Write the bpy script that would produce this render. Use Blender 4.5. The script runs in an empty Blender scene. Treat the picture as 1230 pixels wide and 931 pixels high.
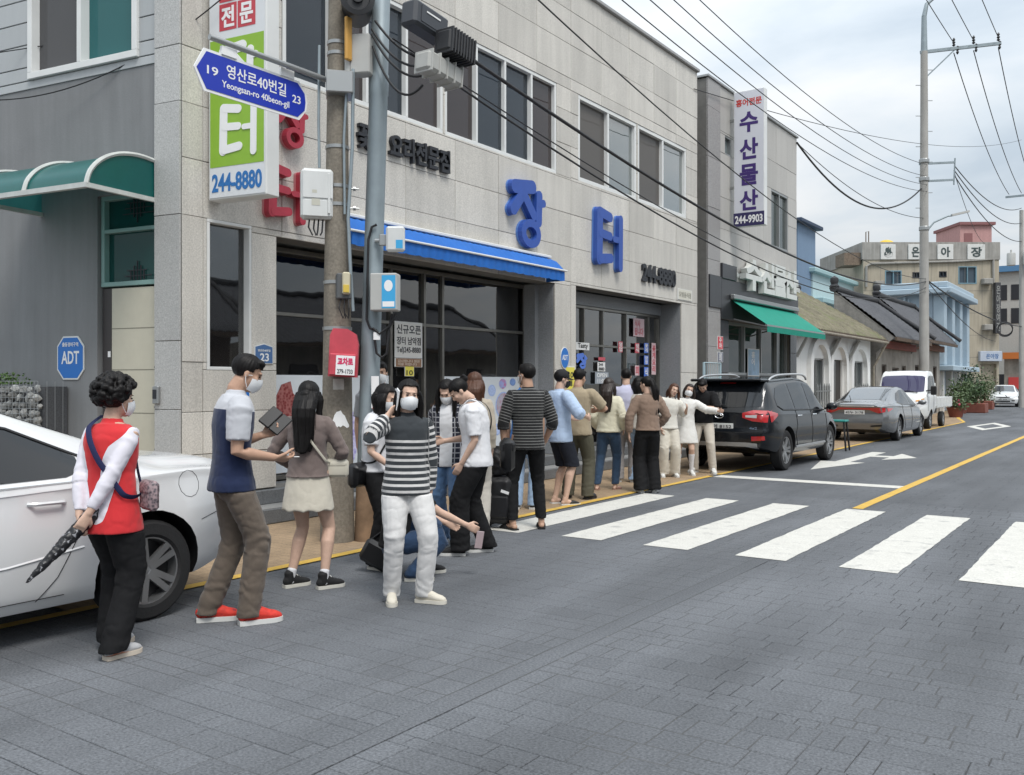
import bpy, bmesh, math, random
import numpy as np
from mathutils import Vector, Matrix, Euler
random.seed(7); rng = np.random.default_rng(7)
SC = bpy.context.scene
COL = SC.collection
PI = math.pi
# ---------------------------------------------------------------- camera
FPX, CX, CY, CAMH = 1100.0, 615.0, 460.0, 1.56      # focal length / principal column / horizon row of the 1230x931 photograph
YAW = math.atan2(765.0, FPX)                         # the street (+Y) runs off to the right of the view axis
cam_d = bpy.data.cameras.new('camera')
cam = bpy.data.objects.new('camera', cam_d); COL.objects.link(cam)
cam.location = (0, 0, CAMH)
cam.rotation_euler = (PI/2, 0, YAW)
cam_d.sensor_fit = 'HORIZONTAL'; cam_d.sensor_width = 36.0
cam_d.lens = 36.0*FPX/1230.0
cam_d.shift_y = -5.5/1230.0
cam_d.clip_start = 0.05; cam_d.clip_end = 2000
SC.camera = cam
# ---------------------------------------------------------------- sky and sun
SUN_EL, SUN_AZ = math.radians(58), math.radians(120)    # azimuth clockwise from +Y
world = bpy.data.worlds.new('World'); SC.world = world; world.use_nodes = True
wn = world.node_tree.nodes; wl = world.node_tree.links
for n in list(wn): wn.remove(n)
w_out = wn.new('ShaderNodeOutputWorld'); w_bg = wn.new('ShaderNodeBackground')
w_sky = wn.new('ShaderNodeTexSky'); w_sky.sky_type = 'NISHITA'; w_sky.sun_disc = False
w_sky.sun_elevation = SUN_EL; w_sky.sun_rotation = SUN_AZ; w_sky.air_density = 1.2; w_sky.dust_density = 2.0
w_tc = wn.new('ShaderNodeTexCoord')
w_sep = wn.new('ShaderNodeSeparateXYZ'); wl.new(w_tc.outputs['Generated'], w_sep.inputs[0])
w_mx = wn.new('ShaderNodeMath'); w_mx.operation = 'MAXIMUM'; w_mx.inputs[1].default_value = 0.0; wl.new(w_sep.outputs['Z'], w_mx.inputs[0])
w_ad = wn.new('ShaderNodeMath'); w_ad.operation = 'ADD'; w_ad.inputs[1].default_value = 0.22; wl.new(w_mx.outputs[0], w_ad.inputs[0])
w_dv = wn.new('ShaderNodeVectorMath'); w_dv.operation = 'DIVIDE'
w_cb = wn.new('ShaderNodeCombineXYZ')
for k in range(3): wl.new(w_ad.outputs[0], w_cb.inputs[k])
wl.new(w_tc.outputs['Generated'], w_dv.inputs[0]); wl.new(w_cb.outputs[0], w_dv.inputs[1])
w_n1 = wn.new('ShaderNodeTexNoise'); w_n1.inputs['Scale'].default_value = 1.7; w_n1.inputs['Detail'].default_value = 7; w_n1.inputs['Roughness'].default_value = 0.52; w_n1.inputs['Distortion'].default_value = 0.25
w_mp = wn.new('ShaderNodeMapping'); w_mp.inputs['Location'].default_value = (3.3, 1.2, 0.4); w_mp.inputs['Scale'].default_value = (0.75, 1.0, 1.4)
wl.new(w_dv.outputs[0], w_mp.inputs[0]); wl.new(w_mp.outputs[0], w_n1.inputs['Vector'])
w_rmp = wn.new('ShaderNodeValToRGB'); wl.new(w_n1.outputs[0], w_rmp.inputs[0])
e = w_rmp.color_ramp.elements
e[0].position = 0.34; e[0].color = (4.3, 4.95, 5.6, 1)       # blue-grey undersides
e[1].position = 0.64; e[1].color = (6.9, 7.05, 7.15, 1)       # bright thin cloud
m1 = e.new(0.47); m1.color = (5.4, 5.95, 6.45, 1)
w_mix = wn.new('ShaderNodeMixRGB'); w_mix.inputs[0].default_value = 0.93
wl.new(w_sky.outputs[0], w_mix.inputs[1]); wl.new(w_rmp.outputs[0], w_mix.inputs[2])
# overcast luminance: the zenith is brighter than the horizon
w_g = wn.new('ShaderNodeMapRange'); w_g.inputs[1].default_value = 0; w_g.inputs[2].default_value = 1; w_g.inputs[3].default_value = 0.70; w_g.inputs[4].default_value = 1.95; wl.new(w_mx.outputs[0], w_g.inputs[0])
w_sc = wn.new('ShaderNodeVectorMath'); w_sc.operation = 'SCALE'; wl.new(w_mix.outputs[0], w_sc.inputs[0]); wl.new(w_g.outputs[0], w_sc.inputs['Scale'])
wl.new(w_sc.outputs[0], w_bg.inputs['Color']); w_bg.inputs['Strength'].default_value = 0.088
wl.new(w_bg.outputs[0], w_out.inputs[0])
sun_d = bpy.data.lights.new('sun', 'SUN'); sun_d.energy = 1.5; sun_d.angle = math.radians(20); sun_d.color = (1.0, 0.97, 0.92)
sun = bpy.data.objects.new('sun', sun_d); COL.objects.link(sun)
sun.rotation_euler = (PI/2-SUN_EL, 0, PI-SUN_AZ)
sun.location = (10, 10, 30)
SC.view_settings.view_transform = 'Standard'; SC.view_settings.look = 'None'
SC.view_settings.exposure = 0.70; SC.view_settings.gamma = 1.0
SC.render.engine = 'CYCLES'
SC.cycles.max_bounces = 8; SC.cycles.diffuse_bounces = 3; SC.cycles.glossy_bounces = 4; SC.cycles.transmission_bounces = 4; SC.cycles.transparent_max_bounces = 8

# ---------------------------------------------------------------- picture-to-place helpers (survey of the photograph)
_s, _c = math.sin(YAW), math.cos(YAW)
def ray(x):                                   # ground-plan direction per metre of depth
    a = (x-CX)/FPX
    return (-_s + a*_c, _c + a*_s)
def G(x, y):                                  # point of the ground seen at a pixel
    t = FPX*CAMH/(y-CY); r = ray(x)
    return (r[0]*t, r[1]*t)
def onX(x, X):                                # plane X = const: (Y, depth)
    r = ray(x); t = X/r[0]
    return (r[1]*t, t)
def zat(y, t): return CAMH + (CY-y)/FPX*t
def YX(x, X): return onX(x, X)[0]
def ZX(x, y, X): return zat(y, onX(x, X)[1])

# ---------------------------------------------------------------- materials
MATS = {}
def mat(name, col, rough=0.6, metal=0.0, var=0.0, vscale=8.0, fine=0.0, fscale=120.0, bump=0.0, bscale=60.0, rnd=0.0, coat=0.0, spec=0.5, trans=0.0, ior=1.45, emit=None, streak=0.0, dirt=None, alpha=1.0, sheen=0.0):
    if name in MATS: return MATS[name]
    m = bpy.data.materials.new(name); m.use_nodes = True; MATS[name] = m
    nt = m.node_tree; N = nt.nodes; L = nt.links
    b = N['Principled BSDF']
    b.inputs['Roughness'].default_value = rough; b.inputs['Metallic'].default_value = metal
    b.inputs['Specular IOR Level'].default_value = spec; b.inputs['IOR'].default_value = ior
    b.inputs['Coat Weight'].default_value = coat; b.inputs['Coat Roughness'].default_value = 0.04
    b.inputs['Transmission Weight'].default_value = trans; b.inputs['Alpha'].default_value = alpha
    b.inputs['Sheen Weight'].default_value = sheen
    rgb = (col[0], col[1], col[2], 1)
    b.inputs['Base Color'].default_value = rgb
    if emit: b.inputs['Emission Color'].default_value = (*emit[:3], 1); b.inputs['Emission Strength'].default_value = emit[3]
    pos = None
    def P():
        nonlocal pos
        if pos is None: pos = N.new('ShaderNodeNewGeometry')
        return pos.outputs['Position']
    cur = None
    def mul(fac_out, lo, hi):
        nonlocal cur
        mr = N.new('ShaderNodeMapRange'); mr.inputs[1].default_value = 0.25; mr.inputs[2].default_value = 0.75
        mr.inputs[3].default_value = lo; mr.inputs[4].default_value = hi
        L.new(fac_out, mr.inputs[0])
        mm = N.new('ShaderNodeVectorMath'); mm.operation = 'SCALE'
        if cur is None: mm.inputs[0].default_value = rgb[:3]
        else: L.new(cur, mm.inputs[0])
        L.new(mr.outputs[0], mm.inputs['Scale']); cur = mm.outputs[0]
    def noise(scale, detail=4, vec=None, rough_=0.6):
        t = N.new('ShaderNodeTexNoise'); t.inputs['Scale'].default_value = scale; t.inputs['Detail'].default_value = detail; t.inputs['Roughness'].default_value = rough_
        L.new(vec if vec is not None else P(), t.inputs['Vector']); return t.outputs[0]
    if var: mul(noise(vscale), 1-var, 1+var)
    if fine: mul(noise(fscale, 2), 1-fine, 1+fine)
    if rnd:
        oi = N.new('ShaderNodeObjectInfo')
        mr = N.new('ShaderNodeMapRange'); mr.inputs[3].default_value = 0.25; mr.inputs[4].default_value = 0.75; L.new(oi.outputs['Random'], mr.inputs[0])
        mul(mr.outputs[0], 1-rnd, 1+rnd)
    if streak:
        mp = N.new('ShaderNodeMapping'); mp.inputs['Scale'].default_value = (6, 6, 0.5); L.new(P(), mp.inputs[0])
        mul(noise(1.0, 5, mp.outputs[0]), 1-streak, 1+streak*0.6)
    if dirt:
        d = noise(dirt[1], 6)
        mr = N.new('ShaderNodeMapRange'); mr.inputs[1].default_value = dirt[2]; mr.inputs[2].default_value = dirt[2]+0.18; L.new(d, mr.inputs[0])
        mx = N.new('ShaderNodeMixRGB'); L.new(mr.outputs[0], mx.inputs[0])
        if cur is None: mx.inputs[1].default_value = rgb
        else: L.new(cur, mx.inputs[1])
        mx.inputs[2].default_value = (*dirt[0], 1); cur = mx.outputs[0]
    if cur is not None: L.new(cur, b.inputs['Base Color'])
    if bump:
        bp = N.new('ShaderNodeBump'); bp.inputs['Strength'].default_value = bump; bp.inputs['Distance'].default_value = 0.01
        L.new(noise(bscale, 3), bp.inputs['Height']); L.new(bp.outputs[0], b.inputs['Normal'])
    return m

# ---------------------------------------------------------------- mesh helpers
ORG = {}
def tag(o, label=None, cat=None, group=None, kind=None):
    if label: o['label'] = label
    if cat: o['category'] = cat
    if group: o['group'] = group
    if kind: o['kind'] = kind
    return o
def thing(name, loc, label, cat, group=None, rz=0.0):
    o = bpy.data.objects.new(name, None); COL.objects.link(o); o.empty_display_size = 0.2
    o.location = loc; o.rotation_euler = (0, 0, rz); ORG[o.name] = Vector(loc)
    return tag(o, label, cat, group)
def frame_z(d, up=Vector((0, 0, 1))):
    d = Vector(d).normalized()
    if abs(d.dot(up)) > 0.98: up = Vector((0, 1, 0))
    x = up.cross(d).normalized(); y = d.cross(x)
    return x, y, d
class MB:
    def __init__(s): s.v = []; s.f = []; s.m = []
    def add(s, vs, fs, mi=0, M=None):
        n = len(s.v)
        if M is not None: vs = [tuple(M @ Vector(p)) for p in vs]
        s.v += [tuple(p) for p in vs]; s.f += [tuple(i+n for i in f) for f in fs]; s.m += [mi]*len(fs); return s
    def box(s, x0, x1, y0, y1, z0, z1, mi=0, M=None):
        if x0 > x1: x0, x1 = x1, x0
        if y0 > y1: y0, y1 = y1, y0
        if z0 > z1: z0, z1 = z1, z0
        return s.add([(x0,y0,z0),(x1,y0,z0),(x1,y1,z0),(x0,y1,z0),(x0,y0,z1),(x1,y0,z1),(x1,y1,z1),(x0,y1,z1)],
                     [(0,3,2,1),(4,5,6,7),(0,1,5,4),(1,2,6,5),(2,3,7,6),(3,0,4,7)], mi, M)
    def cbox(s, x0, x1, y0, y1, z0, z1, b, mi=0, M=None):      # box with chamfered edges
        x0, x1 = min(x0,x1), max(x0,x1); y0, y1 = min(y0,y1), max(y0,y1); z0, z1 = min(z0,z1), max(z0,z1)
        b = min(b, (x1-x0)*.45, (y1-y0)*.45, (z1-z0)*.45)
        vs = []; X = (x0,x1); Y = (y0,y1); Z = (z0,z1); sg = (1,-1)
        idx = {}
        for i in (0,1):
            for j in (0,1):
                for k in (0,1):
                    p = (X[i],Y[j],Z[k]); d = (b*sg[i],b*sg[j],b*sg[k])
                    for a in range(3):
                        q = [p[c]+(d[c] if c != a else 0) for c in range(3)]
                        idx[i,j,k,a] = len(vs); vs.append(tuple(q))
        fs = []
        fs += [(idx[0,0,0,0],idx[0,0,1,0],idx[0,1,1,0],idx[0,1,0,0]),(idx[1,0,0,0],idx[1,1,0,0],idx[1,1,1,0],idx[1,0,1,0])]
        fs += [(idx[0,0,0,1],idx[1,0,0,1],idx[1,0,1,1],idx[0,0,1,1]),(idx[0,1,0,1],idx[0,1,1,1],idx[1,1,1,1],idx[1,1,0,1])]
        fs += [(idx[0,0,0,2],idx[0,1,0,2],idx[1,1,0,2],idx[1,0,0,2]),(idx[0,0,1,2],idx[1,0,1,2],idx[1,1,1,2],idx[0,1,1,2])]
        for a in range(3):                     # edge along axis a
            o1, o2 = [c for c in range(3) if c != a]
            for p in (0,1):
                for q in (0,1):
                    e0 = [0,0,0]; e1 = [0,0,0]; e0[o1] = e1[o1] = p; e0[o2] = e1[o2] = q; e1[a] = 1
                    fs.append((idx[(*e0,o1)],idx[(*e1,o1)],idx[(*e1,o2)],idx[(*e0,o2)]))
        for i in (0,1):
            for j in (0,1):
                for k in (0,1): fs.append((idx[i,j,k,0],idx[i,j,k,1],idx[i,j,k,2]))
        return s.add(vs, fs, mi, M)
    def tube(s, pts, r, seg=8, caps=True, mi=0, flat=1.0, M=None, up=None):
        pts = [Vector(p) for p in pts]; n = len(pts)
        rs = r if hasattr(r, '__len__') else [r]*n
        vs = []; fs = []; px = None
        for i, p in enumerate(pts):
            d = (pts[min(i+1,n-1)]-pts[max(i-1,0)])
            if d.length < 1e-9: d = Vector((0,0,1))
            d.normalize()
            if px is None: x, y, _ = frame_z(d, Vector(up) if up else Vector((0,0,1)))
            else:
                x = px - d*px.dot(d)
                if x.length < 1e-6: x, y, _ = frame_z(d)
                x.normalize(); y = d.cross(x)
            px = x
            for k in range(seg):
                a = 2*PI*k/seg
                vs.append(p + x*math.cos(a)*rs[i] + y*math.sin(a)*rs[i]*flat)
        for i in range(n-1):
            for k in range(seg):
                k2 = (k+1) % seg
                fs.append((i*seg+k, i*seg+k2, (i+1)*seg+k2, (i+1)*seg+k))
        if caps: fs.append(tuple(range(seg-1,-1,-1))); fs.append(tuple((n-1)*seg+k for k in range(seg)))
        return s.add(vs, fs, mi, M)
    def bar(s, a, b, w, h, mi=0, up=(0,0,1), M=None):           # rectangular bar from a to b
        a = Vector(a); b = Vector(b); x, y, d = frame_z(b-a, Vector(up))
        vs = []
        for p in (a, b):
            for sx, sy in ((-1,-1),(1,-1),(1,1),(-1,1)): vs.append(p+x*sx*w/2+y*sy*h/2)
        return s.add(vs, [(3,2,1,0),(4,5,6,7),(0,1,5,4),(1,2,6,5),(2,3,7,6),(3,0,4,7)], mi, M)
    def lathe(s, prof, seg=16, mi=0, M=None, caps=True):       # prof: (r,z) list around local z
        vs = []; fs = []; n = len(prof)
        for r_, z in prof:
            for k in range(seg):
                a = 2*PI*k/seg; vs.append((r_*math.cos(a), r_*math.sin(a), z))
        for i in range(n-1):
            for k in range(seg):
                k2 = (k+1) % seg; fs.append((i*seg+k, i*seg+k2, (i+1)*seg+k2, (i+1)*seg+k))
        if caps: fs.append(tuple(range(seg-1,-1,-1))); fs.append(tuple((n-1)*seg+k for k in range(seg)))
        return s.add(vs, fs, mi, M)
    def prism(s, poly, d0, d1, M, mi=0):        # 2-D polygon (local xy), from local z=d0 to d1
        n = len(poly)
        vs = [(p[0],p[1],d0) for p in poly]+[(p[0],p[1],d1) for p in poly]
        fs = [tuple(range(n-1,-1,-1)), tuple(range(n,2*n))]+[(i,(i+1)%n,n+(i+1)%n,n+i) for i in range(n)]
        return s.add(vs, fs, mi, M)
    def ball(s, c, r, seg=12, rings=8, mi=0, M=None):
        r = r if hasattr(r, '__len__') else (r,r,r)
        vs = [(c[0],c[1],c[2]-r[2])]; fs = []
        for i in range(1, rings):
            ph = -PI/2+PI*i/rings
            for k in range(seg):
                a = 2*PI*k/seg; vs.append((c[0]+r[0]*math.cos(ph)*math.cos(a), c[1]+r[1]*math.cos(ph)*math.sin(a), c[2]+r[2]*math.sin(ph)))
        vs.append((c[0],c[1],c[2]+r[2])); t = len(vs)-1
        for k in range(seg):
            k2 = (k+1) % seg
            fs.append((0,1+k2,1+k)); fs.append((t,t-seg+k,t-seg+k2))
            for i in range(rings-2): fs.append((1+i*seg+k,1+i*seg+k2,1+(i+1)*seg+k2,1+(i+1)*seg+k))
        return s.add(vs, fs, mi, M)
    def grid(s, P, mi=0, closed_u=False, flip=False):           # P[i][j] points
        n = len(P); m = len(P[0]); vs = [p for row in P for p in row]; fs = []
        for i in range(n-1 if not closed_u else n):
            for j in range(m-1):
                i2 = (i+1) % n; q = (i*m+j, i2*m+j, i2*m+j+1, i*m+j+1)
                fs.append(q[::-1] if flip else q)
        return s.add(vs, fs, mi)
    def mesh(s, name, off=None):
        me = bpy.data.meshes.new(name)
        v = s.v if off is None else [(p[0]-off[0],p[1]-off[1],p[2]-off[2]) for p in s.v]
        me.from_pydata(v, [], s.f); me.validate(); return me
    def build(s, name, mats, parent=None, smooth=None, local=False, recalc=False):
        off = None
        if parent is not None and not local: off = ORG.get(parent.name, Vector((0,0,0)))
        me = bpy.data.meshes.new(name)
        v = s.v if off is None else [(p[0]-off[0],p[1]-off[1],p[2]-off[2]) for p in s.v]
        me.from_pydata(v, [], s.f)
        if not isinstance(mats, (list, tuple)): mats = [mats]
        for m in mats: me.materials.append(m)
        if len(mats) > 1 and len(me.polygons) == len(s.m): me.polygons.foreach_set('material_index', s.m)
        if recalc:
            bm = bmesh.new(); bm.from_mesh(me); bmesh.ops.recalc_face_normals(bm, faces=bm.faces); bm.to_mesh(me); bm.free()
        return link_mesh(name, me, parent, smooth, off)
def link_mesh(name, me, parent=None, smooth=None, off=None):
    if smooth is not None:
        me.shade_smooth(); me.set_sharp_from_angle(angle=math.radians(smooth))
    o = bpy.data.objects.new(name, me); COL.objects.link(o)
    ORG[o.name] = off if off is not None else Vector((0,0,0))
    if parent is not None: o.parent = parent
    return o
def struct(o): o['kind'] = 'structure'; return o
TMP = bpy.data.scenes.new('tmp_eval')
def evaluate(obj):                              # evaluate modifiers in a scratch scene
    TMP.collection.objects.link(obj)
    with bpy.context.temp_override(scene=TMP, view_layer=TMP.view_layers[0]):
        dg = bpy.context.evaluated_depsgraph_get()
    dg.update()
    me = bpy.data.meshes.new_from_object(obj.evaluated_get(dg), depsgraph=dg)
    TMP.collection.objects.unlink(obj)
    return me
def text_geo(body, extrude=0.01, bold=0.0, bevel=0.0, res=3, spacing=1.0, line=1.0, align='LEFT'):
    c = bpy.data.curves.new('lettering', 'FONT'); c.body = body; c.extrude = extrude; c.offset = bold; c.resolution_u = res
    c.bevel_depth = bevel; c.space_character = spacing; c.space_line = line; c.align_x = align
    o = bpy.data.objects.new('lettering', c)
    me = evaluate(o)
    vs = np.array([v.co[:] for v in me.vertices]); fs = [tuple(p.vertices) for p in me.polygons]
    bpy.data.objects.remove(o); bpy.data.curves.remove(c); bpy.data.meshes.remove(me)
    return vs, fs
def lettering(mb, body, org, right, up, w, h, depth=0.01, bold=0.0, mi=0, bevel=0.0, spacing=1.0, line=1.0, align='LEFT', keep=False):
    """Letters fitted into the w x h rectangle whose lower-left corner is org; they stand `depth` proud of it."""
    vs, fs = text_geo(body, 0.5, bold, 0.0, 3, spacing, line, align)
    if len(vs) == 0: return
    lo = vs.min(0); hi = vs.max(0); d = hi-lo
    right = Vector(right).normalized(); up = Vector(up).normalized(); nrm = right.cross(up)
    sx = w/d[0]; sy = h/d[1]
    if keep: sx = sy = min(sx, sy)
    org = Vector(org)
    out = [org + right*(p[0]-lo[0])*sx + up*(p[1]-lo[1])*sy + nrm*((p[2]-lo[2])/d[2]*depth) for p in vs]
    mb.add(out, fs, mi)
def copy_tree(o, parent=None):
    c = o.copy(); COL.objects.link(c); ORG[c.name] = ORG.get(o.name, Vector((0,0,0)))
    c.parent = parent
    for ch in o.children: copy_tree(ch, c)
    return c
def catmull(P, n):                               # sample a Catmull-Rom curve through points
    P = [np.array(p, float) for p in P]; out = []
    for i in range(len(P)-1):
        p0 = P[max(i-1,0)]; p1 = P[i]; p2 = P[i+1]; p3 = P[min(i+2,len(P)-1)]
        for k in range(n):
            t = k/n; out.append(0.5*((2*p1)+(-p0+p2)*t+(2*p0-5*p1+4*p2-p3)*t*t+(-p0+3*p1-3*p2+p3)*t**3))
    out.append(P[-1]); return out
# ================================================================ GROUND, ROAD, MARKINGS
def road_mat(name, pattern):
    m = mat(name, (0.120, 0.127, 0.138), rough=0.75, var=0.12, vscale=0.55, fine=0.42, fscale=75, rnd=0.07, spec=0.3)
    N = m.node_tree.nodes; L = m.node_tree.links; b = N['Principled BSDF']
    g = N.new('ShaderNodeNewGeometry')
    n1 = N.new('ShaderNodeTexNoise'); n1.inputs['Scale'].default_value = 110; n1.inputs['Detail'].default_value = 3; L.new(g.outputs['Position'], n1.inputs['Vector'])
    bp = N.new('ShaderNodeBump'); bp.inputs['Strength'].default_value = 0.8; bp.inputs['Distance'].default_value = 0.006; L.new(n1.outputs[0], bp.inputs['Height'])
    last = bp
    # pale scuffs
    src = b.inputs['Base Color'].links[0].from_socket
    n2 = N.new('ShaderNodeTexNoise'); n2.inputs['Scale'].default_value = 34; n2.inputs['Detail'].default_value = 8; n2.inputs['Roughness'].default_value = 0.75; L.new(g.outputs['Position'], n2.inputs['Vector'])
    mr = N.new('ShaderNodeMapRange'); mr.inputs[1].default_value = 0.61; mr.inputs[2].default_value = 0.74; mr.inputs[3].default_value = 0; mr.inputs[4].default_value = 0.45; L.new(n2.outputs[0], mr.inputs[0])
    mx = N.new('ShaderNodeMixRGB'); L.new(mr.outputs[0], mx.inputs[0]); L.new(src, mx.inputs[1]); mx.inputs[2].default_value = (0.30, 0.30, 0.30, 1)
    out = mx.outputs[0]
    # drive-over stains running with the street
    mp0 = N.new('ShaderNodeMapping'); mp0.inputs['Scale'].default_value = (1.3, 0.22, 1); L.new(g.outputs['Position'], mp0.inputs[0])
    n4 = N.new('ShaderNodeTexNoise'); n4.inputs['Scale'].default_value = 1.0; n4.inputs['Detail'].default_value = 6; L.new(mp0.outputs[0], n4.inputs['Vector'])
    mr4 = N.new('ShaderNodeMapRange'); mr4.inputs[1].default_value = 0.3; mr4.inputs[2].default_value = 0.7; mr4.inputs[3].default_value = 0.70; mr4.inputs[4].default_value = 1.22; L.new(n4.outputs[0], mr4.inputs[0])
    sc_ = N.new('ShaderNodeVectorMath'); sc_.operation = 'SCALE'; L.new(out, sc_.inputs[0]); L.new(mr4.outputs[0], sc_.inputs['Scale']); out = sc_.outputs[0]
    if pattern:
        sw = N.new('ShaderNodeTexBrick'); sw.inputs['Scale'].default_value = 1.0; sw.inputs['Mortar Size'].default_value = 0.006; sw.inputs['Brick Width'].default_value = 0.36; sw.inputs['Row Height'].default_value = 0.19; sw.offset = 0.43
        n3 = N.new('ShaderNodeTexNoise'); n3.inputs['Scale'].default_value = 1.4; n3.inputs['Detail'].default_value = 5; L.new(g.outputs['Position'], n3.inputs['Vector'])
        L.new(g.outputs['Position'], sw.inputs['Vector'])
        m3 = N.new('ShaderNodeMapRange'); m3.inputs[1].default_value = 0.40; m3.inputs[2].default_value = 0.55; L.new(n3.outputs[0], m3.inputs[0])
        mu = N.new('ShaderNodeMath'); mu.operation = 'MULTIPLY'; L.new(sw.outputs['Fac'], mu.inputs[0]); L.new(m3.outputs[0], mu.inputs[1])
        b2 = N.new('ShaderNodeBump'); b2.inputs['Strength'].default_value = 0.8; b2.inputs['Distance'].default_value = 0.008; b2.invert = True
        L.new(mu.outputs[0], b2.inputs['Height']); L.new(bp.outputs[0], b2.inputs['Normal']); last = b2
        m5 = N.new('ShaderNodeMath'); m5.operation = 'MULTIPLY'; m5.inputs[1].default_value = 0.45; L.new(mu.outputs[0], m5.inputs[0])
        mj = N.new('ShaderNodeMixRGB'); L.new(m5.outputs[0], mj.inputs[0]); L.new(out, mj.inputs[1]); mj.inputs[2].default_value = (0.03, 0.03, 0.033, 1); out = mj.outputs[0]
    L.new(out, b.inputs['Base Color']); L.new(last.outputs[0], b.inputs['Normal'])
    return m
M_ROAD = road_mat('stamped_asphalt', False)
M_ROADF = road_mat('stamped_asphalt_far', True)
M_GROUT = mat('joint_dust', (0.078, 0.080, 0.083), rough=0.9, var=0.25, vscale=2.5, fine=0.25, fscale=90, dirt=((0.30, 0.29, 0.27), 9.0, 0.64))
M_PAVE = mat('tan_paving', (0.30, 0.215, 0.135), rough=0.9, var=0.28, vscale=2.2, fine=0.22, fscale=60, bump=0.5, bscale=90, dirt=((0.20, 0.16, 0.12), 2.2, 0.60))
M_WHITE_P = mat('white_road_paint', (0.56, 0.55, 0.51), rough=0.75, var=0.06, vscale=5, fine=0.16, fscale=60, bump=0.5, bscale=90, dirt=((0.33, 0.33, 0.32), 6.0, 0.565))
M_YEL_P = mat('yellow_road_paint', (0.58, 0.37, 0.07), rough=0.75, var=0.10, vscale=4, fine=0.10, fscale=140, bump=0.4, bscale=150, dirt=((0.22, 0.18, 0.10), 7.0, 0.58))
M_EARTH = mat('bare_earth', (0.16, 0.15, 0.13), rough=0.95, var=0.2, vscale=0.4)

def sheet(name, poly, z, m, parent=None, n=None):
    mb = MB(); mb.add([(p[0], p[1], z) for p in poly], [tuple(range(len(poly)))]); return mb.build(name, m, parent)
struct(sheet('ground', [(-700,-500),(700,-500),(700,1200),(-700,1200)], -0.06, M_EARTH))
# left road edge bends gently away beyond the parked cars
EDGE = [(-6.06,-14),(-6.06,40),(-6.9,44),(-8.1,51),(-8.6,64),(-9.6,78),(-14,110)]
def edge_x(y):
    for (x0,y0),(x1,y1) in zip(EDGE, EDGE[1:]):
        if y0 <= y <= y1: return x0+(x1-x0)*(y-y0)/(y1-y0)
    return EDGE[-1][0]
YSPLIT = 12.6
base = MB()
road_root = thing('road', (0,0,0), None, None); struct(road_root)
far = MB(); far.add([(x, y, 0.0) for x, y in [(-6.06,YSPLIT),(3.0,YSPLIT),(3.0,40),(2,64),(-2,110)]+[e for e in EDGE[::-1] if e[1] >= 40]], [tuple(range(5+len([e for e in EDGE if e[1] >= 40])))])
far.build('far_surface', M_ROADF, road_root)
rear = MB()
rear.add([(-6.06,-14,0),(3.0,-14,0),(3.0,1.6,0),(-6.06,1.6,0)], [(0,1,2,3)])
rear.add([(-20,-14,-0.004),(-6.06,-14,-0.004),(-6.06,3.4,-0.004),(-20,3.4,-0.004)], [(0,1,2,3)])
rear.add([(0.75,1.6,0),(3.0,1.6,0),(3.0,YSPLIT,0),(0.75,YSPLIT,0)], [(0,1,2,3)])
rear.build('rear_surface', M_ROADF, road_root)
# uneven joint bed: fills many joints up to the top, more so left of the seam
nx, ny = 150, 240
gx = np.linspace(-6.06, 0.75, nx); gy = np.linspace(1.6, YSPLIT, ny)
def vnoise(p, seed=0):
    p = np.asarray(p, float); i = np.floor(p).astype(np.int64); f = p-i; f = f*f*(3-2*f)
    def h(a, b, c):
        n = (a*374761393 + b*668265263 + c*2147483647 + seed*1274126177) & 0x7fffffff
        n = ((n ^ (n >> 13))*1274126177) & 0x7fffffff
        return ((n ^ (n >> 16)) & 0xffff)/65535.0
    r = 0
    for dx in (0,1):
        for dy in (0,1):
            for dz in (0,1):
                w = (f[...,0] if dx else 1-f[...,0])*(f[...,1] if dy else 1-f[...,1])*(f[...,2] if dz else 1-f[...,2])
                r = r + w*h(i[...,0]+dx, i[...,1]+dy, i[...,2]+dz)
    return r
def fbm(p, oct=3, seed=0):
    r = 0; a = 0.5
    for k in range(oct): r = r + a*vnoise(np.asarray(p)*(2**k), seed+k); a *= 0.5
    return r/(1-0.5**oct)
XX, YY = np.meshgrid(gx, gy, indexing='ij')
nz = fbm(np.stack([XX*1.1, YY*1.1, XX*0], -1), 4, 3)
fill = np.clip((nz-0.5)*5.5+0.30+np.where(XX < -2.8, 0.42, 0.08), 0, 1)
ZZ = -0.0075+0.0064*fill
bed = MB(); bed.grid([[(gx[i], gy[j], ZZ[i,j]) for j in range(ny)] for i in range(nx)])
bed.build('joint_bed', M_ROADF if False else M_GROUT, road_root, smooth=60)
# the stamped blocks in the part of the road nearest the camera
blocks = []
y = 1.62; k = 0
rows = []
while y < YSPLIT-0.05:
    h = random.choice((0.20,0.20,0.10,0.10,0.15,0.20))
    if y+h > YSPLIT: h = YSPLIT-y
    rows.append((y, h)); y += h
for (y, h) in rows:
    for x_lo, x_hi in ((-6.05,-2.88),(-2.735,0.74)):
        x = x_lo
        while x < x_hi-0.02:
            w = random.choice((0.10,0.20,0.20,0.30,0.20,0.40)) if h > 0.12 else random.choice((0.1,0.2,0.2,0.3,0.4))
            if x == x_lo: w *= random.uniform(0.4, 1.0)
            if x+w > x_hi-0.08: w = x_hi-x
            cx_, cy_ = x+w/2, y+h/2
            dep = cx_*-_s+cy_*_c; lat = cx_*_c+cy_*_s
            if dep > 2.4 and abs(lat)/dep < 0.62: blocks.append((cx_, cy_, w, h, w*h/dep**3))
            x += w
    if True:
        cx_, cy_ = -2.8075, y+h/2; dep = cx_*-_s+cy_*_c
blocks.sort(key=lambda b: -b[4])
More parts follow.
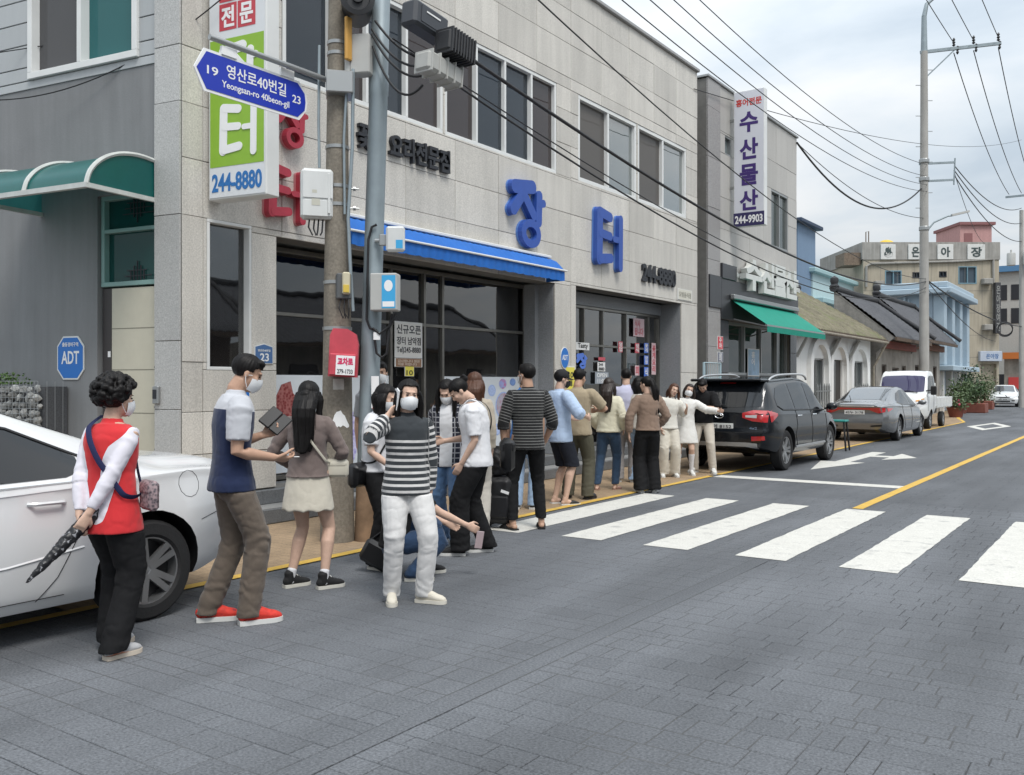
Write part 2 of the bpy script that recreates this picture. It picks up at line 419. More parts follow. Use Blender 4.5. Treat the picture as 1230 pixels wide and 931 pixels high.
def block_mesh(mb, cx_, cy_, w, h, dz, mi=0, j=0.0024):
    a, b_ = w/2-j, h/2-j; c = 0.003
    v = [(cx_-a,cy_-b_,-0.009),(cx_+a,cy_-b_,-0.009),(cx_+a,cy_+b_,-0.009),(cx_-a,cy_+b_,-0.009),
         (cx_-a,cy_-b_,dz-c),(cx_+a,cy_-b_,dz-c),(cx_+a,cy_+b_,dz-c),(cx_-a,cy_+b_,dz-c),
         (cx_-a+c,cy_-b_+c,dz),(cx_+a-c,cy_-b_+c,dz),(cx_+a-c,cy_+b_-c,dz),(cx_-a+c,cy_+b_-c,dz)]
    mb.add(v, [(0,1,5,4),(1,2,6,5),(2,3,7,6),(3,0,4,7),(4,5,9,8),(5,6,10,9),(6,7,11,10),(7,4,8,11),(8,9,10,11)], mi)
rest = MB(); cache = {}
for i, (cx_, cy_, w, h, a) in enumerate(blocks):
    dz = random.uniform(-0.0008, 0.0004)
    if i < 300:
        key = (round(w, 2), round(h, 2))
        if key not in cache:
            q = MB(); block_mesh(q, 0, 0, w, h, 0); cache[key] = q.mesh('paving_block'); cache[key].materials.append(M_ROAD)
        o = bpy.data.objects.new('paving_block', cache[key]); COL.objects.link(o); o.location = (cx_, cy_, dz); o.rotation_euler = (random.gauss(0,.0012), random.gauss(0,.0012), random.gauss(0,.003)); o.parent = road_root
    else: block_mesh(rest, cx_, cy_, w, h, dz)
r_ = rest.build('paving_blocks_beyond', M_ROAD, road_root); r_['kind'] = 'stuff'
seam = MB(); seam.box(-2.874,-2.741,1.6,YSPLIT,-0.02,-0.0005)
seam.build('paving_seam', road_mat('seam_asphalt', False), road_root)

# pavement in front of the houses, with a flush kerb, and markings
pv = MB()
PE = [(-6.064,3.4),(-6.064,40),(-6.9,44),(-8.1,51),(-8.6,64),(-9.6,78)]
pv.add([(x,y,0.006) for x,y in PE]+[(x,y,0.006) for x,y in [(-13.5,78),(-12.5,60),(-9.6,44),(-9.4,3.4)]], [tuple(range(10))])
struct(pv.build('pavement', M_PAVE))
_N = M_PAVE.node_tree.nodes; _L = M_PAVE.node_tree.links; _b = _N['Principled BSDF']; _src = _b.inputs['Base Color'].links[0].from_socket
_br = _N.new('ShaderNodeTexBrick'); _br.inputs['Scale'].default_value = 1; _br.inputs['Mortar Size'].default_value = .004; _br.inputs['Brick Width'].default_value = .2; _br.inputs['Row Height'].default_value = .1
_g = _N.new('ShaderNodeNewGeometry'); _L.new(_g.outputs['Position'], _br.inputs['Vector'])
_mx = _N.new('ShaderNodeMixRGB'); _m = _N.new('ShaderNodeMath'); _m.operation = 'MULTIPLY'; _m.inputs[1].default_value = .45; _L.new(_br.outputs['Fac'], _m.inputs[0]); _L.new(_m.outputs[0], _mx.inputs[0]); _L.new(_src, _mx.inputs[1]); _mx.inputs[2].default_value = (.09,.07,.05,1); _L.new(_mx.outputs[0], _b.inputs['Base Color'])
def marking(name, polys, m, z=0.0035):
    mb = MB()
    for p in polys: mb.add([(x, y_, z) for x, y_ in p], [tuple(range(len(p)))])
    return struct(mb.build(name, m))
def ragged(x0, x1, y0, y1, n=26, a=0.006):
    P = []
    for k in range(n+1): P.append((x0+random.uniform(-a,a), y0+(y1-y0)*k/n))
    for k in range(n, -1, -1): P.append((x1+random.uniform(-a,a), y0+(y1-y0)*k/n))
    return P[::-1]
cw = thing('crosswalk', (0,0,0), None, None); struct(cw)
for i in range(9):
    x0 = -5.83+0.92*i
    mb = MB(); p = ragged(x0, x0+0.46, 7.94+(-0.1 if i == 0 else 0), 11.66, 30); mb.add([(a, b_, 0.004) for a, b_ in p], [tuple(range(len(p)))])
    mb.build('crosswalk_bar', M_WHITE_P, cw)
struct(marking('yellow_edge_line', [ragged(-6.06,-5.95,-8,14.45,60,0.004), ragged(-6.06,-5.95,14.75,40,60,0.004), [(-8.3,64),(-8.5,64),(-8.1,51),(-6.9,44),(-6.06,40),(-5.95,40),(-6.75,44),(-7.93,51)][::-1]], M_YEL_P, 0.0095))
marking('yellow_centre_line', [ragged(-3.03,-2.90,11.75,40,60,0.004), [(-3.03,40),(-2.9,40),(-3.6,66),(-3.8,66)]], M_YEL_P, 0.0045)
marking('stop_line', [ragged(-5.93,-3.03,14.36,14.72,20,0.004)], M_WHITE_P)
ar = [(-5.0,16.6),(-4.55,18.6),(-4.83,18.6),(-4.83,20.2),(-4.45,20.2),(-4.45,19.5),(-3.95,20.4),(-4.45,21.4),(-4.45,20.6),(-4.83,20.6),(-4.83,21.6),(-5.12,21.6),(-5.12,18.6),(-5.4,18.6)]
marking('road_arrow', [ar], M_WHITE_P)
o_ = [(-4.5,33.6),(-4.05,37.2),(-4.95,40.2),(-5.35,36.2)]; cxm = sum(p[0] for p in o_)/4; cym = sum(p[1] for p in o_)/4
i_ = [(cxm+(x-cxm)*.62, cym+(y_-cym)*.62) for x, y_ in o_]
marking('road_diamond', [[o_[k], o_[(k+1)%4], i_[(k+1)%4], i_[k]] for k in range(4)], M_WHITE_P)
# ================================================================ SHARED BUILDING HELPERS
def glass(name, tint=(0.02,0.022,0.025), refl=1.0, clear=0.5, ior=1.5):
    """window glass: fresnel mirror over a partly clear, tinted pane"""
    if name in MATS: return MATS[name]
    m = bpy.data.materials.new(name); m.use_nodes = True; MATS[name] = m
    N = m.node_tree.nodes; L = m.node_tree.links
    for n in list(N): N.remove(n)
    out = N.new('ShaderNodeOutputMaterial'); fr = N.new('ShaderNodeFresnel'); fr.inputs[0].default_value = ior
    mu = N.new('ShaderNodeMath'); mu.operation = 'MULTIPLY'; mu.inputs[1].default_value = refl; mu.use_clamp = True; L.new(fr.outputs[0], mu.inputs[0])
    gl = N.new('ShaderNodeBsdfGlossy'); gl.inputs['Roughness'].default_value = 0.015
    df = N.new('ShaderNodeBsdfDiffuse'); df.inputs[0].default_value = (*tint, 1)
    tr = N.new('ShaderNodeBsdfTransparent'); tr.inputs[0].default_value = (0.8,0.82,0.82,1)
    # slight waviness so reflections bend as in real panes
    g = N.new('ShaderNodeNewGeometry'); nz_ = N.new('ShaderNodeTexNoise'); nz_.inputs['Scale'].default_value = 1.6; nz_.inputs['Detail'].default_value = 1; L.new(g.outputs['Position'], nz_.inputs['Vector'])
    bp = N.new('ShaderNodeBump'); bp.inputs['Strength'].default_value = 0.05; bp.inputs['Distance'].default_value = 0.05; L.new(nz_.outputs[0], bp.inputs['Height']); L.new(bp.outputs[0], gl.inputs['Normal'])
    m1 = N.new('ShaderNodeMixShader'); m1.inputs[0].default_value = clear; L.new(df.outputs[0], m1.inputs[1]); L.new(tr.outputs[0], m1.inputs[2])
    m2 = N.new('ShaderNodeMixShader'); L.new(mu.outputs[0], m2.inputs[0]); L.new(m1.outputs[0], m2.inputs[1]); L.new(gl.outputs[0], m2.inputs[2])
    L.new(m2.outputs[0], out.inputs[0]); return m
class Plane:
    """wall plane: u along the wall, v up, d outwards"""
    def __init__(s, org, udir, ndir): s.o = Vector((org[0], org[1], 0)); s.u = Vector((udir[0], udir[1], 0)).normalized(); s.n = Vector((ndir[0], ndir[1], 0)).normalized(); s.up = Vector((0,0,1)); s.hand = 1 if s.u.cross(s.up).dot(s.n) > 0 else -1
    def p(s, u, v, d=0.0): return s.o+s.u*u+s.n*d+Vector((0,0,v))
    def M(s, d=0.0):
        q = s.o+s.n*d
        return Matrix(((s.u.x,0,s.n.x,q.x),(s.u.y,0,s.n.y,q.y),(0,1,0,0),(0,0,0,1)))
    def box(s, mb, u0, u1, v0, v1, d0, d1, mi=0, b=0.0):
        n0 = len(mb.f)
        if b: mb.cbox(u0,u1,v0,v1,d0,d1,b,mi,s.M())
        else: mb.box(u0,u1,v0,v1,d0,d1,mi,s.M())
        if s.hand < 0: mb.f[n0:] = [f[::-1] for f in mb.f[n0:]]
        return mb
    def seen(s, px):                      # u of the point of this wall seen at picture column px, and its depth
        r = ray(px); a = np.array([[r[0], -s.u.x],[r[1], -s.u.y]]); t, u = np.linalg.solve(a, np.array([s.o.x, s.o.y])); return u, t
    def z(s, px, py): return zat(py, s.seen(px)[1])
    def text(s, mb, body, u0, u1, v0, v1, d0=0.0, depth=0.01, bold=0.0, mi=0, **k):
        if s.hand > 0: lettering(mb, body, s.p(u0, v0, d0), s.u, s.up, u1-u0, v1-v0, depth, bold, mi, **k)
        else: lettering(mb, body, s.p(u1, v0, d0), -s.u, s.up, u1-u0, v1-v0, depth, bold, mi, **k)
def subtract(rect, holes):
    out = [rect]
    for h in holes:
        nxt = []
        for (a,b,c,d) in out:
            if h[0] >= b or h[1] <= a or h[2] >= d or h[3] <= c: nxt.append((a,b,c,d)); continue
            if h[2] > c: nxt.append((a,b,c,h[2]))
            if h[3] < d: nxt.append((a,b,h[3],d))
            lo, hi = max(c,h[2]), min(d,h[3])
            if h[0] > a: nxt.append((a,h[0],lo,hi))
            if h[1] < b: nxt.append((h[1],b,lo,hi))
        out = nxt
    return [r for r in out if r[1]-r[0] > 0.012 and r[3]-r[2] > 0.012]
def wall_core(name, pl, rect, holes, d0, d1, m, parent):
    mb = MB()
    for (a,b,c,d) in subtract(rect, holes): pl.box(mb, a,b,c,d,d0,d1)
    return mb.build(name, m, parent)
def panels(name, pl, us, vs, holes, m, parent, thick=0.03, d0=0.0, gap=0.006, jit=0.003):
    for i in range(len(us)-1):
        for j in range(len(vs)-1):
            for (a,b,c,d) in subtract((us[i],us[i+1],vs[j],vs[j+1]), holes):
                if b-a < 0.03 or d-c < 0.03: continue
                mb = MB(); pl.box(mb, a+gap/2, b-gap/2, c+gap/2, d-gap/2, d0, d0+thick+random.uniform(-jit,jit), 0, 0.004)
                mb.build(name, m, parent)
def window(pl, u0, u1, v0, v1, mull, fm, gms, parent, fw=0.05, d=-0.08, proud=0.02, name='window', rails=(), sill=None, fdepth=0.08):
    """frame with panes; mull: inner mullion positions, rails: inner transom heights"""
    f = MB(); o = 0.001
    pl.box(f, u0,u1,v0,v0+fw,d,proud,0,.004); pl.box(f, u0,u1,v1-fw,v1,d,proud,0,.004)
    pl.box(f, u0,u0+fw,v0+fw,v1-fw,d,proud-o,0,.004); pl.box(f, u1-fw,u1,v0+fw,v1-fw,d,proud-o,0,.004)
    for q in mull: pl.box(f, q-fw*.42,q+fw*.42,v0+fw,v1-fw,d,proud-2*o,0,.004)
    for q in rails: pl.box(f, u0+fw,u1-fw,q-fw*.42,q+fw*.42,d,proud-3*o,0,.004)
    w = f.build(name, fm, parent)
    e = [u0+fw]+sorted(mull)+[u1-fw]; r = [v0+fw]+sorted(rails)+[v1-fw]; k = 0
    for i in range(len(e)-1):
        for j in range(len(r)-1):
            g = MB(); off = d+0.02+0.012*(i % 2)
            pl.box(g, e[i]-.005, e[i+1]+.005, r[j]-.005, r[j+1]+.005, off-0.006, off)
            g.build('pane', gms[k % len(gms)], w); k += 1
    return w
def rect_letters(strokes):                # stroke letters: ((x0,y0),(x1,y1),width) in a unit square
    return strokes
def stroke_letter(mb, strokes, pl, u0, u1, v0, v1, d0, depth, mi=0, ring=()):
    W, H = u1-u0, v1-v0; M = pl.M(); k = 0
    def put(poly, e):
        n0 = len(mb.f); mb.prism(poly, d0, d0+depth+e, M, mi)
        if pl.hand < 0: mb.f[n0:] = [f[::-1] for f in mb.f[n0:]]
    for (a, b, w) in strokes:
        ax, ay, bx, by = u0+a[0]*W, v0+a[1]*H, u0+b[0]*W, v0+b[1]*H
        if pl.hand < 0: ax, bx = u0+u1-ax, u0+u1-bx
        an = math.atan2(by-ay, bx-ax); r = w*W/2; poly = []
        for q in range(9): t = an+PI/2+PI*q/8; poly.append((ax+r*math.cos(t)*(1 if abs(math.cos(t))<2 else 1), ay+r*math.sin(t)))
        for q in range(9): t = an-PI/2+PI*q/8; poly.append((bx+r*math.cos(t), by+r*math.sin(t)))
        put(poly, 0.0012*k); k += 1
    for (c, rx, ry, w) in ring:
        cx_, cy_ = u0+c[0]*W, v0+c[1]*H
        if pl.hand < 0: cx_ = u0+u1-cx_
        n = 22; vs = []; fs = []
        for q in range(n):
            t = 2*PI*q/n
            for s_, dd in ((1,d0),(1,d0+depth+.0012*k),(0,d0+depth+.0012*k),(0,d0)):
                ax_, ay_ = (rx*W, ry*H) if s_ else ((rx-w)*W, (ry-w*W/H)*H)
                vs.append((cx_+ax_*math.cos(t), cy_+ay_*math.sin(t), dd))
        for q in range(n):
            q2 = (q+1) % n
            for c_ in range(4): c2 = (c_+1) % 4; fs.append((q*4+c_, q2*4+c_, q2*4+c2, q*4+c2))
        n0 = len(mb.f); mb.add(vs, fs, mi, M); k += 1
        if pl.hand < 0: mb.f[n0:] = [f[::-1] for f in mb.f[n0:]]
JANG = ([((.14,.86),(.62,.92),.22), ((.42,.86),(.10,.52),.19), ((.42,.74),(.66,.50),.17), ((.82,.82),(.80,.42),.17), ((.84,.70),(.94,.72),.13)], [((.58,.22),.27,.215,.125)])
TEO = ([((.16,.90),(.14,.10),.20), ((.18,.91),(.52,.86),.17), ((.18,.55),(.52,.53),.15), ((.18,.11),(.54,.15),.17), ((.66,.50),(.84,.50),.11), ((.90,.88),(.89,.02),.15)], [])

# ================================================================ THE CORNER RESTAURANT
M_GRAN = mat('granite_panel', (0.565,0.54,0.495), rough=0.5, var=0.06, vscale=1.2, fine=0.22, fscale=60, rnd=0.10, streak=0.13)
M_GRAN2 = mat('grey_granite', (0.25,0.262,0.275), rough=0.45, fine=0.28, fscale=75, rnd=0.05)
M_GRAND = mat('dark_granite', (0.085,0.088,0.095), rough=0.35, fine=0.30, fscale=80, var=0.1, vscale=2)
M_MORT = mat('joint_mortar', (0.17,0.165,0.155), rough=0.9, var=0.15)
M_FRAMEW = mat('white_window_frame', (0.70,0.71,0.70), rough=0.4, var=0.05, vscale=3)
M_STEEL = mat('stainless_frame', (0.52,0.52,0.50), rough=0.28, metal=0.9, var=0.1, vscale=4)
M_STEELD = mat('dull_steel_frame', (0.24,0.23,0.21), rough=0.35, metal=0.8, var=0.2, vscale=3)
M_ALU = mat('dull_aluminium', (0.35,0.36,0.36), rough=0.4, metal=0.7)
M_GLD = glass('dark_shop_glass', (0.014,0.014,0.015), 3.0, 0.45)
M_GLB = glass('bronze_film_glass', (0.060,0.050,0.050), 1.1, 0.15)
M_GLN = glass('navy_film_glass', (0.030,0.040,0.052), 1.3, 0.2)
M_GLG = glass('grey_screen_glass', (0.115,0.108,0.102), 0.5, 0.0)
M_GLS = glass('sky_mirror_glass', (0.15,0.18,0.18), 3.2, 0.2)
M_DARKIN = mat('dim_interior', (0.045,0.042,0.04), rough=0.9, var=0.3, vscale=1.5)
FX = -8.30
F = Plane((FX, 0), (0,1), (1,0))
CY0 = 5.84; CY1 = 19.13; TOP = 8.48
B = thing('corner_restaurant', (FX, CY0, 0), 'two-storey pale granite corner building with blue lettering and dark shop windows', 'building')
holes = [(6.18,6.77,1.70,3.32),(7.13,13.17,0.35,3.25),(13.86,18.29,0.18,3.27),(7.23,10.18,5.12,6.66),(10.22,13.23,5.12,6.66),(13.95,16.19,5.14,6.66),(16.25,18.55,5.14,6.66)]
wall = wall_core('wall', F, (CY0+.04,CY1,0.0,TOP-.02), holes, -0.30, 0.0, M_MORT, B)
ys = [CY0+.03,6.13,7.21,8.29,9.37,10.45,11.53,12.61,13.69,14.77,15.87,16.95,18.02,CY1]
zs = [0.36,0.80,1.25,1.78,3.32,3.92,4.50,5.09,5.68,6.27,6.86,7.45,8.04,TOP]
panels('granite_panel', F, ys, zs, holes, M_GRAN, wall)
side_d = (-.988,-.155); side_n = (.155,-.988)
S = Plane((FX+.03, CY0), side_d, side_n)
cp = MB(); cp.cbox(FX-.32, FX+.09, CY0-.03, CY1+.02, TOP, TOP+.07, .01)
cp.build('coping', mat('grey_coping', (0.33,0.33,0.33), rough=.6, var=.1), B)
# body behind the facade
bd = MB(); bd.box(-17.5, FX-.302, CY0+.6, CY1-.02, 3.30, TOP-.2)
bd.box(-17.5,-13.0,CY0+.6,CY1-.02,0,3.29)
bd.box(-13.0,FX-.302,CY1-.3,CY1-.02,0.0,3.29)
bd.build('rear_block', mat('rendered_wall', (0.36,0.36,0.34), rough=.9, var=.1), B)
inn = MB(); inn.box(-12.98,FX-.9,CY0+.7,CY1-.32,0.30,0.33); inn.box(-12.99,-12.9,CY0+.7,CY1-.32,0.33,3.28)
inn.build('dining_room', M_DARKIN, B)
# granite return on the side street
gr = wall_core('side_return', S, (0.0,0.365,0.0,TOP-.02), [], -0.3, -0.03, M_MORT, B)
panels('granite_panel', S, [0.0,0.365], [0.0,0.55,1.28,2.0,3.32,4.50,5.09,6.27,7.45,TOP], [], M_GRAN2 if False else mat('granite_return', (0.43,0.43,0.42), rough=.5, fine=.28, fscale=75, rnd=.12), gr, 0.03, -0.03)
# --- upper windows
window(F, 7.23,10.18,5.12,6.66,[8.0,8.64,9.41],M_FRAMEW,[M_GLN,M_GLB,M_GLN,M_GLB],B,.055)
window(F, 10.22,13.23,5.12,6.66,[10.99,11.73,12.48],M_FRAMEW,[M_GLB,M_GLN,M_GLN,M_GLB],B,.055)
window(F, 13.95,16.19,5.14,6.66,[15.06],M_FRAMEW,[M_GLG,M_GLS],B,.07,name='window')
window(F, 16.25,18.55,5.14,6.66,[17.40],M_FRAMEW,[M_GLG,M_GLS],B,.07,name='window')
# faint roller-blind battens seen through the bronze panes
# --- narrow ground-floor window
window(F, 6.18,6.77,1.70,3.32,[],M_FRAMEW,[M_GLD],B,.035,proud=.035)
# --- shop front, set back in a reveal
GX = -8.86; R = Plane((GX, 0), (0,1), (1,0))
rv = MB(); F.box(rv, 13.156,13.168,0.356,3.246,-.56,-.004)
F.box(rv, 13.05,13.1555,0.357,3.243,-.53,-.30)
rv.build('reveal', M_GRAN2, B)
sh = window(R, 7.13,13.17,0.36,3.24,[R.seen(405)[0],R.seen(469)[0],R.seen(509)[0],R.seen(531)[0]],M_STEELD,[M_GLD],B,.055,d=-.05,proud=.03,name='shop_front',rails=[2.42])
# printed poster band along the foot of the shop glass
M_POST = mat('poster_white', (0.62,0.66,0.70), rough=.45, var=.03)
pb = thing_part = MB()
for a, b_ in ((7.19,R.seen(405)[0]-.03),(R.seen(405)[0]+.03,R.seen(469)[0]-.03)):
    q = MB(); R.box(q, a,b_,0.44,1.66,-.012,-.004); q.build('window_poster', M_POST, B)
R.box(pb, R.seen(531)[0]+.03,13.11,0.44,1.66,-.012,-.004)
poster = pb.build('window_poster', M_POST, B)
def disc(pl, mb, u, v, ru, rv_, d, mi=0, n=24):
    poly = [(u+ru*math.cos(2*PI*k/n), v+rv_*math.sin(2*PI*k/n)) for k in range(n)]
    vs = [pl.p(a,b_,d) for a,b_ in poly]; f = tuple(range(n))
    mb.add(vs, [f if pl.hand > 0 else f[::-1]], mi)
def plate_mat(name, c1, c2, sc_):
    m = mat(name, c1, rough=.4); N = m.node_tree.nodes; L = m.node_tree.links
    g = N.new('ShaderNodeNewGeometry'); v = N.new('ShaderNodeTexVoronoi'); v.inputs['Scale'].default_value = sc_; L.new(g.outputs['Position'], v.inputs['Vector'])
    mx = N.new('ShaderNodeMixRGB'); mx.inputs[1].default_value = (*c1,1); mx.inputs[2].default_value = (*c2,1)
    mr = N.new('ShaderNodeMapRange'); mr.inputs[1].default_value = .2; mr.inputs[2].default_value = .7; L.new(v.outputs[0], mr.inputs[0]); L.new(mr.outputs[0], mx.inputs[0]); L.new(mx.outputs[0], N['Principled BSDF'].inputs['Base Color']); return m
M_PB = mat('print_blue', (0.20,0.32,0.62), rough=.4, var=.25, vscale=20); M_PB2 = mat('print_pale_blue', (0.36,0.47,0.74), rough=.4, var=.2, vscale=25)
M_PK = plate_mat('print_dishes', (0.42,0.18,0.24), (0.42,0.40,0.48), 14); M_PR = plate_mat('print_pink_dish', (0.55,0.12,0.26), (0.35,0.40,0.7), 16)
M_CRAB = plate_mat('print_red_meat', (0.18,0.018,0.02), (0.36,0.13,0.12), 26); M_LILAC = plate_mat('print_lilac', (0.32,0.30,0.62), (0.62,0.60,0.80), 18)
def pu(px, dx=0): return R.seen(px)[0]
pr = MB()
for k, (px, py, w, h, mi) in enumerate([(591,469,9,14,1),(604,461,9,12,3),(605,487,19,33,1),(597,516,9,14,1),(608,515,9,14,3),(616,459,7,9,0),(588,488,7,13,0)]):
    u, t = R.seen(px); v = zat(py, t); ru = abs(R.seen(px+w/2)[0]-u); rv_ = h/2/FPX*t
    disc(R, pr, u, v, ru, rv_, -.001-.0004*k, mi)
    if w > 15: disc(R, pr, u, v, ru*.88, rv_*.9, .0012, 2)
    elif mi == 3: disc(R, pr, u, v, ru*.7, rv_*.72, .0012+.0003*k, 3)
    else: disc(R, pr, u, v, ru*.78, rv_*.8, .0012+.0003*k, 4 if mi else 0)
pr.build('poster_print', [M_PB,M_PB2,M_PK,M_PR,mat('print_pale_blue2',(0.42,0.52,0.78),rough=.4,var=.3,vscale=40)], poster)
cr = MB(); u, t = R.seen(352)
poly = [(332,475),(338,462),(349,458),(352,472),(360,482),(356,500),(340,520),(331,520)]
cr.add([R.p(R.seen(x)[0], zat(y_, R.seen(x)[1]), .001) for x, y_ in poly], [tuple(range(len(poly)))[::-1]])
cr.build('poster_print', M_CRAB, poster)
cr = MB(); disc(R, cr, R.seen(424)[0], zat(524, R.seen(424)[1]), .08, .33, .001); cr.build('poster_print', M_LILAC, poster)
# --- entrance, set back
D = Plane((-8.80, 0), (0,1), (1,0))
rv = MB(); F.box(rv, 18.276,18.288,0.35,3.266,-.5,-.004); F.box(rv, 13.865,18.275,3.025,3.262,-.49,-.44)
rv.build('reveal', M_GRAN2, B)
ent = window(D, 13.87,18.27,0.35,3.02,[15.02,15.75,16.72,17.75],M_STEELD,[M_GLD],B,.05,d=-.05,proud=.03,name='entrance_door',rails=[2.28])
st = MB()
for (z0, z1, xa) in ((0.006,0.175,-7.92),(0.176,0.345,-8.235)):
    st.cbox(-8.85, xa, 6.0 if z0 > .1 else 5.9, 18.9, z0, z1, .012)
    for k in range(12): st.box(xa-.004, xa+.0015, 6.9+1.05*k, 6.906+1.05*k, z0+.01, z1-.012)
st.build('front_steps', mat('step_granite', (0.13,0.135,0.14), rough=.5, fine=.3, fscale=70, var=.15, vscale=2.5), B)
tr = MB(); tr.box(-8.29,-7.93,6.0,18.9,.1755,.1795); tr.build('step_tread', mat('tread_granite', (0.24,0.24,0.235), rough=.55, fine=.25, fscale=60, var=.12, vscale=2), B)
# stickers on the doors
M_STK = [mat('sticker_white',(0.75,0.75,0.74),rough=.4), mat('sticker_red',(0.55,0.09,0.12),rough=.4), mat('sticker_grey',(0.30,0.33,0.37),rough=.4), mat('sticker_blue',(0.09,0.19,0.62),rough=.4), mat('sticker_pink',(0.66,0.48,0.50),rough=.4), mat('sticker_black',(0.02,0.02,0.022),rough=.5)]
def sticker(px, py, w, h, mi, txt=None, mt=5, d=.036, depth=.002):
    u0, t = D.seen(px); u1 = D.seen(px+w)[0]; v1 = zat(py, t); v0 = zat(py+h, t)
    sk = MB(); D.box(sk, u0, u1, v0, v1, d-.0055, d, mi)
    if txt: D.text(sk, txt, u0+(u1-u0)*.12, u1-(u1-u0)*.12, v0+(v1-v0)*.08, v1-(v1-v0)*.08, d+.001, depth, .02, mt)
    sk.build('door_sticker', M_STK, ent)
sticker(690,411,16,9,0,'Tasty',5); sticker(717,429,8,4,1); sticker(716,435,9,11,0,'244\n8880',5); sticker(713,447,16,14,2,'OPEN\n11:00',0)
sticker(741,410,5,13,1,'영\n업',0); sticker(761,412,5,12,1,'정\n식',0); sticker(772,412,5,12,3,'꽃\n게',0); sticker(772,427,5,11,3,'장\n정',0); sticker(772,441,5,12,3,'식',0); sticker(781,412,5,38,4,'꽃\n게\n요\n리',1); sticker(761,439,5,12,4,'회',1); sticker(759,382,13,22,4,'식사\n됩니다',1)
sk = MB(); stroke_letter(sk, JANG[0], D, D.seen(690)[0], D.seen(703)[0], D.z(690,443), D.z(690,425), .036, .004, 3, JANG[1])
sk.build('door_sticker', M_STK, ent)
# --- awning over the shop front
M_BLUE = mat('blue_awning_cloth', (0.012,0.125,0.46), rough=.7, var=.12, vscale=3, bump=.3, bscale=30)
aw = thing('shop_awning', (FX+.03, 10.4, 3.25), 'long blue fabric awning folded over the shop windows', 'awning')
A0, A1 = 7.98, 12.88
cloth = MB(); prof = [(FX+.036,3.625),(FX+.12,3.617),(FX+.24,3.565),(-7.93,3.44),(-7.90,3.41)]
NA = 120
P1 = [[(x+.008*math.sin(j*.9)*i/4, A0+(A1-A0)*j/NA, z+.006*math.sin(j*2.1+i)) for i, (x, z) in enumerate(prof)] for j in range(NA+1)]
cloth.grid(P1)
P2 = [[(-7.90+.012*math.sin(j*1.7)*q, A0+(A1-A0)*j/NA, 3.41-.17*q-(.012*abs(math.sin(j*PI/6)) if q == 1 else 0)) for q in (0,.33,.66,1)] for j in range(NA+1)]
cloth.grid(P2)
for yy in (A0, A1): cloth.add([(x, yy, z) for x, z in prof]+[(-7.90,yy,3.24),(FX+.036,yy,3.24)], [tuple(range(7))])
cloth.build('canopy_cloth', M_BLUE, aw, smooth=50)
bar_ = MB(); bar_.tube([(-7.885,A0-.05,3.405),(-7.885,A1+.05,3.405)],.016,8); bar_.build('front_bar', M_FRAMEW, aw, smooth=40)
cs = MB(); cs.cbox(FX+.034,FX+.13,A0-.02,A1+.03,3.632,3.68,.01); cs.build('cassette', M_FRAMEW, aw)
# --- fixed lettering on the facade
M_BL = mat('blue_letter', (0.030,0.085,0.36), rough=.45, var=.06, vscale=6); M_RL = mat('red_letter', (0.40,0.035,0.06), rough=.5, var=.12, vscale=7)
M_BK = mat('black_letter', (0.022,0.024,0.03), rough=.5)
def fu(px): return F.seen(px)[0]
def sign_letter(name, L_, a, b_, y0_, y1_, m, label, depth, cat='letter sign', edge=None):
    t = thing(name, tuple(F.p((fu(a)+fu(b_))/2, F.z((a+b_)/2,y1_), .031)), label, cat)
    q = MB(); v1 = F.z((a+b_)/2, y0_); v0 = F.z((a+b_)/2, y1_)
    sq = lambda p: (.07+.80*p[0], .06+.88*p[1])
    L_ = ([(sq(x), sq(y_), w*.78) for x, y_, w in L_[0]], [(sq(c), rx*.82, ry*.88, w*.8) for c, rx, ry, w in L_[1]])
    stroke_letter(q, L_[0], F, fu(a), fu(b_), v0, v1, .045, depth, 0, L_[1]); q.build('letter_face', m, t)
    q = MB(); stroke_letter(q, [(x, y_, w*1.06) for x, y_, w in L_[0]], F, fu(a), fu(b_), v0, v1, .032, .03, 0, [(c, rx*1.02, ry*1.02, w*1.1) for c, rx, ry, w in L_[1]])
    q.build('letter_rim', edge or m, t); return t
M_BLE = mat('blue_letter_edge', (0.10,0.21,0.52), rough=.4)
sign_letter('syllable_sign', JANG, 600,653,213,304, M_BL, 'large blue raised syllable jang left of the other big blue letter', .10, edge=M_BLE)
sign_letter('syllable_sign', TEO, 704,746,248,326, M_BL, 'large blue raised syllable teo right of the other big blue letter', .10, edge=M_BLE)
M_RLE = mat('red_letter_edge', (0.52,0.20,0.22), rough=.5)
sign_letter('syllable_sign', JANG, 318,366,118,184, M_RL, 'red raised syllable partly hidden behind the green projecting sign', .10, edge=M_RLE)
sign_letter('syllable_sign', TEO, 306,366,196,270, M_RL, 'red raised syllable just above the white box on the concrete pole', .10, edge=M_RLE)
def small_letters(name, body, a, b_, y0_, y1_, m, label, depth=.05, bold=.035):
    um = (fu(a)+fu(b_))/2; tm = F.seen((a+b_)/2)[1]
    t = MB(); F.text(t, body, fu(a), fu(b_), zat(y1_, tm), zat(y0_, tm), .033, depth, bold)
    o = t.build(name, m); tag(o, label, 'letter sign'); return o
small_letters('phone_number_sign', '244-8880', 768,808,321,342, M_BK, 'black raised phone number above the glass entrance')
small_letters('trade_name_sign', '꽃게 요리전문점', 425,535,165,194, M_BK, 'row of black raised Korean letters under the upper windows', .06, .03)
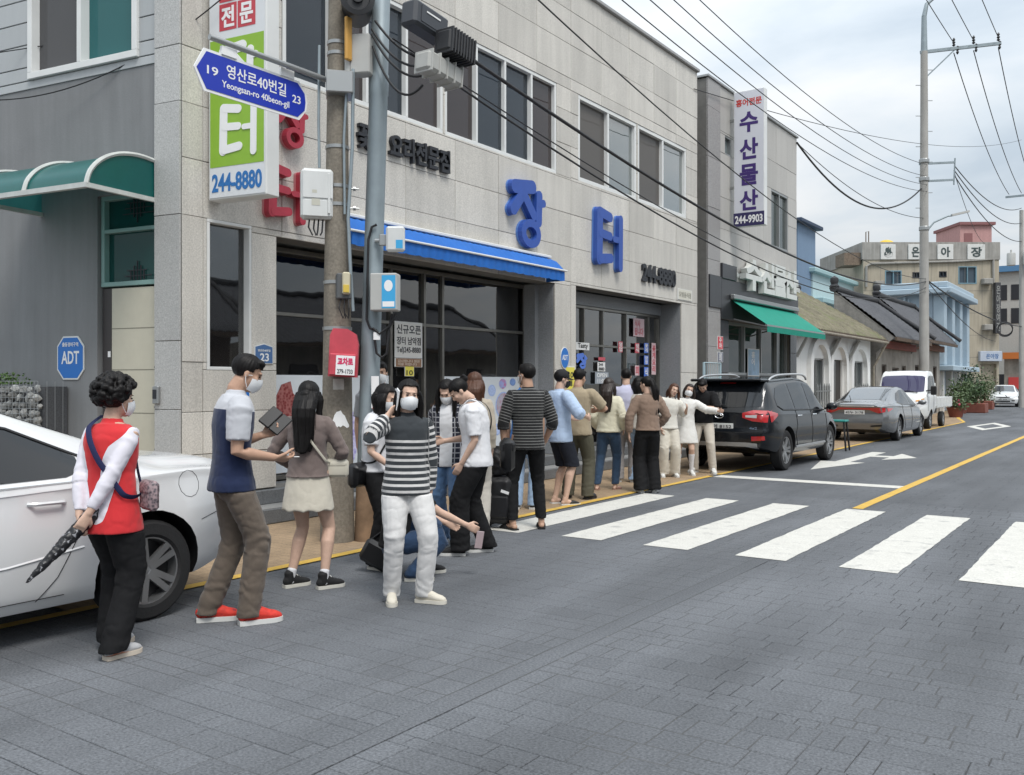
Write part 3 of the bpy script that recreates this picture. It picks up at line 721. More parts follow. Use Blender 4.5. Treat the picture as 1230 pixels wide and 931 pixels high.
# --- plates on the wall
def wall_plate(name, pl, px0, px1, py0, py1, m, label, cat, texts=(), rim=None, shape='box', d=.031, th=.012):
    u0, t0 = pl.seen(px0); u1, t1 = pl.seen(px1); tm = (t0+t1)/2; v1 = zat(py0, tm); v0 = zat(py1, tm)
    if u0 > u1: u0, u1 = u1, u0
    t = thing(name, tuple(pl.p((u0+u1)/2, v0, d)), label, cat)
    W, H = u1-u0, v1-v0; cu, cv = (u0+u1)/2, (v0+v1)/2
    def outline(s_):
        w, h = W/2*s_, H/2*s_
        if shape == 'octagon': c = .55; return [(cu-w,cv-h*c),(cu-w*c,cv-h),(cu+w*c,cv-h),(cu+w,cv-h*c),(cu+w,cv+h*c),(cu+w*c,cv+h),(cu-w*c,cv+h),(cu-w,cv+h*c)]
        if shape == 'oval': return [(cu+w*math.cos(2*PI*k/24), cv+h*math.sin(2*PI*k/24)) for k in range(24)]
        if shape == 'house': return [(cu-w,cv-h),(cu+w,cv-h),(cu+w,cv+h*.72),(cu,cv+h),(cu-w,cv+h*.72)]
        return [(cu-w,cv-h),(cu+w,cv-h),(cu+w,cv+h),(cu-w,cv+h)]
    def put(mb, poly, a, b_):
        n0 = len(mb.f); mb.prism(poly, a, b_, pl.M())
        if pl.hand < 0: mb.f[n0:] = [f[::-1] for f in mb.f[n0:]]
    q = MB(); put(q, outline(1.0), d, d+th); q.build('rim', rim or M_FRAMEW, t)
    q = MB(); put(q, outline(.93), d+th, d+th+.002); q.build('face', m, t)
    for k, (body, a, b_, c, e_, tmt) in enumerate(texts):
        q = MB(); pl.text(q, body, u0+W*a, u0+W*b_, v0+H*c, v0+H*e_, d+th+.0025+.0004*k, .0015, .02); q.build('lettering', tmt, t)
    return t
M_SBLUE = mat('sign_blue', (0.02,0.16,0.52), rough=.35); M_WTXT = mat('sign_white', (0.80,0.80,0.80), rough=.4); M_HBLUE = mat('house_plate_blue', (0.075,0.16,0.34), rough=.35)
wall_plate('house_number_plate', F, 303,325,413,437, M_HBLUE, 'blue house number plate reading 23 beside the narrow window', 'number plate', [('23',.28,.76,.12,.52,M_WTXT),('영산로40번길',.16,.84,.60,.72,M_WTXT)], shape='house')
wall_plate('security_plaque', F, 671,681,417,443, M_SBLUE, 'small blue oval security plaque left of the glass entrance', 'plaque', [('ADT',.18,.82,.40,.64,M_WTXT)], shape='oval')
wall_plate('security_plaque', F, 276,297,462,500, M_SBLUE, 'blue octagonal security plaque behind the man in the navy shirt', 'plaque', [('ADT',.18,.82,.36,.66,M_WTXT)], shape='octagon')
wall_plate('notice', F, 677,688,440,474, mat('notice_yellow',(0.75,0.66,0.10),rough=.5), 'yellow and white paper notice beside the entrance', 'notice', [('10\n월',.2,.8,.3,.8,M_BK)])
wall_plate('lintel_plate', F, 812,829,348,361, mat('cream_plate',(0.62,0.60,0.52),rough=.5), 'cream name plate on the wall right of the entrance', 'name plate', [('모범음식점',.08,.92,.25,.75,mat('plate_grey_text',(0.25,.24,.2)))])
no = wall_plate('opening_banner', R, 471,504,387,430, mat('banner_white',(0.70,0.69,0.66),rough=.5), 'white new-opening banner hung inside the shop window', 'banner', [('신규오픈',.06,.94,.66,.92,M_BK),('장터 남악점',.06,.94,.36,.58,M_BK),('Tel)245-8880',.06,.94,.10,.30,M_BK)], d=.04)
wall_plate('banner_foot', R, 471,504,430.5,441, mat('banner_brown',(0.26,0.15,0.09),rough=.5), 'brown strip of small print under the white opening banner', 'banner', [('감사합니다 많은\n이용 바랍니다',.1,.9,.15,.85,mat('pale_print',(.6,.5,.42)))], d=.04)
wall_plate('calendar_notice', R, 483,494,440,452, mat('notice_yellow',(0.75,0.66,0.10),rough=.5), 'small yellow paper with number 10 on the shop glass', 'notice', [('10',.15,.85,.1,.6,M_BK)], d=.042)

# ================================================================ SIDE HOUSE: grey wall, siding, door, canopy
M_GREYW = mat('grey_rendered_wall', (0.215,0.22,0.225), rough=.8, var=.07, vscale=1.3, streak=.14, fine=.04, bump=.15, bscale=40)
H = thing('side_house', tuple(S.p(2.5,0,-.05)), 'grey rendered side house with pale siding and a teal canopy over its door', 'house')
S2 = Plane(tuple(S.p(0,0,-.06))[:2], side_d, side_n)
def su(px): return S2.seen(px)[0]
zs_ = 4.96
wu0, wu1 = su(168), su(37); wz0 = S2.z(37,97)
dz1 = S2.z(150,232)
du0, du1 = .372, su(117)
sidew = wall_core('wall', S2, (.366,6.5,0,zs_), [(du0,du1,0,dz1)], -.3, 0, M_GREYW, H)
upw = wall_core('upper_wall', S2, (.366,6.5,zs_,8.3), [(wu0,wu1,wz0,6.55)], -.3, -.02, M_MORT, H)
M_SID = mat('pale_siding', (0.42,0.44,0.45), rough=.5, rnd=.06, streak=.06)
zz = zs_; k = 0
while zz < 8.2:
    for (a,b_,c,d_) in subtract((.372,6.5,zz,zz+.262), [(wu0,wu1,wz0,6.55)]):
        q = MB(); S2.box(q, a,b_,c+.004,d_-.008,-.02,.012,0,.004); q.build('siding_board', M_SID, upw)
        if d_-c > .2:
            for kk in range(4): q = MB()
    zz += .262; k += 1
fr = window(S2, wu0,wu1,wz0,6.55,[(wu0+wu1)/2+.02],M_FRAMEW,[mat('teal_blind',(0.030,0.115,0.118),rough=.35,spec=.6) if False else glass('teal_blind_glass',(0.03,0.125,0.13),.6,0.0), glass('grey_blind_glass',(0.085,0.085,0.088),.6,0.0)],H,.075,d=-.09,proud=.05)
# door with transom
M_CREAM = mat('cream_door', (0.50,0.475,0.385), rough=.45, var=.04); M_TEALF = mat('teal_frame', (0.20,0.33,0.31), rough=.45)
dzt = S2.z(150,345)
tw = window(S2, du0+.01,du1-.02,dzt+.02,dz1,[],M_TEALF,[glass('teal_pane',(0.012,0.06,0.055),.7,0.0)],H,.05,d=-.12,proud=-.03,name='transom_window',rails=[(dzt+dz1)/2+.12])
um = (du0+du1)/2-.06
for cz in ((dzt+dz1)/2+.42,(dzt+dz1)/2-.32):
    gl_ = MB()
    for k in range(-2,3): S2.box(gl_, um+k*.05-.005,um+k*.05+.005,cz-.22+abs(k)*.06,cz+.1-abs(k)*.05,-.09,-.08)
    for k in range(3): S2.box(gl_, um-.30+.08*k,um+.22-.03*k,cz-.12+k*.06-.005,cz-.12+k*.06+.005,-.088,-.082)
    gl_.build('lattice', M_BK, tw)
dl0, dl1 = du0+.015, su(130)
dr = MB(); S2.box(dr, dl0,dl1,0.12,dzt,-.10,-.045,0,.005); door = dr.build('door', M_CREAM, H)
ru = MB(); 
for px_y in (398,448,500,560): zq = S2.z(150,px_y-4); S2.box(ru, dl0+.01,dl1-.01,zq-.004,zq+.004,-.0448,-.0425)
ru.build('door_rail', mat('door_groove',(0.20,.19,.15)), door)
kn = MB()
for px_y in (393,441,489,540):
    zq = S2.z(178,px_y); c0 = S2.p(dl0+.055,zq,-.042)
    kn.prism([(-.022,0),(0,-.04),(.022,0),(0,.04)],0,.01, Matrix.Translation(c0) @ Matrix(((S2.u.x,0,S2.n.x,0),(S2.u.y,0,S2.n.y,0),(0,1,0,0),(0,0,0,1))))
kn.build('door_stud', M_BK, door, recalc=True)
lk = MB(); S2.box(lk, dl1+.004,du1-.03,.12,dzt,-.10,-.05); S2.box(lk, dl1+.03,dl1+.10,1.35,1.62,-.05,-.03,0,.005)
lk.build('door_jamb', mat('dark_jamb',(0.045,0.04,0.04),rough=.5), H)
tg = MB(); S2.box(tg, dl1+.02,dl1+.06,S2.z(122,429),S2.z(122,422),-.049,-.045); tg.build('door_label', M_WTXT, H)
wall_plate('security_plaque', S2, 70,102,404,456, M_SBLUE, 'blue octagonal security plaque on the grey wall left of the door', 'plaque', [('ADT',.17,.83,.36,.66,M_WTXT),('출동경비구역',.2,.8,.76,.86,M_WTXT)], shape='octagon', d=.002)
it = thing('intercom', tuple(S.p(.30,1.2,.0)), 'small grey door intercom on the granite strip beside the cream door', 'intercom')
q = MB(); S.box(q, .27,.355,S.z(187,485),S.z(187,464),.0,.035,0,.006); q.build('casing', M_ALU, it)
q = MB(); S.box(q, .295,.345,S.z(187,479),S.z(187,468),.0355,.04); q.build('screen', M_BK, it)
# canopy
M_TEAL = mat('teal_polycarbonate', (0.012,0.21,0.195), rough=.3, trans=.6, var=.08); M_TEALB = mat('canopy_rib', (0.52,0.54,0.52), rough=.5, var=.12, vscale=8)
ca = thing('door_canopy', tuple(S2.p(.9,3.3,0)), 'curved teal polycarbonate canopy with pale ribs over the cream door', 'canopy')
c0_, c1_ = .375, su(50)
zc0 = S2.z(182,240)-.02
arc = [(0.0,zc0+.40),(.25,zc0+.415),(.50,zc0+.375),(.70,zc0+.275),(.83,zc0+.14),(.88,zc0)]
arc = [tuple(a) for a in catmull(arc, 4)]
q = MB(); q.grid([[S2.p(c0_+(c1_-c0_)*j/6, z, d) for d, z in arc] for j in range(7)])
q.grid([[S2.p(c0_+(c1_-c0_)*j/6, z-.006, d-.004) for d, z in arc] for j in range(7)], flip=True)
for uu in (c0_, c1_): q.add([S2.p(uu, z, d) for d, z in arc]+[S2.p(uu, zc0, 0)], [tuple(range(len(arc)+1))])
q.build('sheet', M_TEAL, ca, smooth=60)
for j in range(3):
    q = MB(); uu = c0_+(c1_-c0_)*j/2; q.tube([S2.p(uu, z+.012, d+.01) for d, z in arc], .024, 6); q.build('rib', M_TEALB, ca, smooth=50)
q = MB(); q.bar(S2.p(c0_-.02,zc0,.885), S2.p(c1_+.02,zc0,.885), .05,.05)
for uu in (c0_, c1_): q.bar(S2.p(uu,zc0,0), S2.p(uu,zc0,.86), .04,.045)
q.build('gutter_bar', M_TEALB, ca)
# gabion planter
gb = thing('gabion_planter', tuple(S2.p(2.3,0,.35)), 'wire cage planter filled with stones against the grey wall', 'planter')
gu0, gu1 = su(85), 4.2; gz = S2.z(60,458)
M_STONE = mat('gabion_stone', (0.30,0.30,0.29), rough=.9, var=.25, vscale=9, rnd=.4, fine=.15)
rock = []
for k in range(4):
    b_ = bmesh.new(); bmesh.ops.create_icosphere(b_, subdivisions=1, radius=1)
    for v in b_.verts: v.co *= random.uniform(.72,1.1)
    me = bpy.data.meshes.new('stone'); b_.to_mesh(me); b_.free(); me.materials.append(M_STONE); rock.append(me)
org = ORG[gb.name]
u_ = gu0+.04; rows_ = 0
for zz in np.arange(gz-.09, gz-.62, -.085):
    u_ = gu0+.05+random.random()*.05
    while u_ < 2.85:
        o = bpy.data.objects.new('stone', random.choice(rock)); COL.objects.link(o); o.parent = gb
        o.location = S2.p(u_, zz+random.uniform(-.02,.02), .34+random.uniform(-.03,.03))-org
        s_ = random.uniform(.035,.062); o.scale = (s_*random.uniform(.9,1.5), s_, s_*random.uniform(.7,1.1)); o.rotation_euler = (random.random()*6,random.random()*6,random.random()*6)
        u_ += s_*1.75
q = MB(); S2.box(q, gu0+.03,gu1,0.0,gz-.06,.02,.30); q.build('stone_core', M_GRAND, gb)
q = MB()
for uu in np.arange(gu0, 3.0, .06): q.tube([S2.p(uu,0.5,.41), S2.p(uu,gz,.41)], .003, 4, False)
for zz in np.arange(gz, .6, -.06): q.tube([S2.p(gu0,zz,.411), S2.p(3.0,zz,.411)], .003, 4, False)
for dd in (.1,.2,.3): q.tube([S2.p(gu0,.5,dd), S2.p(gu0,gz,dd)], .003, 4, False)
q.build('wire_mesh', M_ALU, gb)
q = MB(); M_LEAF = mat('planter_leaf', (0.07,0.13,0.03), rough=.6, var=.3, vscale=20)
for k in range(420):
    p = S2.p(random.uniform(gu0+.5,3.1), gz-.03+random.random()**2*.12, random.uniform(.1,.42)); d = Vector((random.gauss(0,1),random.gauss(0,1),random.gauss(.4,.6))).normalized(); a_ = d.orthogonal().normalized()*.012
    q.add([p-a_, p+d*.03, p+a_, p-d*.005], [(0,1,2,3)])
q.build('leaves', M_LEAF, gb)['kind'] = 'stuff'
# ================================================================ NEIGHBOURING BUILDINGS
M_TILEW = mat('pale_tile_cladding', (0.45,0.435,0.41), rough=.5, rnd=.08, fine=.12, fscale=60, streak=.08)
M_GRANC = mat('speckled_column_granite', (0.31,0.30,0.295), rough=.45, fine=.38, fscale=55, rnd=.06)
M_BLKG = mat('black_granite', (0.055,0.057,0.064), rough=.25, fine=.25, fscale=60, rnd=.15)
# --- fish shop
fs = thing('fish_shop', (FX, 22.9, 0), 'two-storey grey tiled fish shop with dark granite ground floor', 'building')
NY0, NY1, NT = 19.70, 26.15, 8.55
nh = [(21.0,25.6,0.2,3.05),(24.0,25.4,5.2,6.75),(20.75,21.15,7.0,7.45)]
fw_ = wall_core('wall', F, (NY0,NY1,0,NT-.02), nh, -.30, 0, M_MORT, fs)
panels('cladding_panel', F, [20.43,21.4,22.4,23.4,24.4,25.3,NY1], [4.03,5.2,5.95,6.75,7.5,NT], nh, M_TILEW, fw_)
panels('column_panel', F, [NY0,20.43], [0.0,.8,1.6,2.4,3.2,4.4,5.6,6.75,7.9,NT], [], M_GRANC, fw_, .05)
panels('granite_panel', F, [20.43,21.0,22.2,23.4,24.6,25.6,NY1], [0.0,.6,1.2,1.8,2.4,3.05], nh, M_BLKG, fw_)
q = MB(); q.box(-16,FX-.302,NY0+.02,NY1-.02,0,NT-.1); q.box(FX-.302,FX-.02,NY1-.02,NY1,0,NT-.03); q.build('rear_block', mat('side_render',(0.30,0.30,0.29),rough=.9,var=.1,streak=.1), fs)
q = MB(); q.cbox(FX-.3,FX+.08,NY0-.04,NY1+.03,NT,NT+.06,.01); q.build('coping', M_ALU, fs)
q = MB(); F.box(q, 20.44,NY1+.01,3.06,4.02,-.02,.075,0,.01); F.box(q, 20.44,21.35,4.022,4.38,-.02,.10,0,.01); F.box(q, NY0+.02,20.42,3.30,4.05,.0,.085,0,.01); fas = q.build('fascia', mat('fascia_black',(0.03,0.031,0.035),rough=.3,fine=.3,fscale=50), fs)
M_GLF = glass('shop_pane_green', (0.05,0.065,0.06), 1.2, .2)
window(F, 21.0,25.6,1.75,3.05,[22.3,23.5,24.75],M_ALU,[M_GLF],fs,.07,d=-.16,proud=-.06,rails=[])
dd = window(F, 21.0,25.6,0.2,1.75,[21.35,22.6,23.5,24.9],mat('bronze_frame',(.045,.042,.04),rough=.4,metal=.4),[glass('frosted_grey',(0.20,0.21,0.20),.4,0.0)],fs,.08,d=-.16,proud=-.05,name='shop_door')
wall_plate('fish_poster', F, 900,914,419,452, mat('poster_sky',(0.28,0.44,0.62),rough=.4,var=.3,vscale=4), 'pale blue poster on the fish shop door', 'poster', [('홍\n어',.3,.6,.4,.9,M_WTXT)], d=-.05)
window(F, 24.0,25.4,5.2,6.75,[24.7],M_ALU,[glass('green_grey',(.06,.075,.07),1.4,.1)],fs,.06)
window(F, 20.75,21.15,7.0,7.45,[],M_ALU,[glass('pale_pane',(.2,.25,.26),2,.0)],fs,.04)
wall_plate('red_notice', F, 859,865.5,404,420, mat('notice_red',(0.58,0.05,0.07),rough=.4), 'small red notice on the black granite of the fish shop', 'notice', [('주\n차',.25,.75,.1,.9,M_WTXT)], d=.05)
wall_plate('grey_notice', F, 859,865.5,423,435, mat('notice_slate',(0.16,0.17,0.22),rough=.4), 'dark little notice below the red one on the fish shop', 'notice', [('금\n지',.25,.75,.1,.9,M_WTXT)], d=.05)
fl = thing('fascia_lettering', tuple(F.p(23.2,3.2,.08)), 'big pale raised letters above the green awning of the fish shop', 'letter sign')
M_SILV = mat('pale_letter', (0.62,0.63,0.60), rough=.3, var=.05)
for ch, a, b_, ya, yb in (('수',885,905,313,350),('산',904,922,316,354),('물',919,935,320,357),('산',932,949,325,360)):
    q = MB(); t = F.seen((a+b_)/2)[1]; F.text(q, ch, fu(a), fu(b_), zat(yb,t), zat(ya,t), .077, .16, .045); q.build('letter', M_SILV, fl)
for body, a, b_, ya, yb in (('전국\n택배가능',868,884,319,332),('도·소매\n244-9903',947,957,338,351)):
    q = MB(); t = F.seen((a+b_)/2)[1]; F.text(q, body, fu(a), fu(b_), zat(yb,t), zat(ya,t), .077, .02, .03); q.build('small_print', M_SILV, fl)
# gap between the two buildings
gp = thing('gap_wall', (-9.3,19.4,0), 'narrow brown wall set back between the two granite buildings', 'wall')
q = MB(); q.box(-9.4,-9.3,CY1-.02,NY0+.02,2.9,8.1); q.build('upper_render', mat('brown_render',(0.30,0.265,0.225),rough=.9,var=.15,streak=.15), gp)
q = MB(); q.box(-9.38,-9.31,CY1-.02,NY0+.02,2.6,2.895); q.box(-9.38,-9.31,CY1-.02,NY0+.02,1.2,1.75); q.build('green_glass', mat('green_board',(0.02,0.10,0.045),rough=.3,var=.6,vscale=8), gp)
q = MB(); q.box(-9.39,-9.3,CY1-.02,NY0+.02,0,2.59); q.build('lower_render', mat('blue_grey_render',(.26,.30,.34),rough=.8,var=.1), gp)
# white grille gate and blue bin leaning by the wall
gt = thing('wire_gate', (-8.15,18.9,0), 'pale blue wire gate standing against the wall beside the entrance', 'gate')
q = MB(); xg = -7.9; g0, g1 = 18.62, 19.55
q.tube([(xg,g0,.35),(xg,g0,2.0),(xg,g1,2.0),(xg,g1,.35),(xg,g0,.35)], .025, 6); q.build('gate_frame', mat('pale_blue_paint',(.42,.55,.60),rough=.5), gt, smooth=40)
q = MB()
for k in range(1,9): q.tube([(xg,g0+(g1-g0)*k/9,.36),(xg,g0+(g1-g0)*k/9,1.99)], .006, 5)
for k in range(1,5): q.tube([(xg+.006,g0,.35+1.65*k/5),(xg+.006,g1,.35+1.65*k/5)], .006, 5)
q.build('gate_wires', mat('pale_blue_paint',(.42,.55,.60),rough=.5), gt)
bn = thing('blue_drum', (-7.75,18.25,0), 'blue plastic water drum between the entrance and the wire gate', 'drum')
q = MB(); q.lathe([(.18,.18),(.20,.22),(.20,.9),(.21,.93),(.20,.96),(.20,1.25),(.16,1.33),(.07,1.36),(.07,1.42)],14,0,Matrix.Translation((-7.75,18.35,0))); q.build('drum_body', mat('drum_blue',(.05,.17,.42),rough=.4), bn, smooth=40)
# --- projecting sign of the fish shop
def box_sign(name, x_in, x_out, yy, z0, z1, th, label, fm, em, skew=0.0):
    """double-sided projecting box sign: face towards -Y"""
    t = thing(name, (x_in, yy, z0), label, 'sign')
    pl = Plane((x_in, yy), (1, skew), (skew, -1))
    W = x_out-x_in
    q = MB(); pl.box(q, 0,W,z0,z1,-th,-.004,0,.008); q.build('sign_box', em, t)
    q = MB(); pl.box(q, .02,W-.02,z0+.02,z1-.02,-.004,.004); q.build('sign_face', fm, t)
    q = MB()
    for zz in (z0+.3*(z1-z0), z0+.8*(z1-z0)): q.bar((x_in,yy+th*.5,zz),(x_in-.28,yy+th*.5,zz),.06,.06)
    q.build('bracket', M_ALU, t)
    return t, pl
t, pl = box_sign('fish_shop_sign', -8.15,-7.40,21.0,5.28,8.50,.20,'tall white projecting sign with four purple letters on the fish shop', mat('lightbox_lilac',(0.64,0.65,0.70),rough=.4), M_FRAMEW)
W = .75; z0, z1 = 5.28, 8.50; Hh = z1-z0
M_PURP = mat('purple_print',(0.055,0.028,0.16),rough=.4); M_REDP = mat('red_print',(0.55,0.06,0.05),rough=.4)
for ch, a, b_ in (('수',.69,.84),('산',.49,.645),('물',.30,.455),('산',.115,.265)):
    q = MB(); pl.text(q, ch, W*.2, W*.8, z0+Hh*a, z0+Hh*b_, .005, .003, .035); q.build('letter', M_PURP, t)
q = MB(); pl.text(q, '홍어전문', W*.08, W*.92, z0+Hh*.885, z0+Hh*.94, .005, .003, .03); q.build('lettering', M_REDP, t)
q = MB(); pl.box(q, 0.0,W,z0+.0,z0+Hh*.10,.0045,.010); q.build('phone_strip', mat('purple_dark',(0.035,0.03,0.10),rough=.4), t)
q = MB(); pl.text(q, '244-9903', W*.05, W*.95, z0+Hh*.02, z0+Hh*.08, .011, .003, .03); q.build('phone_number', M_WTXT, t)
# --- green awning
ga = thing('green_awning', (FX,23.5,3.0), 'green fabric awning stretched out over the fish shop door', 'awning')
a0, a1 = 21.05, 25.75; xo = -7.35
q = MB(); q.grid([[(FX+.08+(xo-FX-.08)*i/5, a0+(a1-a0)*j/16, 3.55-.62*i/5+.01*math.sin(j*2.3)*(i/5)) for i in range(6)] for j in range(17)])
q.grid([[(xo+.004, a0+(a1-a0)*j/16, 2.93-.17*i/2) for i in range(3)] for j in range(17)])
q.build('canopy_cloth', mat('green_cloth',(0.0,0.24,0.17),rough=.7,var=.1,vscale=5), ga, smooth=40)
q = MB()
for yy in (a0+.15,(a0+a1)/2,a1-.15): q.bar((FX+.08,yy,3.1),(xo-.05,yy,2.9),.03,.03)
q.bar((xo-.02,a0,2.915),(xo-.02,a1,2.915),.05,.04); q.cbox(FX+.08,FX+.2,a0-.1,a1+.1,3.56,3.68,.02); q.build('awning_frame', M_ALU, ga)

# ================================================================ LOW TILED HOUSES FURTHER ALONG
def tile_roof(parent, x_e, x_r, y0, y1, z_e, z_r, m, name='roof', pitch=.28, verge=None, amp=.045, thick=.10):
    n = max(4, int((y1-y0)/pitch)*4); R_ = 14; rows_ = []
    for j in range(n+1):
        yy = y0+(y1-y0)*j/n; ph = (j % 4)/4*2*PI; r = []
        for i in range(R_*2+1):
            s_ = i/(R_*2); step = (0.018 if i % 2 else -0.012)
            r.append((x_e+(x_r-x_e)*s_, yy, z_e+(z_r-z_e)*(s_**0.92)+amp*math.cos(ph)*.5+step))
        rows_.append(r)
    q = MB(); q.grid(rows_, flip=(x_r < x_e)); rf = q.build(name, m, parent, smooth=35)
    q = MB(); q.add([(x_e+.03,y0,z_e-thick),(x_e+.03,y1,z_e-thick),(x_r,y1,z_r-thick),(x_r,y0,z_r-thick)], [(0,1,2,3)])
    q.box(x_e-.02,x_e+.06,y0,y1,z_e-thick-.06,z_e-.03); q.build('eave_board', mat('eave_timber',(0.10,0.07,0.05),rough=.8,var=.3,vscale=4), rf)
    q = MB(); q.tube([(x_r,y0-.1,z_r+.06),(x_r,(y0+y1)/2,z_r+.03),(x_r,y1+.1,z_r+.06)], .16, 8)
    if verge: q.tube([(x_r,y1-.02,z_r+.1),((x_e+x_r)/2,y1-.02,(z_e+z_r)/2+.16),(x_e+.2,y1-.02,z_e+.16)], .09, 8)
    if verge == 2: q.tube([(x_r,y0+.02,z_r+.1),((x_e+x_r)/2,y0+.02,(z_e+z_r)/2+.16),(x_e+.2,y0+.02,z_e+.16)], .09, 8)
    q.build('ridge_tiles', mat('dark_ridge_tile',(0.035,0.036,0.04),rough=.7), rf, smooth=50)
    return rf
M_MOSS = mat('mossy_tiles',(0.155,0.14,0.095),rough=.95,var=.35,vscale=1.6,fine=.25,fscale=14,dirt=((.13,.15,.06),1.7,.52))
M_DTILE = mat('dark_roof_tiles',(0.075,0.077,0.085),rough=.75,var=.2,vscale=2.5,fine=.2,fscale=12)
M_WHW = mat('white_painted_wall',(0.80,0.80,0.78),rough=.7,var=.05,vscale=1.5,streak=.06)
ah = thing('arched_house', (-8.7,31.5,0), 'low white house with pointed arch windows and a mossy tiled roof', 'house')
HX = -8.75; A_ = Plane((HX,0),(0,1),(1,0)); hy0, hy1 = 26.6, 36.6
def au(px): return A_.seen(px)[0]
# arches: (left px, right px, kind)
ar_ = [(973,990,'w'),(997,1012,'d'),(1022,1037,'w')]
hol = [(au(a),au(b_),.95 if k=='w' else .1,2.35) for a,b_,k in ar_]
aw_ = wall_core('wall', A_, (hy0,hy1,0,3.2), hol, -.25, 0, M_WHW, ah)
q = MB(); q.box(-15,HX-.252,hy0,hy1,0,3.1); q.box(-15,HX-.02,hy1,hy1+.01,0,3.15); q.build('rear_block', M_WHW, ah)
q = MB(); q.add([(HX-.01,hy1+.012,3.1),(-11.7,hy1+.012,5.2),(-11.7,hy1+.012,3.1)], [(0,1,2)]); q.build('gable', M_WHW, ah)
M_GRILL = mat('grey_grille',(0.22,0.23,0.23),rough=.5)
for (a,b_,k) in ar_:
    u0, u1 = au(a), au(b_); um = (u0+u1)/2; w = (u1-u0)
    q = MB()
    def arch_pts(s_, n=10):
        hw = w/2*s_; P = []
        for i in range(n+1):
            t_ = i/n; P.append((um-hw*math.cos(t_*PI/2), 2.0+(.62*s_+.12)*math.sin(t_*PI/2)**.9))
        return P+[(2*um-p[0],p[1]) for p in P[::-1][1:]]
    out_, in_ = arch_pts(1.45), arch_pts(1.08); n = len(out_)
    out_ = [(out_[0][0],.2)]+out_+[(out_[-1][0],.2)]; in_ = [(in_[0][0],.2)]+in_+[(in_[-1][0],.2)]
    vs = [A_.p(p[0],p[1],d) for d in (.0,.14) for p in out_]+[A_.p(p[0],p[1],d) for d in (.0,.14) for p in in_]; n = len(out_); fsx = []
    for i in range(n-1):
        fsx += [(i,i+1,n+i+1,n+i),(3*n+i,3*n+i+1,2*n+i+1,2*n+i),(n+i,n+i+1,3*n+i+1,3*n+i)]
    q.add(vs, fsx); ac = q.build('arch_moulding', M_WHW, aw_, recalc=True)
    if k == 'w':
        wd = window(A_, u0,u1,.95,2.35,[um],M_ALU,[glass('house_pane',(.07,.08,.08),.8,0)],ah,.05,d=-.14,proud=-.04)
        q = MB()
        for i in range(6): uu = u0+(u1-u0)*(i+.5)/6; q.tube([A_.p(uu,.72,.2),A_.p(uu,1.45,.2),A_.p(uu,1.55,.2)],[.03,.03,.004],4)
        q.bar(A_.p(u0-.05,.85,.2),A_.p(u1+.05,.85,.2),.03,.03); q.bar(A_.p(u0-.05,1.3,.2),A_.p(u1+.05,1.3,.2),.03,.03); q.build('window_guard', M_GRILL, wd)
    else:
        q = MB(); A_.box(q, u0,u1,.1,2.35,-.12,-.07); d_ = q.build('door', mat('dark_door',(.03,.025,.022),rough=.5), ah)
        q = MB(); A_.box(q, um-.05,um+.05,.1,2.3,-.068,-.05); A_.box(q, u0,u0+.06,.1,2.35,-.07,-.04); q.build('door_frame', M_ALU, d_)
tile_roof(ah, -8.25,-11.7,26.3,37.0,3.22,5.35,M_MOSS)
for (yy, zz) in ((27.6,2.9),(31.0,2.9),(33.4,2.9)):
    q = MB(); q.bar((HX+.02,yy,zz-.55),(-8.35,yy,zz+.15),.10,.08); q.build('eave_brace', mat('grey_brace',(.40,.40,.38),rough=.8), ah)
q = MB(); q.tube([(-8.22,26.4,3.12),(-8.22,37.1,3.1)],.05,8); q.tube([(-8.22,36.9,3.1),(-8.6,36.8,2.3),(-8.68,36.8,2.2),(-8.68,36.8,.1)],.045,8); q.build('gutter', mat('old_gutter',(.28,.25,.2),rough=.7,var=.3), ah, smooth=40)
def low_house(name, label, x_f, y0, y1, z_e, z_r, wallm, beam, x_r=-10.25, verge=1, openings=()):
    h = thing(name, (x_f,(y0+y1)/2,0), label, 'house')
    pl = Plane((x_f,0),(0,1),(1,0)); ho = [(a,b_,c,d) for a,b_,c,d,_ in openings]
    wl_ = wall_core('wall', pl, (y0,y1,0,z_e), ho, -.25, 0, wallm, h)
    q = MB(); q.box(x_r-2,x_f-.252,y0,y1,0,z_e-.1); q.build('rear_block', wallm, h)
    tile_roof(h, x_f+.75, x_r, y0-.2, y1+.35, z_e, z_r, M_DTILE, verge=verge)
    q = MB(); q.add([(x_f+.72,y0-.19,z_e-.04),(x_r,y0-.19,z_r-.03),(x_r,y0-.19,2.6),(x_f-.1,y0-.19,2.6)], [(0,1,2,3)]); q.build('gable', mat('gable_plaster',(.26,.25,.235),rough=.9,var=.2,streak=.2), h)
    q = MB(); pl.box(q, y0,y1,z_e-.42,z_e-.12,.10,.24); q.build('eave_beam', beam, h)
    for (a,b_,c,d,k) in openings:
        window(pl, a,b_,c,d,[(a+b_)/2],mat('brown_frame',(.07,.055,.045),rough=.6),[glass('dim_pane',(.04,.04,.04),.8,0)],h,.07,d=-.15,proud=-.05,name='door' if c < .3 else 'window')
    return h
M_OLDW = mat('stained_plaster',(0.33,0.31,0.28),rough=.9,var=.3,vscale=1.4,streak=.25)
low_house('tiled_house', 'low plaster house with dark tiled roof behind the white truck', -8.7,37.3,43.6,3.35,5.25,M_OLDW,mat('red_beam',(.22,.06,.045),rough=.7,var=.2),openings=[(38.2,39.0,.2,2.3,0),(40.0,41.2,.9,2.2,0),(41.8,42.6,.2,2.3,0)])
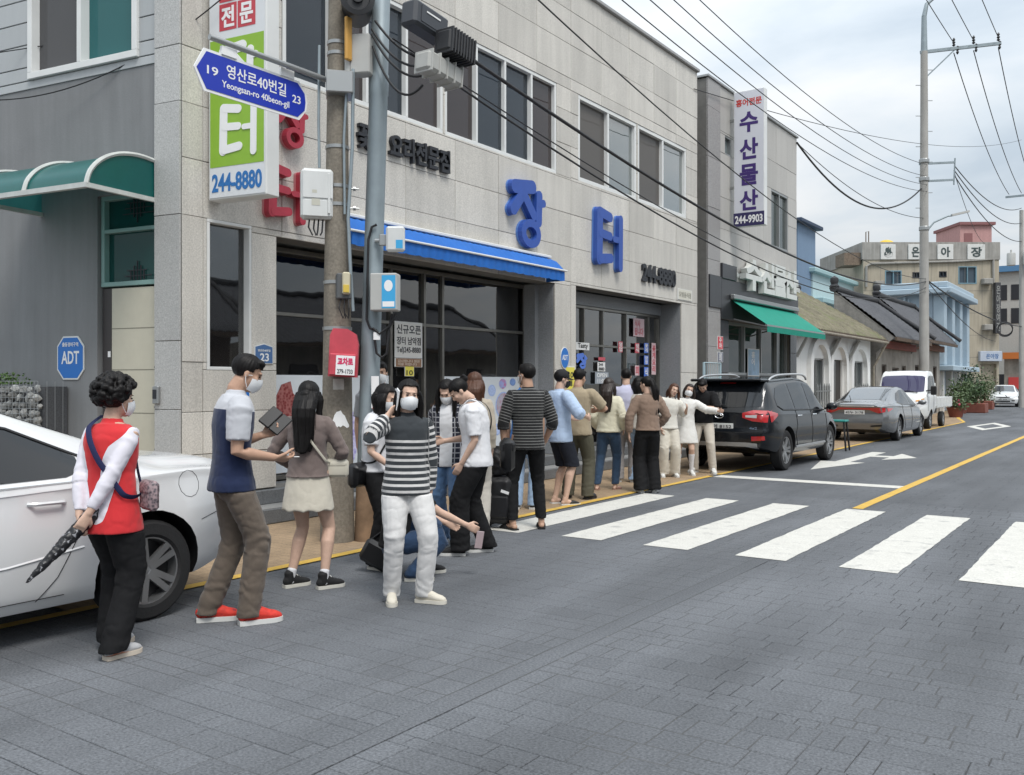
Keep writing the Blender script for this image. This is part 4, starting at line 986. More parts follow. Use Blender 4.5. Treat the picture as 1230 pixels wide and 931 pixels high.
low_house('tiled_house', 'farther low house with dark tiled roof beside the pale blue building', -8.9,44.2,51.6,3.55,5.55,M_OLDW,mat('brown_beam',(.20,.085,.05),rough=.7,var=.2),openings=[(45.5,46.5,.2,2.4,0),(47.5,49.0,.9,2.2,0),(49.8,50.8,.2,2.4,0)])
# ridge-end ornaments
for nm, p in (('first',(-10.25,37.15,5.3)),('second',(-10.25,44.0,5.6))):
    o = MB(); o.lathe([(.16,0),(.20,.10),(.13,.18),(.17,.3),(.15,.42),(.0,.52)],10,0,Matrix.Translation(p)); o = o.build('ridge_finial', mat('dark_ridge_tile',(0.035,0.036,0.04)), None, smooth=40)
    tag(o, f'dark clay finial on the {nm} end of the dark tiled ridge' if nm == 'second' else 'nearest dark clay finial rising over the mossy roof', 'roof ornament')
# --- pale blue building with columns
bb = thing('pale_blue_building', (-8.9,57,0), 'pale blue building with tall columns on its street front', 'building')
M_PBL = mat('pale_blue_wall',(0.30,0.38,0.45),rough=.7,var=.06,vscale=1,streak=.06); M_PBL2 = mat('pale_blue_trim',(0.36,0.45,0.52),rough=.7,var=.05)
q = MB(); q.box(-12,-9.5,53.1,61.3,0,6.3); q.build('wall', M_PBL, bb)
q = MB(); q.cbox(-12.3,-8.5,52.6,61.7,6.3,6.62,.05); q.cbox(-12.1,-8.7,52.8,61.5,6.62,6.95,.05); q.build('cornice', M_PBL2, bb)
for yy in (53.4,55.9,58.4,60.9):
    q = MB(); q.cbox(-9.48,-8.9,yy-.35,yy+.35,2.5,6.29,.04); q.build('column', M_PBL2, bb)
q = MB(); q.cbox(-9.49,-8.4,52.7,61.6,2.2,2.49,.04); q.build('ledge', M_PBL2, bb)
for yy in (53.4,55.9,58.4,60.9):
    q = MB(); q.box(-9.3,-9.0,yy-.2,yy+.2,0,2.19); q.build('pier', M_WHW, bb)
q = MB(); q.tube([(-10.9,53.0,6.2),(-10.9,53.0,2)],.07,6); q.tube([(-10.7,53.0,6.1),(-10.4,53.0,4)],.03,6); q.build('downpipe', M_PBL2, bb)
# --- terraced blue-white building far left behind the roofs
tb = thing('terraced_building', (-17,60,0), 'pale turquoise terraced building with a blue roof room behind the tiled roofs', 'building')
M_TQ = mat('turquoise_wall',(0.42,0.54,0.56),rough=.7,var=.05,streak=.05); M_DB = mat('slate_blue_wall',(0.16,0.235,0.34),rough=.7,var=.06,streak=.08)
q = MB(); q.box(-30,-17,58.6,68.8,0,6.6); q.box(-30,-17.6,58.9,68.8,6.6,8.6); q.build('wall', M_TQ, tb)
q = MB(); q.cbox(-30,-16.7,58.2,69.0,6.6,6.95,.05); q.cbox(-30,-17.3,58.5,69.0,8.6,8.9,.05); q.build('cornice', mat('turquoise_trim',(.30,.44,.46),rough=.7), tb)
q = MB(); q.box(-30,-17.7,56.2,59.8,0,11.4); q.build('roof_room', M_DB, tb)
q = MB(); q.cbox(-30,-17.3,55.7,60.2,11.4,11.65,.04); q.build('roof_slab', mat('navy_trim',(.03,.05,.09),rough=.6), tb)
# --- old hotel facing down the street
c1 = ray(1200); c0 = ray(1037); P1_ = (c1[0]*66, c1[1]*66); P0_ = (c0[0]*66, c0[1]*66)
ud = Vector((P1_[0]-P0_[0], P1_[1]-P0_[1])); HL = ud.length; ud.normalize()
HP = Plane(P0_, ud, (ud.y, -ud.x))
def hu(px): return HP.seen(px)[0]
def hz(py): return zat(py, 66)
ht = thing('old_hotel', (P1_[0],P1_[1],0), 'tall beige old hotel at the end of the street with letter tiles along its roof', 'building')
M_BEI = mat('beige_tile_wall',(0.37,0.33,0.26),rough=.8,var=.10,vscale=.6,streak=.22); M_GREYC = mat('bare_concrete',(0.30,0.29,0.27),rough=.9,var=.2,vscale=1.2,streak=.25)
wins = [(1063,1083,325,346),(1096,1105,327,334),(1128,1137,326,333),(1151,1173,320,341)]
hhol = [(hu(a),hu(b_),hz(d),hz(c)) for a,b_,c,d in wins]+[(hu(1178),hu(1197),0,hz(437))]
hw = wall_core('wall', HP, (0,HL,0,hz(312)), hhol, -.3, 0, M_BEI, ht)
q = MB(); HP.box(q, 0,HL,0,hz(312),-9,-.302); q.build('rear_block', M_BEI, ht)
q = MB(); HP.box(q, -.1,HL+.05,hz(312)+.002,hz(291),-9,.06); q.build('parapet', M_GREYC, ht)
q = MB()
for k in range(1,6): zz = 1.6*k+.2; HP.box(q, 0.02,HL-.02,zz-.012,zz+.012,-.02,.004)
for k in range(1,8): HP.box(q, HL*k/8-.012,HL*k/8+.012,.1,hz(313),-.02,.0035)
for (a,b_,c,d) in hhol: pass
q.build('tile_joints', M_MORT, ht)
q = MB(); q.tube([HP.p(hu(1040),hz(345),.12),HP.p(hu(1040),hz(320),.12),HP.p(hu(1046),hz(317),.12),HP.p(hu(1150),hz(314),.12),HP.p(hu(1192),hz(312),.12),HP.p(hu(1193),hz(400),.12)],.09,6); q.build('drain_pipe', M_GREYC, ht, smooth=40)
for k, ((a,b_,c,d), h_) in enumerate(zip(wins, hhol)):
    window(HP, h_[0],h_[1],h_[2],h_[3],[(h_[0]+h_[1])/2],mat('blue_sash',(.16,.27,.33),rough=.5) if k in (0,3) else M_BK,[glass('hotel_pane',(.06,.085,.11),.9,0)],ht,.07,d=-.15,proud=.03)
for a,b_,c,d in ((1049,1060,338,348),(1178,1189,335,342),(1179,1189,390,397)):
    q = MB(); HP.box(q, hu(a),hu(b_),hz(d),hz(c),.002,.45,0,.03); HP.box(q, hu(a)+.06,hu(b_)-.06,hz(d)+.06,hz(c)-.06,.451,.47); q.build('air_conditioner', M_GREYC, ht)
q = MB(); HP.box(q, hu(1178),hu(1197),0,hz(437),-.5,-.45); q.build('entrance', M_BK, ht)
q = MB(); HP.box(q, hu(1175),hu(1201),hz(434),hz(422),.002,.3,0,.02); eb = q.build('entrance_sign', mat('grey_lightbox',(.42,.47,.55),rough=.4), ht)
q = MB(); HP.text(q, '은아장', hu(1182),hu(1197),hz(431),hz(425),.301,.01,.02); q.build('lettering', M_HBLUE, eb)
q = MB(); HP.box(q, hu(1191.5),hu(1198),hz(401),hz(340),.13,.5,0,.02); vb = q.build('blade_sign', mat('dark_lightbox',(.05,.05,.055),rough=.4), ht)
q = MB(); HP.text(q, '은\n아\n장\n여\n관', hu(1192.4),hu(1197.2),hz(398),hz(344),.501,.01,.02); q.build('lettering', mat('dim_letter',(.25,.25,.24)), vb)
for ch, a, b_ in (('♨',1057,1075),('은',1090,1107),('아',1125,1144),('장',1161,1182)):
    q = MB(); HP.box(q, hu(a),hu(b_),hz(312),hz(294),.062,.16,0,.02); tt = q.build('letter_tile', mat('tile_white',(.60,.60,.58),rough=.5,var=.1), ht)
    q = MB(); HP.text(q, ch, hu(a+4),hu(b_-4),hz(309),hz(297),.161,.02,.03); q.build('lettering', mat('tile_letter',(.05,.07,.07)), tt)
q = MB(); HP.box(q, hu(1163),HL+.1,hz(291)+.002,hz(267),-5,-1.2); rr = q.build('roof_room', mat('pink_wall',(.42,.24,.23),rough=.8,var=.08,streak=.1), ht)
q = MB(); HP.box(q, hu(1161),HL+.3,hz(267)+.002,hz(263.5),-5.2,-1.0); HP.box(q, hu(1168),hu(1178),hz(288),hz(277),-1.19,-1.17); q.build('roof_room_slab', mat('dark_pink',(.22,.10,.10),rough=.8), rr)
q = MB(); q.ball(tuple(HP.p(hu(1078),hz(291)+.1,-2)), (.6,.6,.38),12,8); q.build('water_tank', mat('yellow_tank',(.62,.42,.03),rough=.5), ht, smooth=40)
q = MB(); HP.box(q, -1.3,-.12,hz(318),hz(303),-2,-.2); q.tube([HP.p(.3,hz(291),-.3),HP.p(.3,hz(278),-.3),HP.p(.5,hz(277),-.3),HP.p(.5,hz(291),-.3)],.04,5); q.build('balcony_shed', mat('rust_shed',(.16,.12,.09),rough=.9,var=.4), ht)
# --- buildings closing the street beyond the hotel
fb = thing('far_block', (-9.5,92,0), 'sliver of pale far building with a blue roof at the right edge', 'building')
q = MB(); q.box(-18,-8.6,88,98,0,11); q.build('wall', mat('far_wall',(.40,.40,.38),rough=.8,var=.1), fb)
q = MB(); q.box(-8.58,-8.2,87.7,98,5.0,5.5); q.build('side_canopy', M_OLDW, fb)
q = MB(); q.box(-18.3,-8.2,87.6,98.3,11,11.5); q.build('roof', mat('far_blue_roof',(.08,.20,.36),rough=.6), fb)
for zz in (1.0,6.6,8.6):
    for xx in (-10.6,-9.6): q = MB(); q.box(xx,xx+.7,87.96,88.02,zz,zz+1.3); q.build('window', M_BK, fb)
fb = thing('orange_shop', (-8.0,82,0), 'low far shop with an orange awning and red sign beside the far pole', 'shop')
q = MB(); q.box(-9.2,-7.2,80,86,0,3.4); q.build('wall', M_OLDW, fb)
q = MB(); q.box(-9.25,-6.4,79.5,86,3.4,3.9); q.build('awning', mat('orange_awning',(.55,.17,.04),rough=.6), fb)
q = MB(); q.box(-8.9,-7.4,79.9,79.99,1.1,2.0); q.build('shop_sign', mat('red_shop_sign',(.6,.07,.07),rough=.5), fb)
# --- the tiled houses across the street, seen mirrored in the shop glass
def mirror_house(y0, y1, z_e, z_r, label, wm):
    h = thing('opposite_house', (6.2,(y0+y1)/2,0), label, 'house')
    q = MB(); q.box(6.2,13,y0,y1,0,z_e); q.build('wall', wm, h)
    tile_roof(h, 5.3, 9.6, y0-.3, y1+.3, z_e, z_r, M_DTILE, verge=2)
    for k in range(3):
        yy = y0+(y1-y0)*(k+.5)/3; q = MB(); q.box(6.15,6.21,yy-.6,yy+.6,.5,2.2); q.build('window', M_BK, h)
mirror_house(-2.0,8.5,2.9,5.2,'dark tiled house across the street, mirrored in the left shop windows', M_OLDW)
mirror_house(9.6,18.0,3.1,5.8,'dark tiled house across the street, mirrored in the middle shop windows', mat('opp_brown',(.16,.12,.10),rough=.8,var=.2))
mirror_house(19.5,34.0,2.9,5.0,'dark tiled house across the street, mirrored in the glass entrance', M_OLDW)
# ================================================================ POLES, BOXES, SIGNS, CABLES
M_CONC = mat('pole_concrete', (0.215,0.19,0.155), rough=.9, var=.18, vscale=5, fine=.2, fscale=40, streak=.22, bump=.5, bscale=50, dirt=((.40,.39,.37),3.5,.66))
M_GALV = mat('galvanised_pole', (0.28,0.33,0.355), rough=.5, metal=.35, var=.12, vscale=4, streak=.12, dirt=((.20,.16,.12),1.5,.66))
M_BOXW = mat('white_box_plastic', (0.62,0.63,0.62), rough=.45, var=.06, vscale=5, streak=.08); M_BOXG = mat('grey_box_steel', (0.44,0.44,0.42), rough=.5, var=.05, streak=.05)
M_RUB = mat('black_cable_jacket', (0.018,0.018,0.02), rough=.55); M_STRAP = mat('pole_strap', (0.36,0.37,0.37), rough=.4, metal=.7)
PX, PY = -6.57, 6.43
def prad(z): return .168-.0155*z
cpole = thing('concrete_pole', (PX,PY,0), 'weathered concrete utility pole carrying the blue street sign', 'utility pole')
q = MB(); q.tube([(PX,PY,z) for z in np.linspace(0,10.5,22)], [prad(z) for z in np.linspace(0,10.5,22)], 28); q.build('pole_shaft', M_CONC, cpole, smooth=40)
for py in (53,66,96,116,178,225,247,340,395):
    z = zat(py, 9.03); q = MB(); q.lathe([(prad(z)+.001,z-.018),(prad(z)+.008,z-.016),(prad(z)+.008,z+.016),(prad(z)+.001,z+.018)],24,0,Matrix.Translation((PX,PY,0)),False); q.build('strap', M_STRAP, cpole, smooth=40)
camdir = Vector((-PX,-PY,0)).normalized(); camrt = Vector((-camdir.y, camdir.x, 0))   # towards the camera / to the right as seen
def at_pole(px, py, dist, cx_=None, base=(PX,PY), z=None):
    """point seen at column px, on the plane through the pole facing the camera, pushed `dist` towards the camera"""
    t = 9.03; r = ray(px); return Vector((r[0]*t, r[1]*t, zat(py, t)))+camdir*dist
def facing_box(mb, px0, px1, py0, py1, dist, depth, mi=0, b=.01, yaw=0.0):
    a = at_pole((px0+px1)/2, (py0+py1)/2, dist); w = (px1-px0)/FPX*9.03; h = (py1-py0)/FPX*9.03
    M = Matrix.Translation(a) @ Matrix.Rotation(math.atan2(camrt.y, camrt.x)+yaw, 4, 'Z')
    mb.cbox(-w/2,w/2,-depth/2,depth/2,-h/2,h/2,b,mi,M); return M, w, h
# conduits down the shaft
for pts, r, nm in (([(424,88),(423,180),(418,265),(421,330),(424,375)],.017,'conduit'),([(384,60),(383,150),(384,205)],.014,'conduit'),([(417,95),(413,170),(414,260)],.013,'conduit')):
    q = MB(); q.tube([at_pole(x, y_, prad(3)+.0) for x, y_ in pts], r, 8); q.build(nm, M_GALV, cpole, smooth=50)
for py in (230,253):
    q = MB(); q.tube([at_pole(419,py,.12), at_pole(431,py,.10)],.009,6); q.tube([at_pole(424,py,.12), at_pole(427,py,.115)],.022,6); q.build('bolt', M_STRAP, cpole)
q = MB(); facing_box(q, 392,424,92,118,.05,.30); q.build('sign_clamp', M_STRAP, cpole)
# --- things fixed to the concrete pole
tb_ = thing('telecom_box', tuple(at_pole(381,267,.12)), 'white telecom box strapped to the left of the concrete pole', 'box')
q = MB(); M, w, h = facing_box(q, 362,400,207,266,.10,.17,0,.03,yaw=.12); q.build('case', M_BOXW, tb_, smooth=30)
q = MB(); q.cbox(-w*.46,w*.46,-.095,-.086,-h*.10,h*.44,.01,0,M); q.cbox(w*.30,w*.38,-.10,-.09,-h*.4,h*.4,.01,0,M); q.cbox(-w*.46,w*.30,-.094,-.086,-h*.46,-h*.14,.01,0,M); q.build('lid', M_BOXW, tb_)
q = MB(); q.box(-.06,.02,-.0965,-.0945,-.12,-.055,0,M); q.build('label', mat('box_label',(.5,.49,.42)), tb_)
q = MB(); q.box(-.055,-.01,-.0965,-.0955,.0,.03,0,M); q.build('label', mat('box_label',(.5,.49,.42)), tb_)
for k, (x0, x1) in enumerate(((372,376),(378,380),(383,381),(388,385))):
    q = MB(); q.tube([at_pole(x0,266,.10), at_pole(x0-1,275+k*2,.11), at_pole(x1,285,.12)],.008,6); q.build('cable_tail', M_RUB, tb_)
jb = thing('junction_box', tuple(at_pole(431,93,.0)), 'pale grey junction box high on the concrete pole', 'box')
q = MB(); M, w, h = facing_box(q, 416,447,46,93,.05,.16,0,.012,yaw=-.35); q.build('case', M_BOXG, jb)
q = MB(); q.box(-w*.26,-w*.25,-.0835,-.08,-h*.46,h*.46,0,M); q.build('door_seam', M_BK, jb)
mt = thing('meter_box', tuple(at_pole(411,360,.1)), 'small dark meter box with yellow window on the concrete pole', 'box')
q = MB(); facing_box(q, 404,421,331,361,.15,.09,0,.01,yaw=.2); q.build('case', mat('meter_grey',(.10,.105,.11),rough=.5), mt)
q = MB(); facing_box(q, 411,420,330,356,.20,.06,0,.012,yaw=.2); q.build('cover', mat('meter_cream',(.55,.50,.36),rough=.4), mt)
q = MB(); facing_box(q, 412,419,345,354,.235,.01,0,.002,yaw=.2); q.build('window', mat('meter_yellow',(.62,.45,.08),rough=.4), mt)
for k in range(3): q = MB(); q.tube([at_pole(410+4*k,360,.17), at_pole(407+6*k,372,.2), at_pole(412+3*k,384,.18), at_pole(414,378,.18)],.006,6); q.build('cable_loop', M_RUB, mt)
lb = thing('leaflet_box', tuple(at_pole(413,452,.2)), 'red plastic leaflet box hung on the concrete pole', 'box')
a = at_pole(413,425,.245); M = Matrix.Translation(a) @ Matrix.Rotation(math.atan2(camrt.y, camrt.x)-.12, 4, 'Z') @ Matrix.Rotation(.05,4,'Y')
w, h = 33/FPX*9.03, 56/FPX*9.03
q = MB(); M_RED = mat('red_box_plastic',(.52,.065,.09),rough=.45,var=.12,vscale=9,streak=.12)
q.prism([(-w/2,-h/2),(w/2,-h/2),(w/2,h*.18),(w*.40,h*.40),(w*.1,h*.5),(-w*.40,h*.5),(-w/2,h*.36)],-.07,.05,M @ Matrix.Rotation(PI/2,4,'X')); q.build('case', M_RED, lb, recalc=True)
q = MB(); q.cbox(-w*.46,w*.46,-.10,-.0505,-h*.48,-h*.02,.012,0,M); q.build('pocket', M_RED, lb)
q = MB(); q.box(-w*.22,w*.44,-.1035,-.1005,-h*.46,-h*.06,0,M); pn = q.build('panel', M_WTXT, lb)
xr = M.to_3x3() @ Vector((1,0,0))
q = MB(); lettering(q, '교차로', M @ Vector((-w*.16,-.104,-h*.26)), xr, (0,0,1), w*.54, h*.16, .002, .05); q.build('lettering', mat('magenta_print',(.62,.03,.12)), pn)
q = MB(); lettering(q, '279-1733', M @ Vector((-w*.16,-.104,-h*.43)), xr, (0,0,1), w*.54, h*.09, .002, .02); q.build('phone_number', M_BK, pn)
pp = thing('paper_remnant', tuple(at_pole(408,515,.17)), 'torn white paper left on the concrete pole below the red box', 'paper')
q = MB(); t_ = 9.03
def on_shaft(px, z, off=.003):
    c = (PX*-_s+PY*_c); 
    s_ = (px-(CX+FPX*(PX*_c+PY*_s)/9.03))/FPX*8.9; rr = prad(z)+off; s_ = max(-rr*.97, min(rr*.97, s_)); dd_ = math.sqrt(rr*rr-s_*s_)
    return Vector((PX,PY,z))+camrt*s_+camdir*dd_
def patch(mb, cols, yt, yb, n=8, rag=0.0):
    P = []
    for i in range(n+1):
        px = cols[0]+(cols[1]-cols[0])*i/n; e_ = rag*random.uniform(-1,1); e2 = rag*random.uniform(-1,1)
        c_ = math.sin(PI*(i+.3)/(n+.6)) if rag else 1
        zt = zat(yb+(yt-yb)*c_, 8.87)+e_*.02; zb = zat(yb,8.87)+e2*.02
        P.append([on_shaft(px,zb), on_shaft(px,(zb+zt)/2), on_shaft(px,zt)])
    mb.grid(P)
patch(q, (397,419), 494,513,9,.8); q.build('sheet', M_WTXT, pp)
q = MB(); patch(q, (400,413),455,468,5); q.build('old_label', mat('faded_label',(.42,.41,.38),rough=.8,var=.2,vscale=20), pp)
# --- street name sign: arm along the street, arrow plate hung below
sg = thing('street_sign', (PX,PY-.2,4.2), 'blue arrow street name sign hung from the concrete pole', 'street sign')
az = 4.53; xa = -6.66
q = MB(); q.tube([(PX,PY-.1,az-.02),(xa,5.0,az+.02)],.026,10); q.build('arm', M_STRAP, sg, smooth=40)
SP = Plane((xa,0),(0,1),(1,0))
y0_, y1_ = YX(233,xa), YX(369,xa); zt_, zb_ = az-.09, az-.46
zm = (zt_+zb_)/2
def arrow(s_): 
    c0, c1 = y0_+s_, y1_-s_; zt, zb = zt_-s_, zb_+s_
    return [(c0,zm),(c0+.10,zb),(c1-.10,zb),(c1-.012,zm-.08),(c1,zm),(c1-.012,zm+.08),(c1-.10,zt),(c0+.10,zt)]
q = MB(); q.prism(arrow(0),-.012,.0,SP.M()); q.f = [f for f in q.f]; q.build('plate', M_WTXT, sg, recalc=True)
q = MB(); q.prism(arrow(.024),.001,.004,SP.M()); pl_ = q.build('plate_face', mat('street_sign_blue',(.012,.035,.40),rough=.35), sg, recalc=True)
L_ = y1_-y0_
for body, a, b_, c, d_ in (('19',.10,.19,.42,.62),('영산로40번길',.26,.79,.47,.80),('Yeongsan-ro 40beon-gil',.22,.82,.17,.38),('23',.85,.93,.40,.60)):
    q = MB(); lettering(q, body, SP.p(y0_+L_*a, zb_+(zt_-zb_)*c, .0045), (0,1,0), (0,0,1), L_*(b_-a), (zt_-zb_)*(d_-c), .002, .012); q.build('lettering', M_WTXT, pl_)
for f_ in (.28,.8):
    q = MB(); yy = y0_+L_*f_; q.box(xa-.015,xa+.015,yy-.08,yy+.08,zt_-.005,az-.02); q.build('hanger', M_WTXT, sg)
# --- projecting green sign of the restaurant
t, pl = box_sign('green_sign', -8.22,-7.43,6.16,3.50,6.9,.20,'white and green projecting box sign at the corner of the restaurant', mat('lightbox_white',(.66,.68,.70),rough=.4,var=.03), M_FRAMEW, skew=.155)
W = .79
q = MB(); pl.box(q, .03,W-.03,3.84,5.18,.0045,.007); q.build('green_field', mat('lime_print',(.245,.44,.035),rough=.4,var=.04), t)
for L_, a, b_, nm in ((TEO,3.95,4.50,'teo'),(JANG,4.56,5.12,'jang')):
    q = MB(); stroke_letter(q, [(x, y_, w*.95) for x, y_, w in L_[0]], pl, W*.17,W*.87,a,b_,.0075,.004,0,L_[1]); q.build('letter', M_WTXT, t)
q = MB(); pl.text(q, '244-8880', W*.07, W*.93, 3.575, 3.77, .005, .003, .03); q.build('phone_number', mat('phone_blue',(.02,.15,.42),rough=.4), t)
for ch, i, j in (('꽃',0,1),('게',1,1),('전',0,0),('문',1,0)):
    q = MB(); a = W*(.20+.32*i); b_ = 5.27+.30*j; pl.box(q, a,a+W*.30,b_,b_+.28,.0045,.007); tt = q.build('red_square', mat('red_square',(.50,.05,.07),rough=.4), t)
    q = MB(); pl.text(q, ch, a+.03,a+W*.30-.03,b_+.03,b_+.25,.0072,.003,.03); q.build('letter', M_WTXT, tt)
# --- steel pole
SX, SY = -6.36, 6.60; lean = Vector((.11,.11,0))/5.2
def sp(z): return Vector((SX,SY,z))+lean*z
spole = thing('steel_pole', (SX,SY,0), 'slim galvanised steel pole leaning beside the concrete pole', 'utility pole')
q = MB(); q.tube([sp(z) for z in (0,.02,1,2,3,4.4,4.42,4.6,4.62,6.5)], [.1,.1,.099,.097,.095,.093,.099,.099,.09,.085], 20); q.build('pole_shaft', M_GALV, spole, smooth=40)
q = MB(); q.tube([sp(0),sp(.55)],[.1045,.1035],20,False); q.build('rusty_foot', mat('rusty_paint',(.20,.13,.08),rough=.9,var=.4,vscale=6), spole, smooth=40)
def at_s(px, py, dist): 
    t = 9.05; r = ray(px); return Vector((r[0]*t, r[1]*t, zat(py, t)))+camdir*dist
q = MB(); facing_box(q, 445.5,454.5,452,490,.115,.004,0,.001); q.build('sticker', M_WTXT, spole)
q = MB(); facing_box(q, 447,454,486,491,.12,.003,0,.001); q.build('red_mark', M_REDP, spole)
q = MB(); facing_box(q, 448,456,400,409,.11,.01,0,.002); q.build('tag_plate', M_WTXT, spole)
for k, pts in enumerate(([(452,272),(446,275),(442,290),(441,340),(440,385),(444,395),(452,398)],[(453,398),(449,405),(452,425),(458,430),(464,425),(466,400),(470,378)],[(447,395),(455,402),(468,392),(474,378)])):
    q = MB(); q.tube([at_s(*p, .11+.012*k) for p in pts], .0125, 8); q.build('cable_loop', M_RUB, spole, smooth=60)
wb = thing('wifi_box', tuple(at_s(463,375,.1)), 'grey box with blue wireless sticker on the steel pole', 'box')
q = MB(); M, w, h = facing_box(q, 446,478,331,375,.13,.17,0,.01,yaw=-.30); q.build('case', M_BOXG, wb)
q = MB(); q.box(-w*.05,w*.46,-.088,-.0855,-h*.44,h*.44,0,M); stx = q.build('blue_sticker', mat('sticker_cyan',(.05,.36,.66),rough=.4), wb)
q = MB(); q.prism([(w*.2+.042*math.cos(2*PI*k/20),h*.16+.055*math.sin(2*PI*k/20)) for k in range(20)],.0885,.0895,M @ Matrix.Rotation(PI/2,4,'X')); q.box(-w*.02,w*.42,-.0895,-.0885,-h*.4,-h*.26,0,M); q.build('emblem', M_WTXT, stx, recalc=True)
ab = thing('antenna_box', tuple(at_s(474,305,.12)), 'small white antenna box clamped to the steel pole', 'box')
q = MB(); M, w, h = facing_box(q, 463,485,275,305,.14,.08,0,.02,yaw=-.2); q.build('case', M_BOXW, ab, smooth=30)
q = MB(); q.box(w*.05,w*.42,-.043,-.0405,-h*.38,-h*.05,0,M); q.build('blue_sticker', mat('sticker_cyan',(.05,.36,.66)), ab)
q = MB(); facing_box(q, 455,466,284,297,.10,.06,0,.006); q.tube([at_s(450,291,.10),at_s(468,291,.12)],.02,8); q.build('clamp', M_STRAP, ab)
# --- splice closures slung from the cables
def closure(name, label, px0, px1, py0, py1, m, dist, rib=0, tilt=.5, yaw=-.5):
    a = at_s((px0+px1)/2, (py0+py1)/2, dist); w = (px1-px0)/FPX*9; h = (py1-py0)/FPX*9
    t = thing(name, tuple(a), label, 'cable closure')
    M = Matrix.Translation(a) @ Matrix.Rotation(PI/2,4,'Z') @ Matrix.Rotation(tilt*.2,4,'Y')
    q = MB(); q.cbox(-w*.75,w*.75,-.10,.10,-h*.33,h*.33,.03,0,M); q.build('housing', m, t, smooth=30)
    q = MB()
    for k in range(rib): u = -w*.66+1.32*w*k/max(1,rib-1); q.cbox(u-.008,u+.008,-.112,.112,-h*.36,h*.36,.004,0,M)
    if not rib: q.box(-w*.5,w*.5,-.106,-.1005,-h*.2,h*.22,0,M)
    q.build('rib' if rib else 'cover', m, t); return t, M, w, h
M_CLO = mat('black_closure',(.022,.023,.026),rough=.5,var=.1); 
t, M, w, h = closure('cable_closure','large black cable closure with white label beside the steel pole',487,528,16,62,mat('slate_closure',(.05,.055,.065),rough=.5),.25)
q = MB(); q.box(-w*.3,w*.3,-.112,-.1065,h*.08,h*.12,0,M); q.build('label', M_WTXT, t)
closure('cable_closure','ribbed black cable closure between the two other closures',528,560,46,88,M_CLO,.22,9)
closure('cable_closure','pale grey cable box hanging below the black closures',503,545,78,114,mat('grey_closure',(.38,.38,.36),rough=.5,var=.1),.28,5)
hn = thing('cable_drum', tuple(at_pole(429,12,.2)), 'round black cable closure end between the two poles', 'cable closure')
M = Matrix.Translation(at_pole(429,10,.18)) @ Matrix.Rotation(math.atan2(camdir.y,camdir.x),4,'Z') @ Matrix.Rotation(PI/2,4,'Y')
q = MB(); q.lathe([(.13,-.35),(.15,-.3),(.15,.0),(.165,.03),(.165,.08),(.12,.09),(.11,.07),(.05,.07),(.05,.10),(.0,.10)],20,0,M,True); q.build('housing', M_CLO, hn, smooth=35)
q = MB(); q.cbox(-.02,.02,-.05,.03,-.36,.06,.01,0,Matrix.Translation(at_pole(419,35,.14))); q.build('orange_tie', mat('orange_tie',(.55,.30,.07),rough=.6), hn)
# --- far concrete pole with crossarm and lamps
fr_ = ray(1110); FPt = 37.0; QX, QY = fr_[0]*FPt, fr_[1]*FPt
def fz(py): return zat(py, FPt)
fp = thing('far_concrete_pole', (QX,QY,0), 'tall far concrete pole with crossarm rising behind the white truck', 'utility pole')
q = MB(); q.tube([(QX,QY,0),(QX,QY,fz(62))],[.205,.135],18); q.build('pole_shaft', mat('far_pole_concrete',(.36,.35,.33),rough=.9,var=.12,vscale=2,streak=.15), fp, smooth=40)
q = MB(); q.tube([(QX,QY,fz(62)),(QX,QY,fz(20))],[.13,.10],12); top = Vector((QX,QY,fz(20)))
rt = Vector((_c,_s,0))
q.tube([top, top+Vector((0,0,.5))+rt*.10, top+Vector((0,0,.75))+rt*.4, top+Vector((0,0,.85))+rt*.9],[.10,.08,.06,.05],8); q.build('lamp_mast', M_GALV, fp, smooth=50)
q = MB(); q.bar(tuple(Vector((QX,QY,fz(63)))-rt*.15), tuple(Vector((QX,QY,fz(52)))+rt*3.1), .10,.12); q.bar(tuple(Vector((QX,QY,fz(95)))), tuple(Vector((QX,QY,fz(58)))+rt*1.3), .05,.05); q.build('crossarm', M_GALV, fp)
for k, (d_, up_) in enumerate(((1.2,1),(2.0,1),(3.0,1),(1.35,-1),(2.1,-1),(3.05,-1))):
    c = Vector((QX,QY,fz(60)+.12*d_))+rt*d_; q = MB(); q.lathe([(.03,0),(.07,.05),(.03,.1),(.07,.15),(.03,.2),(.06,.26),(.02,.34)],8,0,Matrix.Translation(c) @ (Matrix.Identity(4) if up_ > 0 else Matrix.Rotation(PI,4,'X'))); q.build('insulator', M_CLO, fp)
for py, ln in ((197,1.25),(218,1.2)):
    q = MB(); q.bar(tuple(Vector((QX,QY,fz(py)))-rt*.2), tuple(Vector((QX,QY,fz(py-2)))+rt*ln), .06,.08); q.build('bracket', M_GALV, fp)
q = MB(); q.bar(tuple(Vector((QX,QY,fz(222)))+rt*1.2), tuple(Vector((QX,QY,fz(190)))+rt*1.25), .05,.05); q.build('bracket', M_GALV, fp)
for py in (196,218,277): q = MB(); q.lathe([(.19,0),(.2,.02),(.2,.14),(.19,.16)],16,0,Matrix.Translation((QX,QY,fz(py)))); q.build('band', M_STRAP, fp)
q = MB(); c = Vector((QX,QY,fz(276)))+rt*.15; q.tube([c, c+rt*.25+Vector((0,0,.3)), c+rt*.8+Vector((0,0,.55)), c+rt*1.0+Vector((0,0,.58))],.035,8); q.build('lamp_arm', M_GALV, fp, smooth=50)
q = MB(); d0 = c+rt*.95+Vector((0,0,.58)); q.bar(tuple(d0), tuple(d0+rt*.7+Vector((0,0,.16))), .18,.08); q.build('lamp_head', M_BOXG, fp)
